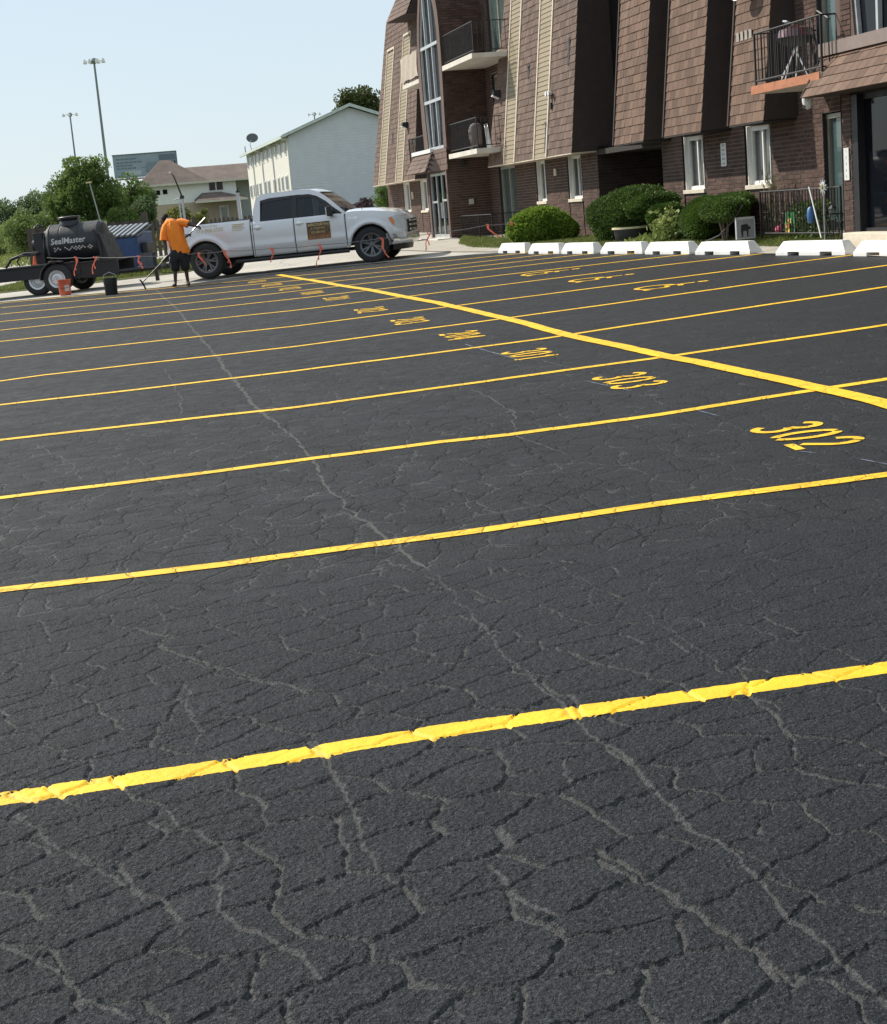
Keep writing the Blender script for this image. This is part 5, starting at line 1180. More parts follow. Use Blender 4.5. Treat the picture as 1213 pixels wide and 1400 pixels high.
# ------------------------------------------------------------------ dumpster and its enclosure
D = thing('dumpster', 'blue dumpster with ribbed lid and pale notice behind the trailer', 'dumpster', (-8.75, 46.0, T(-8.75, 46)), -.12)
b = MB(); b.hexa([(-.95, -.6, .12), (.78, -.6, .12), (.78, .7, .12), (-.95, .7, .12), (-.98, -.72, 1.08), (.80, -.72, 1.08), (.80, .8, 1.22), (-.98, .8, 1.22)]); child(D, b, 'bin', mat('blue_dumpster', (.03, .07, .19), .5, var=.25, scale=4, bump=.2), bevel=.02)
b = MB(); b.box(.80, .98, -.45, .35, .62, .90); b.box(-.9, .75, -.5, .5, 0, .12); child(D, b, 'side_pocket', M_BLACKP, bevel=.02)
for i in range(11):
    b = MB(); x = -.95 + i * .16; b.hexa([(x, -.78, 1.12), (x + .085, -.78, 1.12), (x + .085, .78, 1.42), (x, .78, 1.42), (x, -.78, 1.16), (x + .085, -.78, 1.16), (x + .085, .78, 1.46), (x, .78, 1.46)]); child(D, b, 'lid_rib', mat('lid_reflection_grey', (.20, .215, .23), .3, var=.1) if i == 0 else bpy.data.materials['lid_reflection_grey'])  # grey put into the ribs for reflections on the black lid
b = MB(); b.hexa([(-.98, -.76, 1.09), (.82, -.76, 1.09), (.82, .8, 1.38), (-.98, .8, 1.38), (-.98, -.76, 1.11), (.82, -.76, 1.11), (.82, .8, 1.40), (-.98, .8, 1.40)]); child(D, b, 'lid', M_BLACKP)
b = MB(); b.hexa([(-.50, -.74, .50), (-.24, -.74, .50), (-.24, -.70, .50), (-.50, -.70, .50), (-.50, -.76, .92), (-.24, -.76, .92), (-.24, -.70, .92), (-.50, -.70, .92)]); child(D, b, 'notice', mat('pale_blue_notice', (.25, .52, .62), .6, var=.1))
FE = thing('board_fence', 'weathered dark brown board fence around the dumpster', 'fence', (-12.4, 50.5, T(-12, 50)), .0)
wm = [mat('dark_board%d' % i, c, .9, var=.3, scale=3, bump=.5) for i, c in enumerate([(.075, .06, .05), (.095, .078, .065), (.06, .048, .04)])]
for m_, nm in zip(wm, ('dark_board', 'mid_board', 'old_board')): m_.name = nm
bdm = MB().box(-.068, .068, -.01, .01, 0, 1.62).mesh('board')
for i in range(26):
    me = bdm.copy() if i < 3 else None
    if me: me.materials.append(wm[i]); wm[i]['k'] = 1; (globals().setdefault('BM_', [])).append(me)
    o = link('board', BM_[i % 3], None, FE); o.location = (i * .142, random.uniform(-.006, .006), random.uniform(-.02, .02))
b = MB(); b.box(0, 3.6, .012, .05, .3, .38); b.box(0, 3.6, .012, .05, 1.3, 1.38); child(FE, b, 'fence_rail', wm[2])
b = MB(); b.box(3.62, 3.80, -.05, .1, 0, 1.85); child(FE, b, 'post', wm[1])
sgn = MB().box(-.16, .16, -.012, .0, -.20, .20).build('notice_board', mat('pale_notice', (.58, .58, .50), .7, var=.12)); sgn.location = (-10.05, 50.46, T(-12, 50) + 1.46)
tag(sgn, 'small pale notice fixed on the dark board fence above the dumpster', 'sign')
def picket_fence(label, x0, x1, y, zt, hgt, w=.09, sp=.135, m_=None, hat=False, y1=None):
    y1 = y if y1 is None else y1
    F_ = thing('picket_fence', label, 'fence', (x0, y, 0)); L = x1 - x0; n = int(L / sp)
    pk = MB(); pk.prism([(-w / 2, zt - hgt), (w / 2, zt - hgt), (w / 2, zt - .05), (0, zt + .03), (-w / 2, zt - .05)], -.01, .01, 'y'); me = pk.mesh('picket'); me.materials.append(m_)
    for i in range(n): o = link('picket', me, None, F_); o.location = (i * sp, (y1 - y) * i / n, random.uniform(-.03, .03))
    r = MB()
    for z in (zt - .25, zt - hgt + .3): r.hexa([(0, .012, z), (L, y1 - y + .012, z), (L, y1 - y + .05, z), (0, .05, z), (0, .012, z + .08), (L, y1 - y + .012, z + .08), (L, y1 - y + .05, z + .08), (0, .05, z + .08)])
    r.build('fence_rail', m_, F_); return F_
picket_fence('weathered wooden picket fence between the dumpster and the man', -10.1, -8.0, 58, 2.0, 1.3, m_=wm[1], w=.13, sp=.19)
picket_fence('dark picket fence showing over the truck bed', -9.9, -6.2, 70, 1.93, 1.2, m_=wm[0], w=.12, sp=.19)

# ------------------------------------------------------------------ vegetation
def leaf_mesh(name, pts, nrm, size, m_, parent=None, aspect=.55, up=.0, seed=1):
    """one small folded leaf per point"""
    g_ = np.random.default_rng(seed); n = len(pts); pts = np.asarray(pts, float)
    a = g_.normal(size=(n, 3)); a += np.asarray(nrm) * .5; a[:, 2] += up; a /= np.linalg.norm(a, axis=1)[:, None]
    b = np.cross(a, g_.normal(size=(n, 3))); b /= np.linalg.norm(b, axis=1)[:, None]
    L = size * g_.uniform(.6, 1.35, n)[:, None]; Wd = L * aspect
    v = np.stack([pts - a * 0, pts + a * L * .5 + b * Wd * .5, pts + a * L, pts + a * L * .5 - b * Wd * .5], 1).reshape(-1, 3)
    me = bpy.data.meshes.new(name); me.vertices.add(4 * n); me.vertices.foreach_set('co', v.astype(np.float32).ravel())
    me.loops.add(4 * n); me.loops.foreach_set('vertex_index', np.arange(4 * n, dtype=np.int32))
    me.polygons.add(n); me.polygons.foreach_set('loop_start', np.arange(0, 4 * n, 4, dtype=np.int32)); me.update(calc_edges=True)
    return link(name, me, m_, parent)
def clump_points(c, rad, n, K, seed, cr=.33, zmin=None, hollow=.55):
    g_ = np.random.default_rng(seed); c = np.array(c); rad = np.array(rad)
    d_ = g_.normal(size=(K, 3)); d_ /= np.linalg.norm(d_, axis=1)[:, None]; rr = g_.uniform(hollow, 1.0, K)[:, None]
    cc = c + d_ * rr * rad * (1 - cr * .6); cs = g_.uniform(.55, 1.25, K) * cr
    idx = g_.integers(0, K, n); e = g_.normal(size=(n, 3)); e /= np.linalg.norm(e, axis=1)[:, None]; r_ = g_.uniform(.35, 1, n)[:, None] ** .5
    p = cc[idx] + e * r_ * cs[idx][:, None] * rad.mean() * np.array([1, 1, .8])
    if zmin is not None: k_ = p[:, 2] > zmin; p, e = p[k_], e[k_]
    return p, e, cc
def tree(name, label, cat, x, y, z0, ztop, rx, ry, n, leaf, m_, K=46, group=None, zc=None, seed=1, zlow=None, trunk=.16, cr=.33, multi=1):
    t = thing(name, label, cat, (0, 0, 0), 0, group)
    zl = z0 + (ztop - z0) * .22 if zlow is None else zlow; cz = (ztop + zl) / 2; rz = (ztop - zl) / 2
    p, e, cc = clump_points((x, y, cz), (rx, ry, rz), n, K, seed, cr=cr, zmin=z0 + .05)
    leaf_mesh('crown', p, e, leaf, m_, t, seed=seed, up=.25)
    tb = MB(); rr = random.Random(seed)
    for q in range(multi):
        ox = (q - (multi - 1) / 2) * rx * .25
        tb.tube([(x + ox * .3, y, z0 - .1), (x + ox * .7 + rr.gauss(0, .04) * rz, y, z0 + (cz - z0) * .5), (x + ox + rr.gauss(0, .06) * rz, y, cz + rz * .3)], trunk, 7, trunk * .4)
    for i in rr.sample(range(K), min(K, 16)):
        q = cc[i]; s_ = (x, y, min(q[2] - .05 * rz, z0 + (cz - z0) * rr.uniform(.4, 1.0))); mid = ((s_[0] + q[0]) / 2, (s_[1] + q[1]) / 2, (s_[2] + q[2]) / 2 + .06 * rz)
        tb.tube([s_, mid, tuple(q)], trunk * .42, 5, trunk * .1)
    tb.build('trunk', M_BARK, t, fix=False); return t
tree('broadleaf_tree', 'tall broad green tree in front of the light poles behind the trailer', 'tree', -17.6, 85, .9, 6.05, 2.25, 1.9, 30000, .15, M_LEAF_TREE, K=80, seed=3, zlow=.9, cr=.27)
for i, (x, y, zt, rx, sd_, lb) in enumerate([(-44.5, 152, 6.0, 3.8, 11, 'leftmost tree of the distant dark green line'), (-39.5, 149, 6.3, 3.0, 12, 'rounded tree second from the left in the distant line'), (-36.0, 151, 6.9, 2.8, 13, 'distant dark tree rising just left of the tall tree'), (-32.5, 148, 7.0, 2.6, 14, 'distant dark tree partly behind the tall tree'), (-50, 155, 6.2, 4, 15, 'dark tree beyond the left edge of the distant line')]):
    tree('distant_tree', lb, 'tree', x, y, 1.0, zt, rx, 2.4, 9000, .24, M_LEAF_FAR, K=50, group='distant tree line', seed=sd_, zlow=1.0)
for i, (x, y, zt, rx, sd_, lb) in enumerate([(-17.3, 97, 5.2, 1.3, 21, 'dark green tree just right of the tall tree'), (-17.2, 99, 4.9, 1.0, 22, 'dark green tree below the billboard'), (-18.6, 96, 4.6, 1.4, 23, 'dark tree hidden low behind the tall tree'), (-16.3, 95, 4.1, .7, 24, 'small dark tree against the corner of the pale house')]):
    tree('background_tree', lb, 'tree', x, y, 1.1, zt, rx, 1.3, 9000, .17, M_LEAF_FAR if i else M_LEAF_TREE, K=44, group='trees left of the pale house', seed=sd_, zlow=1.0)
tree('overgrown_shrub', 'pale green overgrown shrub at the foot of the tall tree', 'shrub', -20.4, 84, .8, 3.3, 1.8, 1.2, 11000, .14, M_LEAF_PALE, K=44, seed=31, zlow=.7)
tree('overgrown_shrub', 'pale green shrub left of the tall tree in front of the dark line', 'shrub', -24.6, 100, .9, 3.4, 2.2, 1.2, 10000, .17, M_LEAF_PALE, K=44, seed=32, zlow=.8)
tree('overgrown_shrub', 'low green shrub behind the black tank', 'shrub', -17.6, 82, .8, 2.5, 2.6, 1.2, 12000, .13, M_LEAF_TREE, K=44, seed=33, zlow=.7)
tree('overgrown_shrub', 'low dark shrub behind the dumpster fence', 'shrub', -15.6, 83, .8, 3.0, 1.4, 1.2, 12000, .13, M_LEAF_TREE, K=44, seed=34, zlow=.7)
tree('roof_tree', 'green tree rising behind the gable of the blue grey house', 'tree', -3.6, 131, 1, 12.1, 2.9, 2.0, 15000, .24, foliage('olive_leaves', (.045, .07, .02), (.12, .13, .035), .3, None, .4), K=60, seed=41, zlow=7.0, trunk=.3)
tree('corner_tree', 'light green small tree at the far corner of the apartment block', 'tree', -1.35, 73, .9, 3.15, .75, .8, 8000, .08, M_LEAF_TREE, K=36, seed=42, zlow=.9, trunk=.05)
tree('purple_shrub', 'dark purple leaved shrub beside the blue grey house', 'shrub', -2.35, 70, .9, 2.35, .65, .6, 6000, .08, M_LEAF_PURP, K=30, seed=43, zlow=.8, trunk=.03)
tree('yard_shrub', 'thin yellowish green shrub behind the orange shirt', 'shrub', -9.3, 62, .9, 2.55, .55, .5, 2600, .10, foliage('yard_leaves', (.09, .12, .03), (.22, .22, .06), .35, None, 1), K=30, seed=44, zlow=1.3, trunk=.02, multi=3)
tree('yard_shrub', 'thin yellowish shrub behind the truck bed post', 'shrub', -8.4, 61.5, .9, 2.45, .35, .4, 1500, .10, bpy.data.materials['yard_leaves'], K=22, seed=45, zlow=1.3, trunk=.02, multi=2)
# tall reeds at the left edge
def reed_pt():
    x = random.uniform(-31.5, -25.0); y = random.uniform(108, 113); return x, y, T(x, y)
scatter_grass('tall_grass', reed_pt, 12000, .9, 1.9, foliage('reed_leaves', (.09, .13, .035), (.19, .22, .07), .35, (.30, .27, .13), .8), .05, .16)

def trimmed(name, label, cat, c, r, n, m_, leaf=.045, z0=None, parent=None, seed=1, lump=.15, box=False, group=None, part='foliage', trunk=None, solid=.86):
    """clipped evergreen: dense leaves over a lumpy dome with a solid twiggy heart"""
    t = parent or thing(name, label, cat, (0, 0, 0), 0, group)
    g_ = np.random.default_rng(seed); c = np.array(c, float); r = np.array(r, float)
    d_ = g_.normal(size=(n, 3)); d_ /= np.linalg.norm(d_, axis=1)[:, None]; zb = z0 if z0 is not None else c[2] - r[2]
    fr_ = g_.normal(size=(7, 3)) * 2.6; ph = g_.uniform(0, 6, 7)
    def lumpf(dd): return 1 + lump * sum(np.sin(dd @ fr_[i] + ph[i]) for i in range(7)) / 3.0
    pw = .62 if box else 1.0
    def shape(dd):
        q = np.sign(dd) * np.abs(dd) ** pw; q = q / (np.linalg.norm(q, axis=1)[:, None] if not box else np.abs(q).max(axis=1)[:, None] ** .5); return q * lumpf(dd)[:, None]
    p = c + shape(d_) * r * g_.triangular(.90, 1.0, 1.08, n)[:, None]; k_ = p[:, 2] > zb; p, e = p[k_], d_[k_]
    leaf_mesh(part, p, e, leaf, m_, t, seed=seed, up=.15)
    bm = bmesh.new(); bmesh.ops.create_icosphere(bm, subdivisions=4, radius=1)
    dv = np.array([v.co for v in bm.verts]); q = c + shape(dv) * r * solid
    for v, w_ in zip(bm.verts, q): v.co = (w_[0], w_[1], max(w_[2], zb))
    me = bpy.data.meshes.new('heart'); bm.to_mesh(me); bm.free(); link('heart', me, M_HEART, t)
    return t
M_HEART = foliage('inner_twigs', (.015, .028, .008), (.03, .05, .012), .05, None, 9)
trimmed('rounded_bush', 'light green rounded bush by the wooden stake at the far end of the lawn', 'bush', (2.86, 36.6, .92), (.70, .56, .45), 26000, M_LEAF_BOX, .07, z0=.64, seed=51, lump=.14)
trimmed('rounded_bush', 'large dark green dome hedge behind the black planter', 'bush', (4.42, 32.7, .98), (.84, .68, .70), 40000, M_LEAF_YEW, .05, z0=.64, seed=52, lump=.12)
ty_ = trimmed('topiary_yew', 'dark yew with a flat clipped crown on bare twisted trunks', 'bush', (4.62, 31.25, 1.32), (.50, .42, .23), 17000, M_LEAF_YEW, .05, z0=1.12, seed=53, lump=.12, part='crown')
tb = MB()
for i, (dx, dy, bx) in enumerate([(-.22, 0, -.03), (-.08, .1, 0), (.12, -.05, .03), (.26, .08, .05)]):
    tb.tube([(4.74 + bx, 31.2, .60), (4.72 + bx + dx * .3, 31.2 + dy * .5, .82), (4.66 + dx * .8, 31.2 + dy, 1.02), (4.62 + dx * 1.2, 31.22 + dy, 1.22)], .026, 6, .014)
tb.build('trunk', mat('grey_bark', (.14, .11, .09), .9, var=.3, scale=20, bump=.6), ty_, fix=False)
q = W(6.0, .75); trimmed('small_yew', 'small ball shaped yew beside the variegated leaves', 'bush', (q[0], q[1], 1.10), (.27, .27, .22), 8000, M_LEAF_YEW, .045, z0=.70, seed=54)
q = W(4.45, .60); sy = trimmed('spreading_yew', 'wide dark yew under the window with a rising flat top', 'bush', (q[0], q[1], 1.02), (.42, 1.05, .34), 32000, M_LEAF_YEW, .05, z0=.64, seed=55, lump=.10, box=False)
q = W(3.7, .35); trimmed('', '', '', (q[0], q[1], 1.32), (.30, .95, .12), 11000, M_LEAF_YEW, .05, parent=sy, seed=56)
q = W(2.95, .85); s2 = trimmed('spreading_yew', 'flat topped yew on bent trunks beside the patio railing', 'bush', (q[0], q[1], 1.17), (.34, .82, .19), 22000, M_LEAF_YEW, .05, z0=1.0, seed=57, part='crown')
tb = MB()
for dx, dy in ((-.2, -.3), (-.05, .1), (.1, .35), (.02, -.1)): tb.tube([(q[0] - .02 + dx * .2, q[1] + dy * .25, .6), (q[0] + dx * .6, q[1] + dy * .6, .85), (q[0] + dx, q[1] + dy, 1.12)], .028, 6, .015)
tb.build('trunk', bpy.data.materials['grey_bark'], s2, fix=False)
q = W(5.45, .95); g_ = np.random.default_rng(5); n = 900; p = np.array([q[0], q[1], .66]) + g_.normal(size=(n, 3)) * np.array([.13, .2, .0]) + np.abs(g_.normal(size=(n, 1))) * np.array([0, 0, .28]); v_ = leaf_mesh('variegated_plant', p[p[:, 2] < 1.25], np.zeros((int((p[:, 2] < 1.25).sum()), 3)), .10, M_LEAF_HOSTA, None, seed=8, up=.2)
tag(v_, 'pale variegated upright plant between the ball yew and the spreading yew', 'plant')
q = W(5.9, 1.25); n = 320; p = np.array([q[0], q[1], .62]) + g_.normal(size=(n, 3)) * np.array([.14, .22, .02]); v_ = leaf_mesh('hosta', p, np.zeros((n, 3)), .15, M_LEAF_HOSTA, None, seed=9, up=.9)
tag(v_, 'low variegated hosta on the grass in front of the yews', 'plant')

# ------------------------------------------------------------------ far houses
SC = 1.25
HS = thing('pale_house', 'pale sided house with reddish hip roof, tan brick base and porch', 'house', (-25.6, 150, 1.2), math.radians(12))
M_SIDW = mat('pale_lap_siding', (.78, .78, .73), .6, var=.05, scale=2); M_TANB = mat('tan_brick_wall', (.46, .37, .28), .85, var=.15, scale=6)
M_ROOFR = mat('red_brown_roof', (.135, .102, .086), .9, var=.4, scale=.9, bump=.4); M_FASC = mat('pale_fascia', (.55, .52, .44), .6)
def lap(x0, x1, y, z0, z1, mb, h_=.2, side=False):
    z = z0
    while z < z1 - .01:
        zz = min(z + h_, z1); mb.add([(x0, y - .02, z), (x1, y - .02, z), (x1, y - .004, zz), (x0, y - .004, zz), (x0, y, z), (x1, y, z)], [(0, 1, 2, 3), (0, 4, 5, 1)]); z += h_
b = MB(); b.box(0, 8.7, 0, 9, 0, 2.75); child(HS, b, 'brick_base', M_TANB)
b = MB(); b.box(0, 8.7, -.0, 9, 2.75, 4.62); lap(0, 8.7, 0, 2.75, 4.62, b); child(HS, b, 'wall', M_SIDW, fix=False)
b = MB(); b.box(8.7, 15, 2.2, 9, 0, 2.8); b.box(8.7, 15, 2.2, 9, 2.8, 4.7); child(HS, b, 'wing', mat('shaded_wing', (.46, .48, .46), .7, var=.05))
b = MB(); b.hexa([(-.6, -.6, 4.6), (6.2, -.6, 4.6), (6.2, 9.4, 4.6), (-.6, 9.4, 4.6), (2.0, 3.2, 6.95), (2.9, 3.2, 6.95), (2.9, 5, 6.95), (2.0, 5, 6.95)]); b.hexa([(2, -.6, 4.6), (15.5, -.6 + 0, 4.6), (15.5, 9.4, 4.6), (2, 9.4, 4.6), (2, 3.8, 6.15), (15.5, 3.8, 6.15), (15.5, 4.2, 6.15), (2, 4.2, 6.15)]); child(HS, b, 'roof', M_ROOFR)
b = MB(); b.box(-.65, 15.5, -.7, -.58, 4.45, 4.64); b.box(-.65, -.55, -.6, 9.4, 4.45, 4.64); child(HS, b, 'gutter', M_FASC)
for x, z, w_, h_ in [(.50, 3.68, .45, .42), (1.12, 3.68, .40, .42), (1.78, 3.70, .42, .44)] + [(6.15, 3.72, .58, .95), (6.85, 3.72, .58, .95)]:
    f = MB(); f.box(x - .07, x + w_ + .07, -.06, -.01, z - .07, z + h_ + .07); ff = f.build('window', M_WHITE, HS); MB().box(x, x + w_, -.085, -.061, z, z + h_).build('pane', M_GLASSD, ff)
b = MB(); b.hexa([(4.6, -2.6, 2.72), (9.4, -2.6, 2.72), (9.4, .05, 2.95), (4.6, .05, 2.95), (5.4, -.9, 3.45), (7.2, -.9, 3.45), (7.2, 0, 3.55), (5.4, 0, 3.55)]); child(HS, b, 'porch_roof', M_ROOFR)
b = MB(); b.box(4.55, 9.45, -2.68, -2.55, 2.60, 2.76); child(HS, b, 'porch_gutter', M_FASC)
b = MB(); b.box(8.35, 8.75, -2.5, -2.1, 0, 2.65); child(HS, b, 'porch_column', mat('stone_column', (.36, .26, .19), .85))
b = MB(); b.box(6.9, 7.75, -.08, -.01, 0.1, 2.25); dd_ = child(HS, b, 'door', M_WHITE); MB().box(7.03, 7.62, -.10, -.081, .3, 2.12).build('pane', M_GLASSG, dd_)
b = MB(); b.box(3.35, 3.5, 3.6, 3.75, 6.2, 6.9); child(HS, b, 'vent_pipe', M_BLACKP)

BH = thing('blue_grey_house', 'long two storey house with white front and blue grey gable wall', 'house', (-6.95, 90, 0), BANG)
M_SIDB = mat('blue_grey_siding', (.60, .62, .655), .65, var=.06, scale=2); M_SIDWH = mat('white_front_siding', (.66, .64, .58), .6, var=.05)
b = MB(); b.box(0, 20.8, -7.3, 0, .6, 6.22); child(BH, b, 'wall', M_SIDWH)
b = MB()
z = .6
while z < 7.5:
    zz = min(z + .16, 7.5)
    def ext(q): return (0, -7.3) if q <= 6.22 else ((-(q - 6.22) / 1.33 * 3.6), -7.3 + (q - 6.22) / 1.33 * 3.7)
    (a0, a1), (c0, c1) = ext(z), ext(zz)
    if a0 - a1 > .1: b.add([(-.04, a0, z), (-.04, a1, z), (-.018, c1, zz), (-.018, c0, zz), (0, a0, z), (0, a1, z)], [(0, 1, 2, 3), (0, 4, 5, 1)])
    z += .16
child(BH, b, 'gable_siding', M_SIDB, fix=False)
b = MB(); b.prism([(0, 6.2), (-7.3, 6.2), (-3.6, 7.54)], .0, 20.8, 'x'); child(BH, b, 'attic', M_SIDB)
b = MB()
b.hexa([(-.35, .38, 6.14), (21.1, .38, 6.14), (21.1, -3.6, 7.62), (-.35, -3.6, 7.62), (-.35, .38, 6.26), (21.1, .38, 6.26), (21.1, -3.6, 7.74), (-.35, -3.6, 7.74)]); b.hexa([(-.35, -7.6, 6.14), (21.1, -7.6, 6.14), (21.1, -3.6, 7.62), (-.35, -3.6, 7.62), (-.35, -7.6, 6.26), (21.1, -7.6, 6.26), (21.1, -3.6, 7.74), (-.35, -3.6, 7.74)])
child(BH, b, 'roof', mat('grey_green_roof', (.22, .25, .23), .8, var=.2))
b = MB()
for y0, y1, z0, z1 in ((.40, -3.6, 6.20, 7.68), (-7.62, -3.6, 6.20, 7.68)): b.hexa([(-.40, y0, z0 - .10), (-.34, y0, z0 - .10), (-.34, y1, z1 - .10), (-.40, y1, z1 - .10), (-.40, y0, z0 + .08), (-.34, y0, z0 + .08), (-.34, y1, z1 + .08), (-.40, y1, z1 + .08)])
b.box(-.36, 21.1, .36, .46, 6.08, 6.22); child(BH, b, 'fascia', mat('pale_green_fascia', (.50, .56, .52), .6))
for x in (.06, 7.0, 12.2, 17.0): child(BH, MB().box(x, x + .08, .0, .08, .6, 6.1).box(x, x + .08, .05, .4, 6.0, 6.1), 'downspout', M_WHITE)
for i in range(10):
    x = 1.15 + i * 2.07; f = MB(); f.box(x - .08, x + .60, .0, .04, 5.25, 6.08); ff = f.build('window', M_WHITE, BH); MB().box(x, x + .52, .041, .06, 5.33, 6.0).build('pane', M_GLASSD, ff)
for x, w_ in ((1.5, .8), (3.5, .5), (5.1, .45), (6.8, .9), (9.6, .8), (11.4, .5), (14.0, .8), (15.9, .45), (17.6, .5), (19.2, .8)):
    f = MB(); f.box(x - .08, x + w_ + .08, .0, .04, 3.26, 4.14); ff = f.build('window', M_WHITE, BH); MB().box(x, x + w_, .041, .06, 3.34, 4.06).build('pane', M_GLASSD, ff)
ds = thing('satellite_dish', 'dark satellite dish on the roof edge of the blue grey house', 'satellite dish', (-6.95 + 17.2 * BD.x, 90 + 17.2 * BD.y, 6.35), BANG)
b = MB(); b.tube([(0, 0, 0), (0, .1, .35), (.05, -.05, .75)], .03, 6); child(ds, b, 'mast', M_ALU)
b = MB(); rows = []
for i in range(6): rows.append([(.42 * i / 5 * math.cos(a) * .35, .42 * i / 5 * math.cos(a) * .9 - .1, .85 + .30 * i / 5 * math.sin(a) - .06 * (i / 5) ** 2) for a in np.linspace(0, 2 * PI, 17)[:-1]])
b.grid(rows, closed=True); o = child(ds, b, 'dish', mat('dark_dish', (.10, .11, .12), .5)); so = o.modifiers.new('shell', 'SOLIDIFY'); so.thickness = .02
an = MB(); an.tube([(0, 0, 0), (0, 0, .55)], .03, 6); an.tube([(0, -.2, .4), (0, .2, .55)], .02, 6); o = an.build('roof_antenna', M_BLACK); o.location = (-6.95 + 21.0 * BD.x, 90 + 21.0 * BD.y, 6.25); tag(o, 'little antenna at the far roof corner of the blue grey house', 'antenna')

# billboard and high masts
BBt = thing('billboard', 'faded grey blue billboard above the trees', 'billboard', (-56.3, 336, 0), math.radians(10))
b = MB(); b.box(-6.6, 6.6, 0, .5, 12.9, 17.6); child(BBt, b, 'panel', mat('billboard_print', (.27, .33, .38), .7, var=.12, scale=.5))
b = MB(); b.box(-6.7, 6.7, -.1, .6, 17.55, 17.75); b.box(6.55, 6.7, -.1, .6, 12.9, 17.6); child(BBt, b, 'frame', mat('billboard_frame', (.12, .15, .17), .7))
b = MB(); b.box(-6.6, 6.6, -.9, .9, 12.5, 12.75); child(BBt, b, 'catwalk', mat('rusty_catwalk', (.20, .13, .12), .8))
b = MB(); b.box(-.45, .45, .3, 1.2, 0, 12.6); child(BBt, b, 'post', mat('billboard_post', (.10, .10, .11), .7))
M_BBT = mat('billboard_dark_ink', (.13, .17, .20), .7); M_BBL = mat('billboard_light_ink', (.42, .47, .50), .7)
for i, (w_, z) in enumerate([(4.3, 16.6), (4.6, 15.9), (3.0, 15.3), (3.8, 14.7)]):
    b = MB(); x = -6.0
    while x < -6.0 + w_: l_ = random.uniform(.4, .9); b.box(x, x + l_, -.03, -.01, z, z + .25); x += l_ + .18
    child(BBt, b, 'faded_line', M_BBT)['kind'] = 'stuff'
b = MB(); b.box(-4.4, -1.0, -.03, -.01, 13.3, 14.3); child(BBt, b, 'box', M_BBL)
b = MB(); b.box(.0, 3.4, -.03, -.01, 13.9, 15.3); b.box(.4, 3.0, -.03, -.01, 15.31, 15.8); b.box(-.9, 4.4, -.025, -.01, 14.7, 14.9); b.box(4.6, 6.5, -.03, -.01, 13.7, 16.0); child(BBt, b, 'car_print', mat('billboard_mid_ink', (.20, .245, .28), .7))
child(BBt, MB().box(.1, 3.3, -.035, -.02, 13.7, 13.95), 'dark_print', M_BBT); child(BBt, MB().box(2.9, 6.4, -.03, -.02, 16.0, 17.2), 'dark_print', M_BBT)
for x, y, ht, n, lb in [(-48.7, 254, 28.4, 8, 'tallest high mast light pole behind the big tree'), (-75.8, 360, 28.5, 6, 'thinner high mast light pole left of the tallest one'), (-25.6, 430, 28.6, 6, 'distant mast head just showing over the blue grey roof')]:
    t = thing('light_mast', lb, 'light pole', (x, y, 0), 0, 'high mast lights')
    b = MB(); b.tube([(0, 0, -3), (0, 0, ht)], .30, 10, .16); child(t, b, 'pole', mat('grey_steel', (.20, .23, .24), .6) if x == -48.7 else bpy.data.materials['grey_steel'])
    b = MB(); b.lathe([(.35, ht - .4), (.55, ht), (.4, ht + .35), (.1, ht + .5)], 10)
    child(t, b, 'head', bpy.data.materials['grey_steel'])
    for i in range(n):
        a = PI * (i + .5) / n * 2; sc_ = 1.55 if x > -60 and x < -40 else 1.7; b = MB(); px_, py_ = sc_ * math.cos(a), .7 * math.sin(a); b.tube([(0, 0, ht), (px_, py_, ht)], .06, 4); b.lathe([(.30, -.35), (.20, .05), (.12, .3)], 8, 'z', (px_, py_, ht)); child(t, b, 'floodlight', M_WHITE)

# ------------------------------------------------------------------ rope barrier with ribbons
rp = [(-9.12, 38.6, 1.21), (-8.34, 38.2, 1.16), (-7.82, 37.9, 1.13), (-6.6, 36.95, 1.08), (-5.17, 36.85, 1.04), (-4.53, 36.55, 1.05), (-3.43, 36.4, 1.02), (-2.33, 36.35, 1.01), (-.9, 36.2, 1.04), (.19, 36.2, 1.05), (1.56, 36.3, 1.14), (2.12, 36.3, 1.15), (2.47, 36.3, 1.17)]
RB = thing('rope_barrier', 'thin rope with pink red ribbons strung from the trailer tank to the wooden stake', 'rope barrier')
b = MB(); pts_ = []
for a, c in zip(rp[:-1], rp[1:]):
    for i in range(4): f = i / 4; pts_.append((a[0] + (c[0] - a[0]) * f, a[1] + (c[1] - a[1]) * f, a[2] + (c[2] - a[2]) * f - .02 * math.sin(PI * f)))
pts_.append(rp[-1]); b.tube(pts_, .0075, 5); child(RB, b, 'rope', mat('grey_rope', (.20, .20, .20), .8), fix=False)
M_RIB = mat('pink_red_ribbon', (1.0, .21, .13), .5, var=.12, scale=20)
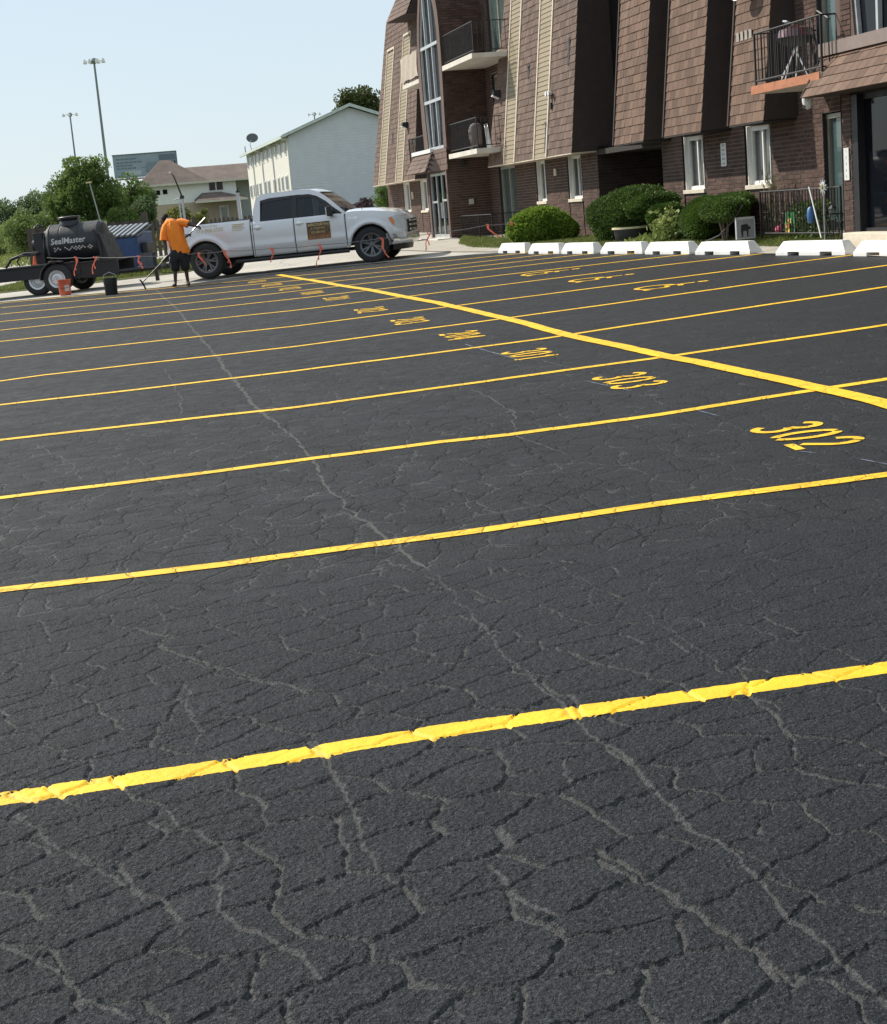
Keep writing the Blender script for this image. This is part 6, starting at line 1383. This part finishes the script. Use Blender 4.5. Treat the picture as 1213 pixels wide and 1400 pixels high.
for i, (j, L, sw) in enumerate([(1, .45, -.06), (2, .40, -.10), (3, .30, .04), (4, .30, .10), (5, .42, .12), (6, .33, -.03), (7, .50, -.10), (8, .46, .13), (9, .38, -.12), (10, .32, .22), (11, .28, .12)]):
    x, y, z = rp[j]; rows = []
    for k_ in range(9):
        f = k_ / 8; tw_ = .3 * math.sin(f * 5 + i); xx = x + sw * f ** 1.5 + (.03 * math.sin(f * 6 + i)); zz = z + .01 - L * f; hw = .015 + .004 * math.sin(f * 7)
        rows.append([(xx - hw * math.cos(tw_), y - .012 - hw * math.sin(tw_), zz), (xx + hw * math.cos(tw_), y - .012 + hw * math.sin(tw_), zz + .01)])
    b = MB(); b.grid(rows); b.tube([(x - .03, y, z + .02), (x + .03, y, z - .03)], .018, 6); rows2 = [[(p_[0] - sw * .6 * (i_ / 8) ** 1.2 + .012, p_[1] + .01, p_[2] + .3 * L * i_ / 8) for p_ in r_] for i_, r_ in enumerate(rows)]; b.grid(rows2); child(RB, b, 'ribbon', M_RIB, fix=False)
b = MB(); b.box(-.018, .018, -.012, .012, -.2, .70); b.box(-.03, .03, -.02, .02, .68, .72); o = b.build('wooden_stake', mat('pale_stake', (.42, .33, .20), .8, var=.2, scale=20)); o.location = (2.47, 36.28, .52); o.rotation_euler = (0, -.02, 0); tag(o, 'pale wooden stake in the grass holding the end of the rope', 'stake')

# ------------------------------------------------------------------ the worker
def skinned(name, verts, edges, radii, m_, parent, root=0, sub=2, disp=0.0):
    me = bpy.data.meshes.new(name + '_cage'); me.from_pydata(verts, edges, []); o = bpy.data.objects.new(name + '_cage', me); COL.objects.link(o)
    o.modifiers.new('skin', 'SKIN').use_smooth_shade = True
    sv = me.skin_vertices[0].data
    for i, r_ in enumerate(radii): sv[i].radius = r_ if isinstance(r_, tuple) else (r_, r_)
    sv[root].use_root = True
    s_ = o.modifiers.new('sub', 'SUBSURF'); s_.levels = sub; s_.render_levels = sub
    bpy.context.view_layer.update()
    m2 = bpy.data.meshes.new_from_object(o.evaluated_get(bpy.context.evaluated_depsgraph_get())); m2.name = name; m2.materials.clear()
    bpy.data.objects.remove(o); bpy.data.meshes.remove(me)
    if disp:
        from mathutils import noise as mn
        nn = [v.normal.copy() for v in m2.vertices]
        for v, nr in zip(m2.vertices, nn):
            c = v.co; v.co = c + nr * disp * (mn.noise(Vector((c.x * 13, c.y * 13, c.z * 4.5))) + .5 * mn.noise(c * 22))
    m2.polygons.foreach_set('use_smooth', [True] * len(m2.polygons)); return link(name, m2, m_, parent)
PX, PY, PZ = -5.40, 35.2, T(-5.40, 35.2)
PS = thing('person', 'man in an orange shirt and black shorts bending over a long wand', 'person', (PX, PY, PZ))
M_SKIN = mat('dark_skin', (.07, .038, .026), .5, var=.1, scale=8); M_SHIRT = mat('orange_shirt', (1.0, .26, .022), .8, var=.06, scale=5, bump=.5, bscale=26, bdist=.02)
M_SHORTS = mat('black_shorts', (.016, .016, .018), .85, var=.3, scale=9, bump=.5, bscale=18, bdist=.02); M_SHOE = mat('black_shoe', (.014, .013, .013), .6, var=.2); M_HAIR = mat('black_hair', (.008, .007, .007), .9, bump=.8, bscale=140)
bv = [(0, .02, .84), (-.01, .05, 1.02), (-.05, .10, 1.22), (-.09, .16, 1.38),            # pelvis, waist, chest, upper chest
      (-.17, .24, 1.48), (-.235, .31, 1.53),                                               # neck, head base
      (-.11, 0, .80), (-.105, .0, .44), (-.135, .0, .09), (-.15, -.10, .045),             # left leg
      (.10, 0, .80), (.125, .02, .44), (.135, .06, .09), (.14, -.04, .045),               # right leg
      (-.235, .12, 1.34), (-.285, .05, 1.00), (-.255, .0, .72), (-.25, -.02, .66),      # left arm
      (.13, .10, 1.42), (.30, .06, 1.35), (.43, .08, 1.30), (.47, .09, 1.29)]          # right arm
be = [(0, 1), (1, 2), (2, 3), (3, 4), (4, 5), (0, 6), (6, 7), (7, 8), (8, 9), (0, 10), (10, 11), (11, 12), (12, 13), (3, 14), (14, 15), (15, 16), (16, 17), (3, 18), (18, 19), (19, 20), (20, 21)]
br = [(.15, .11), (.14, .10), (.16, .11), (.15, .10), .055, .06, .085, .055, .036, .035, .085, .055, .036, .035, .055, .043, .03, .032, .055, .043, .03, .032]
skinned('body', bv, be, br, M_SKIN, PS)
# shirt: torso with short sleeves
def cloth_loft(name, rings, m_, parent, fold=.014, n=40):
    from mathutils import noise as mn
    rows = []
    R_ = []
    for (a, b) in zip(rings[:-1], rings[1:]):
        for i in range(6): f_ = i / 6; R_.append([a[j] + (b[j] - a[j]) * f_ for j in range(5)])
    R_.append(list(rings[-1]))
    for x, y, z, rx, ry in R_:
        row = []
        for j in range(n):
            t = 2 * PI * j / n; d_ = fold * (mn.noise(Vector((math.cos(t) * 3.2, math.sin(t) * 3.2, z * 3.0))) + .7 * mn.noise(Vector((math.cos(t) * 7 + z * 3, math.sin(t) * 7, z * 5 + 4)))) * 1.6
            row.append((x + math.cos(t) * (rx + d_), y + math.sin(t) * (ry + d_), z + .012 * math.sin(3 * t + x * 9)))
        rows.append(row)
    mb = MB(); mb.grid(rows, closed=True); o = mb.build(name, m_, parent, smooth=80); so = o.modifiers.new('cloth', 'SOLIDIFY'); so.thickness = .006; return o
cloth_loft('shirt', [(.045, .03, .735, .215, .155), (.03, .035, .86, .205, .145), (.005, .05, 1.0, .20, .14), (-.02, .07, 1.14, .205, .14), (-.045, .10, 1.27, .215, .14), (-.065, .13, 1.38, .20, .125), (-.085, .15, 1.45, .15, .105), (-.12, .18, 1.50, .075, .07)], M_SHIRT, PS)
for pts_, rr_ in (([(-.13, .15, 1.42), (-.22, .11, 1.33), (-.275, .07, 1.18), (-.292, .045, 1.04)], [.085, .095, .088, .092]), ([(.05, .12, 1.40), (.14, .10, 1.40), (.23, .07, 1.375), (.285, .06, 1.35)], [.09, .095, .085, .086])):
    b = MB(); b.tube(pts_, rr_, 18); b.build('sleeve', M_SHIRT, PS, smooth=60)
skinned('shorts', [(0, .02, .88), (0, .02, .74), (-.10, .0, .62), (-.105, 0, .46), (-.105, 0, .33), (.105, .01, .62), (.12, .02, .46), (.125, .03, .33)], [(0, 1), (1, 2), (2, 3), (3, 4), (1, 5), (5, 6), (6, 7)], [(.19, .14), (.19, .14), .12, .112, .11, .12, .112, .11], M_SHORTS, PS, root=1, disp=.014)
for sx_, x, y in ((-1, -.145, -.02), (1, .137, .04)):
    skinned('shoe', [(x, y + .09, .055), (x + sx_ * .01, y, .05), (x + sx_ * .02, y - .12, .04), (x + sx_ * .022, y - .16, .035)], [(0, 1), (1, 2), (2, 3)], [(.042, .048), (.045, .046), (.046, .035), (.035, .025)], M_SHOE, PS, sub=1)
# head: face turned down and away to the left
hd = bmesh.new(); bmesh.ops.create_uvsphere(hd, u_segments=24, v_segments=16, radius=1)
for v in hd.verts:
    x, y, z = v.co; k_ = 1 - .18 * max(0, -z); v.co = (x * .078 * k_, y * .098 * k_ - (.012 if y < -.6 and -.4 < z < .1 else 0) - (.018 if y < -.9 and abs(x) < .22 and -.25 < z < .15 else 0), z * .115)
for s_ in (-1, 1):
    r_ = bmesh.ops.create_uvsphere(hd, u_segments=8, v_segments=6, radius=1)
    for v in r_['verts']: v.co = (v.co.x * .012 + s_ * .078, v.co.y * .022 + .005, v.co.z * .032)
    r_ = bmesh.ops.create_uvsphere(hd, u_segments=8, v_segments=6, radius=.011)
    for v in r_['verts']: v.co = v.co + Vector((s_ * .03, -.088, .012))
r_ = bmesh.ops.create_cube(hd, size=1)
for v in r_['verts']: v.co = (v.co.x * .045, v.co.y * .01 - .088, v.co.z * .012 - .05)
me = bpy.data.meshes.new('head'); hd.to_mesh(me); hd.free(); me.polygons.foreach_set('use_smooth', [True] * len(me.polygons))
head = link('head', me, M_SKIN, PS); head.location = (-.262, .33, 1.52); head.rotation_euler = (math.radians(-42), math.radians(-18), math.radians(205))
hb = bmesh.new(); bmesh.ops.create_uvsphere(hb, u_segments=24, v_segments=16, radius=1)
for v in list(hb.verts):
    if v.co.z < -.15 or (v.co.y < -.55 and v.co.z < .45): hb.verts.remove(v)
for v in hb.verts: v.co = (v.co.x * .083, v.co.y * .103, v.co.z * .121)
me = bpy.data.meshes.new('hair'); hb.to_mesh(me); hb.free(); me.polygons.foreach_set('use_smooth', [True] * len(me.polygons)); hr = link('hair', me, M_HAIR, head)
so = hr.modifiers.new('shell', 'SOLIDIFY'); so.thickness = .008
# hands with five curled fingers
def hand(c, ax_, grip, s_=1.0):
    c, ax_, grip = Vector(c), Vector(ax_).normalized(), Vector(grip).normalized(); sd = ax_.cross(grip).normalized()
    vs = [tuple(c - ax_ * .045), tuple(c), tuple(c + ax_ * .035)]; es = [(0, 1), (1, 2)]; rs_ = [(.026, .02), (.038, .022), (.036, .02)]
    o = skinned('hand', vs, es, rs_, M_SKIN, PS, sub=1)
    for i, L in enumerate((.070, .080, .074, .058)):
        b0 = c + ax_ * .04 + sd * (-.027 + i * .018); b1 = b0 + ax_ * L * .35 + grip * .012; b2 = b1 + grip * L * .5; b3 = b2 - ax_ * L * .4
        skinned('finger', [tuple(b0 - ax_ * .012), tuple(b1), tuple(b2), tuple(b3)], [(0, 1), (1, 2), (2, 3)], [.010, .0095, .009, .008], M_SKIN, o, sub=1)
    t0 = c - sd * .032 + ax_ * .0; t1 = t0 - sd * .012 + ax_ * .028 + grip * .018; t2 = t1 + ax_ * .012 + grip * .028 + sd * .01
    skinned('thumb', [tuple(t0), tuple(t1), tuple(t2)], [(0, 1), (1, 2)], [.013, .011, .010], M_SKIN, o, sub=1)
hand((-.25, -.03, .645), (.0, -.25, -1), (-.3, -.8, -.2)); hand((.475, .09, 1.285), (.8, .1, -.1), (.0, .5, -.8))
# the wand he holds
WN = thing('spray_wand', 'long black wand with a crosswise nozzle held by the man in orange', 'tool', (PX, PY, PZ))
a, c = Vector((.66, .17, 1.46)), Vector((-.84, -.16, .17))
f = lambda t: tuple(a + (c - a) * t)
b = MB(); b.tube([f(.18), f(1)], .013, 8); child(WN, b, 'shaft', M_BLACK)
b = MB(); b.tube([f(0), f(.2)], .016, 8); child(WN, b, 'grip', M_ALU)
b = MB(); b.tube([(-.89, -.16, .24), (-.84, -.12, .15), (-.79, -.1, .01)], .018, 6); child(WN, b, 'nozzle_bar', M_BLACK)
b = MB(); b.tube([f(.58), f(.68)], .035, 8); b.tube([(-.30, -.15, .60), (-.26, -.18, .50), (-.20, -.18, .49), (-.18, -.15, .58)], .018, 6); child(WN, b, 'trigger', M_BLACKP)
b = MB(); b.tube([(-.3, -.14, .52), (-.42, -.14, .40), (-.36, -.1, .33), (-.2, 0, .33), (.0, .3, .36), (.3, 1.2, .38)], .009, 6); child(WN, b, 'hose', M_BLACKP, smooth=40)

# ------------------------------------------------------------------ things along the building
def at(u, w, z): return W(u, w, z)
# planter
PL = thing('round_planter', 'wide black planter with a pale yellow rim beside the clipped yew', 'planter', (4.27, 31.7, .60))
b = MB(); b.lathe([(.34, 0), (.36, .03), (.40, .30), (.375, .30), (.35, .22), (.02, .22)], 36); child(PL, b, 'tub', M_BLACKP, smooth=35)
b = MB(); b.lathe([(.37, .30), (.43, .30), (.43, .335), (.37, .335)], 36, cap=False); child(PL, b, 'rim', mat('pale_yellow_rim', (.60, .55, .33), .6, var=.1), smooth=35)
b = MB(); b.lathe([(.02, .24), (.35, .22)], 24); child(PL, b, 'soil', M_SOIL)
# litter bin by the entrance
LBN = thing('litter_bin', 'tan stone litter bin with domed lid beside the entrance door', 'litter bin', at(23.35, 2.15, .62), BANG)
b = MB(); b.prism([(-.27, 0), (.27, 0), (.29, .72), (-.29, .72)], -.27, .27, 'y'); child(LBN, b, 'body', mat('exposed_aggregate', (.30, .25, .20), .9, var=.25, scale=25, bump=.8), bevel=.03)
b = MB(); b.hexa([(-.31, -.31, .72), (.31, -.31, .72), (.31, .31, .72), (-.31, .31, .72), (-.08, -.08, .95), (.08, -.08, .95), (.08, .08, .95), (-.08, .08, .95)]); child(LBN, b, 'lid', mat('pale_lid', (.48, .44, .38), .7, var=.15, scale=8), bevel=.03)
# patio railings
PR = thing('patio_railing', 'black metal railing round the near patio', 'railing', (BO.x, BO.y, 0), BANG)
railing(PR, [(1.86, .0), (1.86, .70), (-.95, .70)], .68, 1.44, .095)
PR2 = thing('patio_railing', 'thin black railing in front of the dark brick tower side', 'railing', (BO.x, BO.y, 0), BANG)
railing(PR2, [(20.9, 1.05), (19.2, .98), (18.2, .9), (18.2, .1)], .60, 1.33, .12)
# dog sign
DGS = .55
DG = thing('dog_sign', 'grey framed yard sign with a black dog beside the patio railing', 'sign', at(1.95, .95, .69), .25)
b = MB(); b.box(-.28, .28, -.02, .02, .0, .02); b.box(-.28, -.25, -.02, .02, .02, .38); b.box(.25, .28, -.02, .02, .02, .38); b.box(-.28, .28, -.02, .02, .34, .38); child(DG, b, 'frame', mat('grey_sign_frame', (.42, .44, .46), .5))
b = MB(); b.box(-.25, .25, -.008, .008, .02, .34); child(DG, b, 'board', mat('pale_sign_board', (.26, .275, .29), .6))
b = MB()
for s_ in (-1, 1):
    y = s_ * .012; b.prism([(-.14, .16), (-.13, .25), (.05, .26), (.09, .22), (.15, .20), (.14, .17), (.08, .16), (.07, .04), (.04, .04), (.03, .14), (-.07, .14), (-.09, .04), (-.12, .04)], y - .003, y + .003, 'y')
child(DG, b, 'dog_cutout', M_BLACKP); DG.scale = (.62, 1, .95)
# bright patio things
TY = thing('garden_banner', 'green banner with yellow and red flowers inside the patio railing', 'banner', at(1.28, .45, .69), BANG)
b = MB(); b.grid([[(-.19 + .38 * i / 8, .015 * math.sin(i * 1.6 + j), .04 + .36 * j / 5) for j in range(6)] for i in range(9)]); o = child(TY, b, 'cloth', mat('green_cloth', (.05, .25, .09), .8), fix=False)
k = NT('flower_print'); p = k.n('TexCoord').outputs['Object']; n1 = k.noise(p, 14, 3, .6); k.l(k.mix(k.ramp(n1, .48, .56), (.70, .55, .08), (.75, .14, .08)), k.b.inputs['Base Color'])
b = MB(); b.grid([[(-.05 + .16 * i / 4 + .03 * (j % 2), .02 + .015 * math.sin(i * 1.6 + j), .05 + .24 * j / 5) for j in range(6)] for i in range(5)]); child(TY, b, 'flowers', k.m, fix=False)
b = MB(); b.tube([(-.2, 0, 0), (-.2, 0, .42), (.2, 0, .42), (.2, 0, 0)], .008, 6); child(TY, b, 'stand', M_BLACK)
o = MB().lathe([(.02, -.13), (.05, -.10), (.065, 0), (.05, .10), (.02, .13)], 16).build('blue_bag', mat('blue_plastic', (.05, .15, .36), .45, var=.2, scale=14), smooth=40); o.location = at(-.12, .78, 1.04); tag(o, 'bright blue bag hanging on the near patio railing', 'bag')
o = MB().lathe([(.01, -.07), (.05, -.05), (.07, 0), (.05, .05), (.01, .07)], 14).build('pink_ball', mat('pink_plastic', (.65, .12, .20), .5), smooth=40); o.location = at(1.72, .45, .80); tag(o, 'small pink ball behind the left end of the near patio railing', 'ball')
p0, p1 = at(-.05, .76, 1.47), at(-.60, .86, .70); o = MB().tube([p0, p1], .012, 8).build('white_pole', M_WHITE); tag(o, 'white pole leaning on the near patio railing', 'pole')
SP = thing('sun_spinner', 'silver sun shaped garden spinner with a yellow centre above the patio railing', 'garden ornament', at(-.56, .78, .66), BANG + PI / 2 * 2)
b = MB(); b.tube([(0, 0, 0), (0, 0, .8)], .010, 6); child(SP, b, 'stake', M_ALU)
for i in range(10):
    a = 2 * PI * i / 10 + .2; b = MB(); u_ = Vector((math.cos(a), 0, math.sin(a))); v_ = Vector((-math.sin(a), 0, math.cos(a))); c_ = Vector((0, -.01, .80))
    q = [c_ + u_ * .05 - v_ * .022, c_ + u_ * .05 + v_ * .022, c_ + u_ * .135]; b.add([tuple(x) for x in q] + [tuple(x + Vector((0, .012, 0))) for x in q], [(0, 1, 2), (5, 4, 3), (0, 3, 4, 1), (1, 4, 5, 2), (2, 5, 3, 0)]); child(SP, b, 'ray', M_CHROME if i % 2 else M_ALU)
b = MB(); b.lathe([(.02, -.02), (.07, -.015), (.07, .01), (.02, .015)], 18, 'y', (0, 0, .80)); child(SP, b, 'disc', M_ALU); b = MB(); b.lathe([(.01, -.035), (.035, -.03), (.04, -.01)], 14, 'y', (0, 0, .80)); b.lathe([(.01, .03), (.035, .025), (.04, .01)], 14, 'y', (0, 0, .80)); child(SP, b, 'centre', mat('yellow_glass', (.30, .25, .07), .2))
LN = thing('solar_lantern', 'dark solar lantern on a stake in front of the glass door', 'lantern', at(-.88, .80, .66))
b = MB(); b.tube([(0, 0, 0), (0, 0, .30)], .008, 6); b.lathe([(.07, .47), (.02, .52)], 12); child(LN, b, 'stake', M_BLACK); b = MB(); b.lathe([(.03, .30), (.055, .34), (.055, .46)], 12); child(LN, b, 'glass', M_GLASSG)
FS = thing('folding_stand', 'black crossed leg folding stand at the end of the patio railing', 'stand', at(-1.2, .95, .66), BANG)
b = MB()
for y in (-.1, .1): b.tube([(-.1, y, 0), (.1, y, .40)], .010, 6); b.tube([(.1, y, 0), (-.1, y, .40)], .010, 6)
b.tube([(.1, -.1, .4), (.1, .1, .4)], .01, 6); b.tube([(-.1, -.1, .4), (-.1, .1, .4)], .01, 6); child(FS, b, 'legs', M_BLACK)
q = at(2.15, .30, .66); n = 260; g_ = np.random.default_rng(77); p = np.array(q) + g_.normal(size=(n, 3)) * np.array([.08, .12, 0]) + g_.uniform(0, 1.0, (n, 1)) * np.array([0, 0, .95]); o = leaf_mesh('tall_reeds', p, np.zeros((n, 3)), .16, foliage('dry_reeds', (.10, .11, .05), (.26, .22, .13), .3), None, aspect=.12, seed=3, up=3.0); tag(o, 'tall dry reeds behind the left end of the patio railing', 'plant')
q = at(.9, .30, .66); n = 900; p = np.array(q) + g_.normal(size=(n, 3)) * np.array([.12, .45, .0]) + g_.uniform(0, 1, (n, 1)) ** 1.4 * np.array([0, 0, .55]); o = leaf_mesh('patio_plants', p, np.zeros((n, 3)), .09, M_LEAF_YEW, None, seed=4, up=.3); tag(o, 'dark potted greenery crowded behind the near patio railing', 'plant')
o = MB().tube([at(2.0, .95, 1.25), at(2.3, 1.0, 1.0), at(2.7, 1.1, .76), at(3.3, 1.15, .64)], .012, 6).build('garden_hose', M_BLACKP, smooth=40); tag(o, 'dark hose trailing over the grass left of the patio railing', 'hose')

# wall fixtures: signs, lights, camera, meter, dish, torn shingles
def wall_box(name, label, cat, u, w, z, du, dw, dz, m_, bev=.006):
    o = MB().box(-du / 2, du / 2, 0, dw, -dz / 2, dz / 2).build(name, m_, None, bevel=bev); o.location = at(u, w, z); o.rotation_euler.z = BANG; tag(o, label, cat); return o
def wall_sign(label, u, w, z, du, dz, lines, size):
    t = thing('wall_sign', label, 'sign', at(u, w, z), BANG)
    MB().box(-du / 2, du / 2, .0, .012, -dz / 2, dz / 2).build('plate', mat('white_sign_plate', (.66, .67, .66), .4, var=.04), t, bevel=.004)
    M_I = mat('grey_sign_ink', (.16, .17, .18), .6)
    for i, s_ in enumerate(lines):
        vs, fs = text_shape(s_, size, bold=.001); wd_ = max(v[0] for v in vs); sc_ = min(1, (du * .86) / wd_); mb = MB(); mb.add([(wd_ * sc_ / 2 - v[0] * sc_, .0135, dz * .36 - i * dz * .78 / max(1, len(lines) - 1 if len(lines) > 1 else 1) + v[1]) for v in vs], fs)
        mb.build('lettering', M_I, t, fix=False)
    return t
wall_sign('narrow white rounded sign between the two nearest windows', 4.83, .012, 2.15, .24, .42, ['NO', 'PARK', 'TOW', 'ZONE', '24 HR'], .055)
wall_sign('tall narrow white sign on the brick pier beside the dark entrance', -1.59, .915, 1.76, .15, .46, ['1', '2', '3', '4', '5'], .05)
wall_box('door_bell_box', 'small cream box on the brick between two far windows', 'utility box', 15.05, .012, 2.24, .16, .05, .17, M_TRIM)
wall_box('door_bell_box', 'tiny cream box on the brick at the far end of the building', 'utility box', 31.6, .012, 2.1, .14, .05, .24, M_TRIM)
o = MB().box(-.07, .07, -.05, 0, -.08, .08).build('meter_box', mat('grey_box', (.45, .43, .38), .6), None, bevel=.005); o.location = at(21.34, .61, 1.71); o.rotation_euler.z = BANG - PI / 2; tag(o, 'pale square box on the dark side wall of the stair tower', 'utility box')
def wall_light(label, u, z, lensside=1):
    t = thing('wall_light', label, 'wall light', at(u, mw(z) + .0, z), BANG, 'wall lights')
    MB().box(-.07, .07, 0, .04, -.1, .1).build('back_plate', M_BLACKP, t)
    b = MB(); b.hexa([(-.10, .04, -.10), (.10, .04, -.10), (.10, .22, -.02), (-.10, .22, -.02), (-.10, .04, .10), (.10, .04, .10), (.10, .20, .10), (-.10, .20, .10)]); b.build('housing', M_BLACKP, t)
    b = MB(); b.hexa([(-.09, .06, -.125), (.09, .06, -.125), (.09, .235, -.045), (-.09, .235, -.045), (-.09, .06, -.10), (.09, .06, -.10), (.09, .225, -.02), (-.09, .225, -.02)]); b.build('lens', M_WHITE, t)
wall_light('black wall light with white lens near the left edge of the tan striped panel', 18.25, 4.42); wall_light('black wall light with white lens on the farthest mansard panel', 29.75, 4.40)
FL = thing('twin_floodlight', 'small white twin floodlight on the trim of the tan strip', 'floodlight', at(13.6, mw(4.04) + .03, 4.04), BANG)
for s_ in (-1, 1): MB().lathe([(.02, 0), (.045, .02), (.06, .10)], 12, 'y', (s_ * .10, .02, 0)).build('lamp_head', M_WHITE, FL, smooth=40)
MB().box(-.05, .05, 0, .05, -.05, .03).build('base', M_BLACKP, FL)
o = wall_box('utility_fitting', 'little black fitting below the twin floodlight', 'utility box', 13.56, mw(3.75), 3.75, .07, .06, .16, M_BLACKP)
SCam = thing('security_camera', 'white dome security camera under the near entrance hood', 'security camera', at(-1.15, 1.28, 2.66), BANG)
MB().lathe([(.07, 0), (.08, .05), (.08, .10)], 18).build('mount', M_WHITE, SCam, smooth=40); MB().lathe([(.01, -.07), (.045, -.05), (.065, 0)], 18).build('dome', M_WHITE, SCam, smooth=40); MB().lathe([(.01, 0), (.025, .005), (.025, .02)], 12, 'y', (.0, .045, -.03)).build('lens', M_BLACKP, SCam)
DS2 = thing('satellite_dish', 'white satellite dish at the top of the nearest shingled panel', 'satellite dish', at(2.60, .42, 4.83), BANG)
b = MB(); rows = []
for i in range(6): rows.append([(.26 * i / 5 * math.cos(a), .18 + .05 * (i / 5) ** 2, .22 * i / 5 * math.sin(a)) for a in np.linspace(0, 2 * PI, 21)[:-1]])
b.grid(rows, closed=True); o = child(DS2, b, 'dish', M_WHITE); so = o.modifiers.new('shell', 'SOLIDIFY'); so.thickness = .012
b = MB(); b.tube([(0, -.05, -.2), (0, .1, -.12), (0, .18, 0)], .018, 6); b.tube([(0, .18, -.1), (0, .42, -.12)], .01, 5); child(DS2, b, 'arm', M_ALU)
for u, z, wd_, ht_ in ((15.62, 4.74, .22, .34), (13.95, 3.06, .22, .72), (12.42, 4.87, .16, .62), (32.2, 4.12, .20, .40)):
    g_ = MB(); n = 7; L_, R_ = [], []
    for i in range(n + 1): f = i / n; zz = z + ht_ / 2 - ht_ * f; L_.append((u + wd_ / 2 * (1 - .3 * f) + random.gauss(0, .015), zz)); R_.append((u - wd_ / 2 * (1 - .55 * f) + random.gauss(0, .02), zz))
    g_.grid([[(l_[0], mw(l_[1]) + .021, l_[1]), (r_[0], mw(r_[1]) + .021, r_[1])] for l_, r_ in zip(L_, R_)]); g_.build('torn_hole', M_BLACKP, B, fix=False)
    fl = MB(); fl.add([(u + wd_ / 2, mw(z + ht_ / 2) + .022, z + ht_ / 2), (u - wd_ / 2, mw(z + ht_ / 2) + .022, z + ht_ / 2 - .04), (u + .02, mw(z) + .10, z + ht_ / 2 - .10)], [(0, 1, 2)]); fl.build('torn_flap', M_SIDE, B, fix=False)

# balcony things
GR = thing('covered_grill', 'grill under a grey brown cover on the lower far balcony', 'grill', at(19.75, .75, 3.07), BANG)
skinned('cover', [(0, 0, .05), (0, 0, .35), (.0, 0, .62), (.02, 0, .74)], [(0, 1), (1, 2), (2, 3)], [(.13, .16), (.2, .2), (.24, .2), (.17, .12)], mat('grey_brown_cover', (.20, .16, .15), .7, var=.2, scale=6, bump=.4, bscale=14, bdist=.02), GR, disp=.03)
MB().box(-.15, .15, -.15, .15, 0, .10).build('base', M_BLACKP, GR)
BK = thing('folded_chairs', 'folded white tube chairs at the end of the lower far balcony', 'folding chair', at(18.55, .75, 3.07), BANG)
for i in range(3): b = MB(); x = -.3 + i * .14; b.tube([(x, 0, .0), (x + .02, .05, .55), (x + .08, .05, .62), (x + .12, .02, .5), (x + .10, 0, 0)], .012, 6); child(BK, b, 'tube_frame', M_ALU)
G2 = thing('balcony_grill', 'dark kettle grill with chrome scissor legs on the near balcony', 'grill', at(.50, .62, 3.09), BANG)
b = MB(); b.lathe([(.05, .52), (.24, .60), (.29, .68)], 20); child(G2, b, 'bowl', M_BLACKP, smooth=50); b = MB(); b.lathe([(.295, .68), (.25, .80), (.05, .87)], 20); child(G2, b, 'lid', mat('maroon_enamel', (.10, .03, .035), .25, coat=1), smooth=50)
for a_, b_ in (((-.24, -.1, 0), (.1, .0, .6)), ((.26, -.1, 0), (-.05, .0, .6)), ((0, .22, 0), (.0, .0, .6)), ((.24, .2, 0), (-.1, 0, .58))): child(G2, MB().tube([a_, b_], .012, 6), 'leg', M_CHROME)
for x in (-.22, .25): b = MB(); b.lathe([(.055, -.015), (.07, -.015), (.07, .015), (.055, .015)], 18, 'y', (x, .2, .07), cap=False); child(G2, b, 'wheel', M_BLACKP)
b = MB(); b.tube([(.05, 0, .87), (.08, .1, .93), (.2, .1, .95), (.25, 0, .9)], .016, 6); child(G2, b, 'handle', M_ALU)
SB = thing('stored_bundle', 'pile of dark bags and folded chairs beside the grill on the near balcony', 'bag', at(.18, .28, 3.09), BANG)
skinned('bag', [(0, 0, .05), (.02, 0, .3), (0, .02, .55)], [(0, 1), (1, 2)], [(.18, .16), (.2, .18), (.14, .12)], mat('dark_bag', (.05, .035, .04), .6, bump=.5, bscale=12, bdist=.02), SB, disp=.05)
b = MB(); b.tube([(-.3, .1, .0), (.0, .15, .5), (.25, .1, .92), (.0, .12, 1.02), (-.35, .1, .86)], .016, 6); b.tube([(-.1, .2, .0), (.15, .2, .8)], .016, 6); child(SB, b, 'chair_frame', M_BLACK)
# small litter on the asphalt
for i, (x, y) in enumerate([(-.21, 3.19), (.83, 6.28)]):
    o = MB().lathe([(.001, 0), (.007, .003), (.006, .008), (.001, .010)], 7).build('pebble', M_SILL); o.location = (x, y, T(x, y)); tag(o, 'tiny white pebble on the cracked asphalt ' + ('near the bottom of the lot' if i == 0 else 'below stall number 302'), 'pebble')
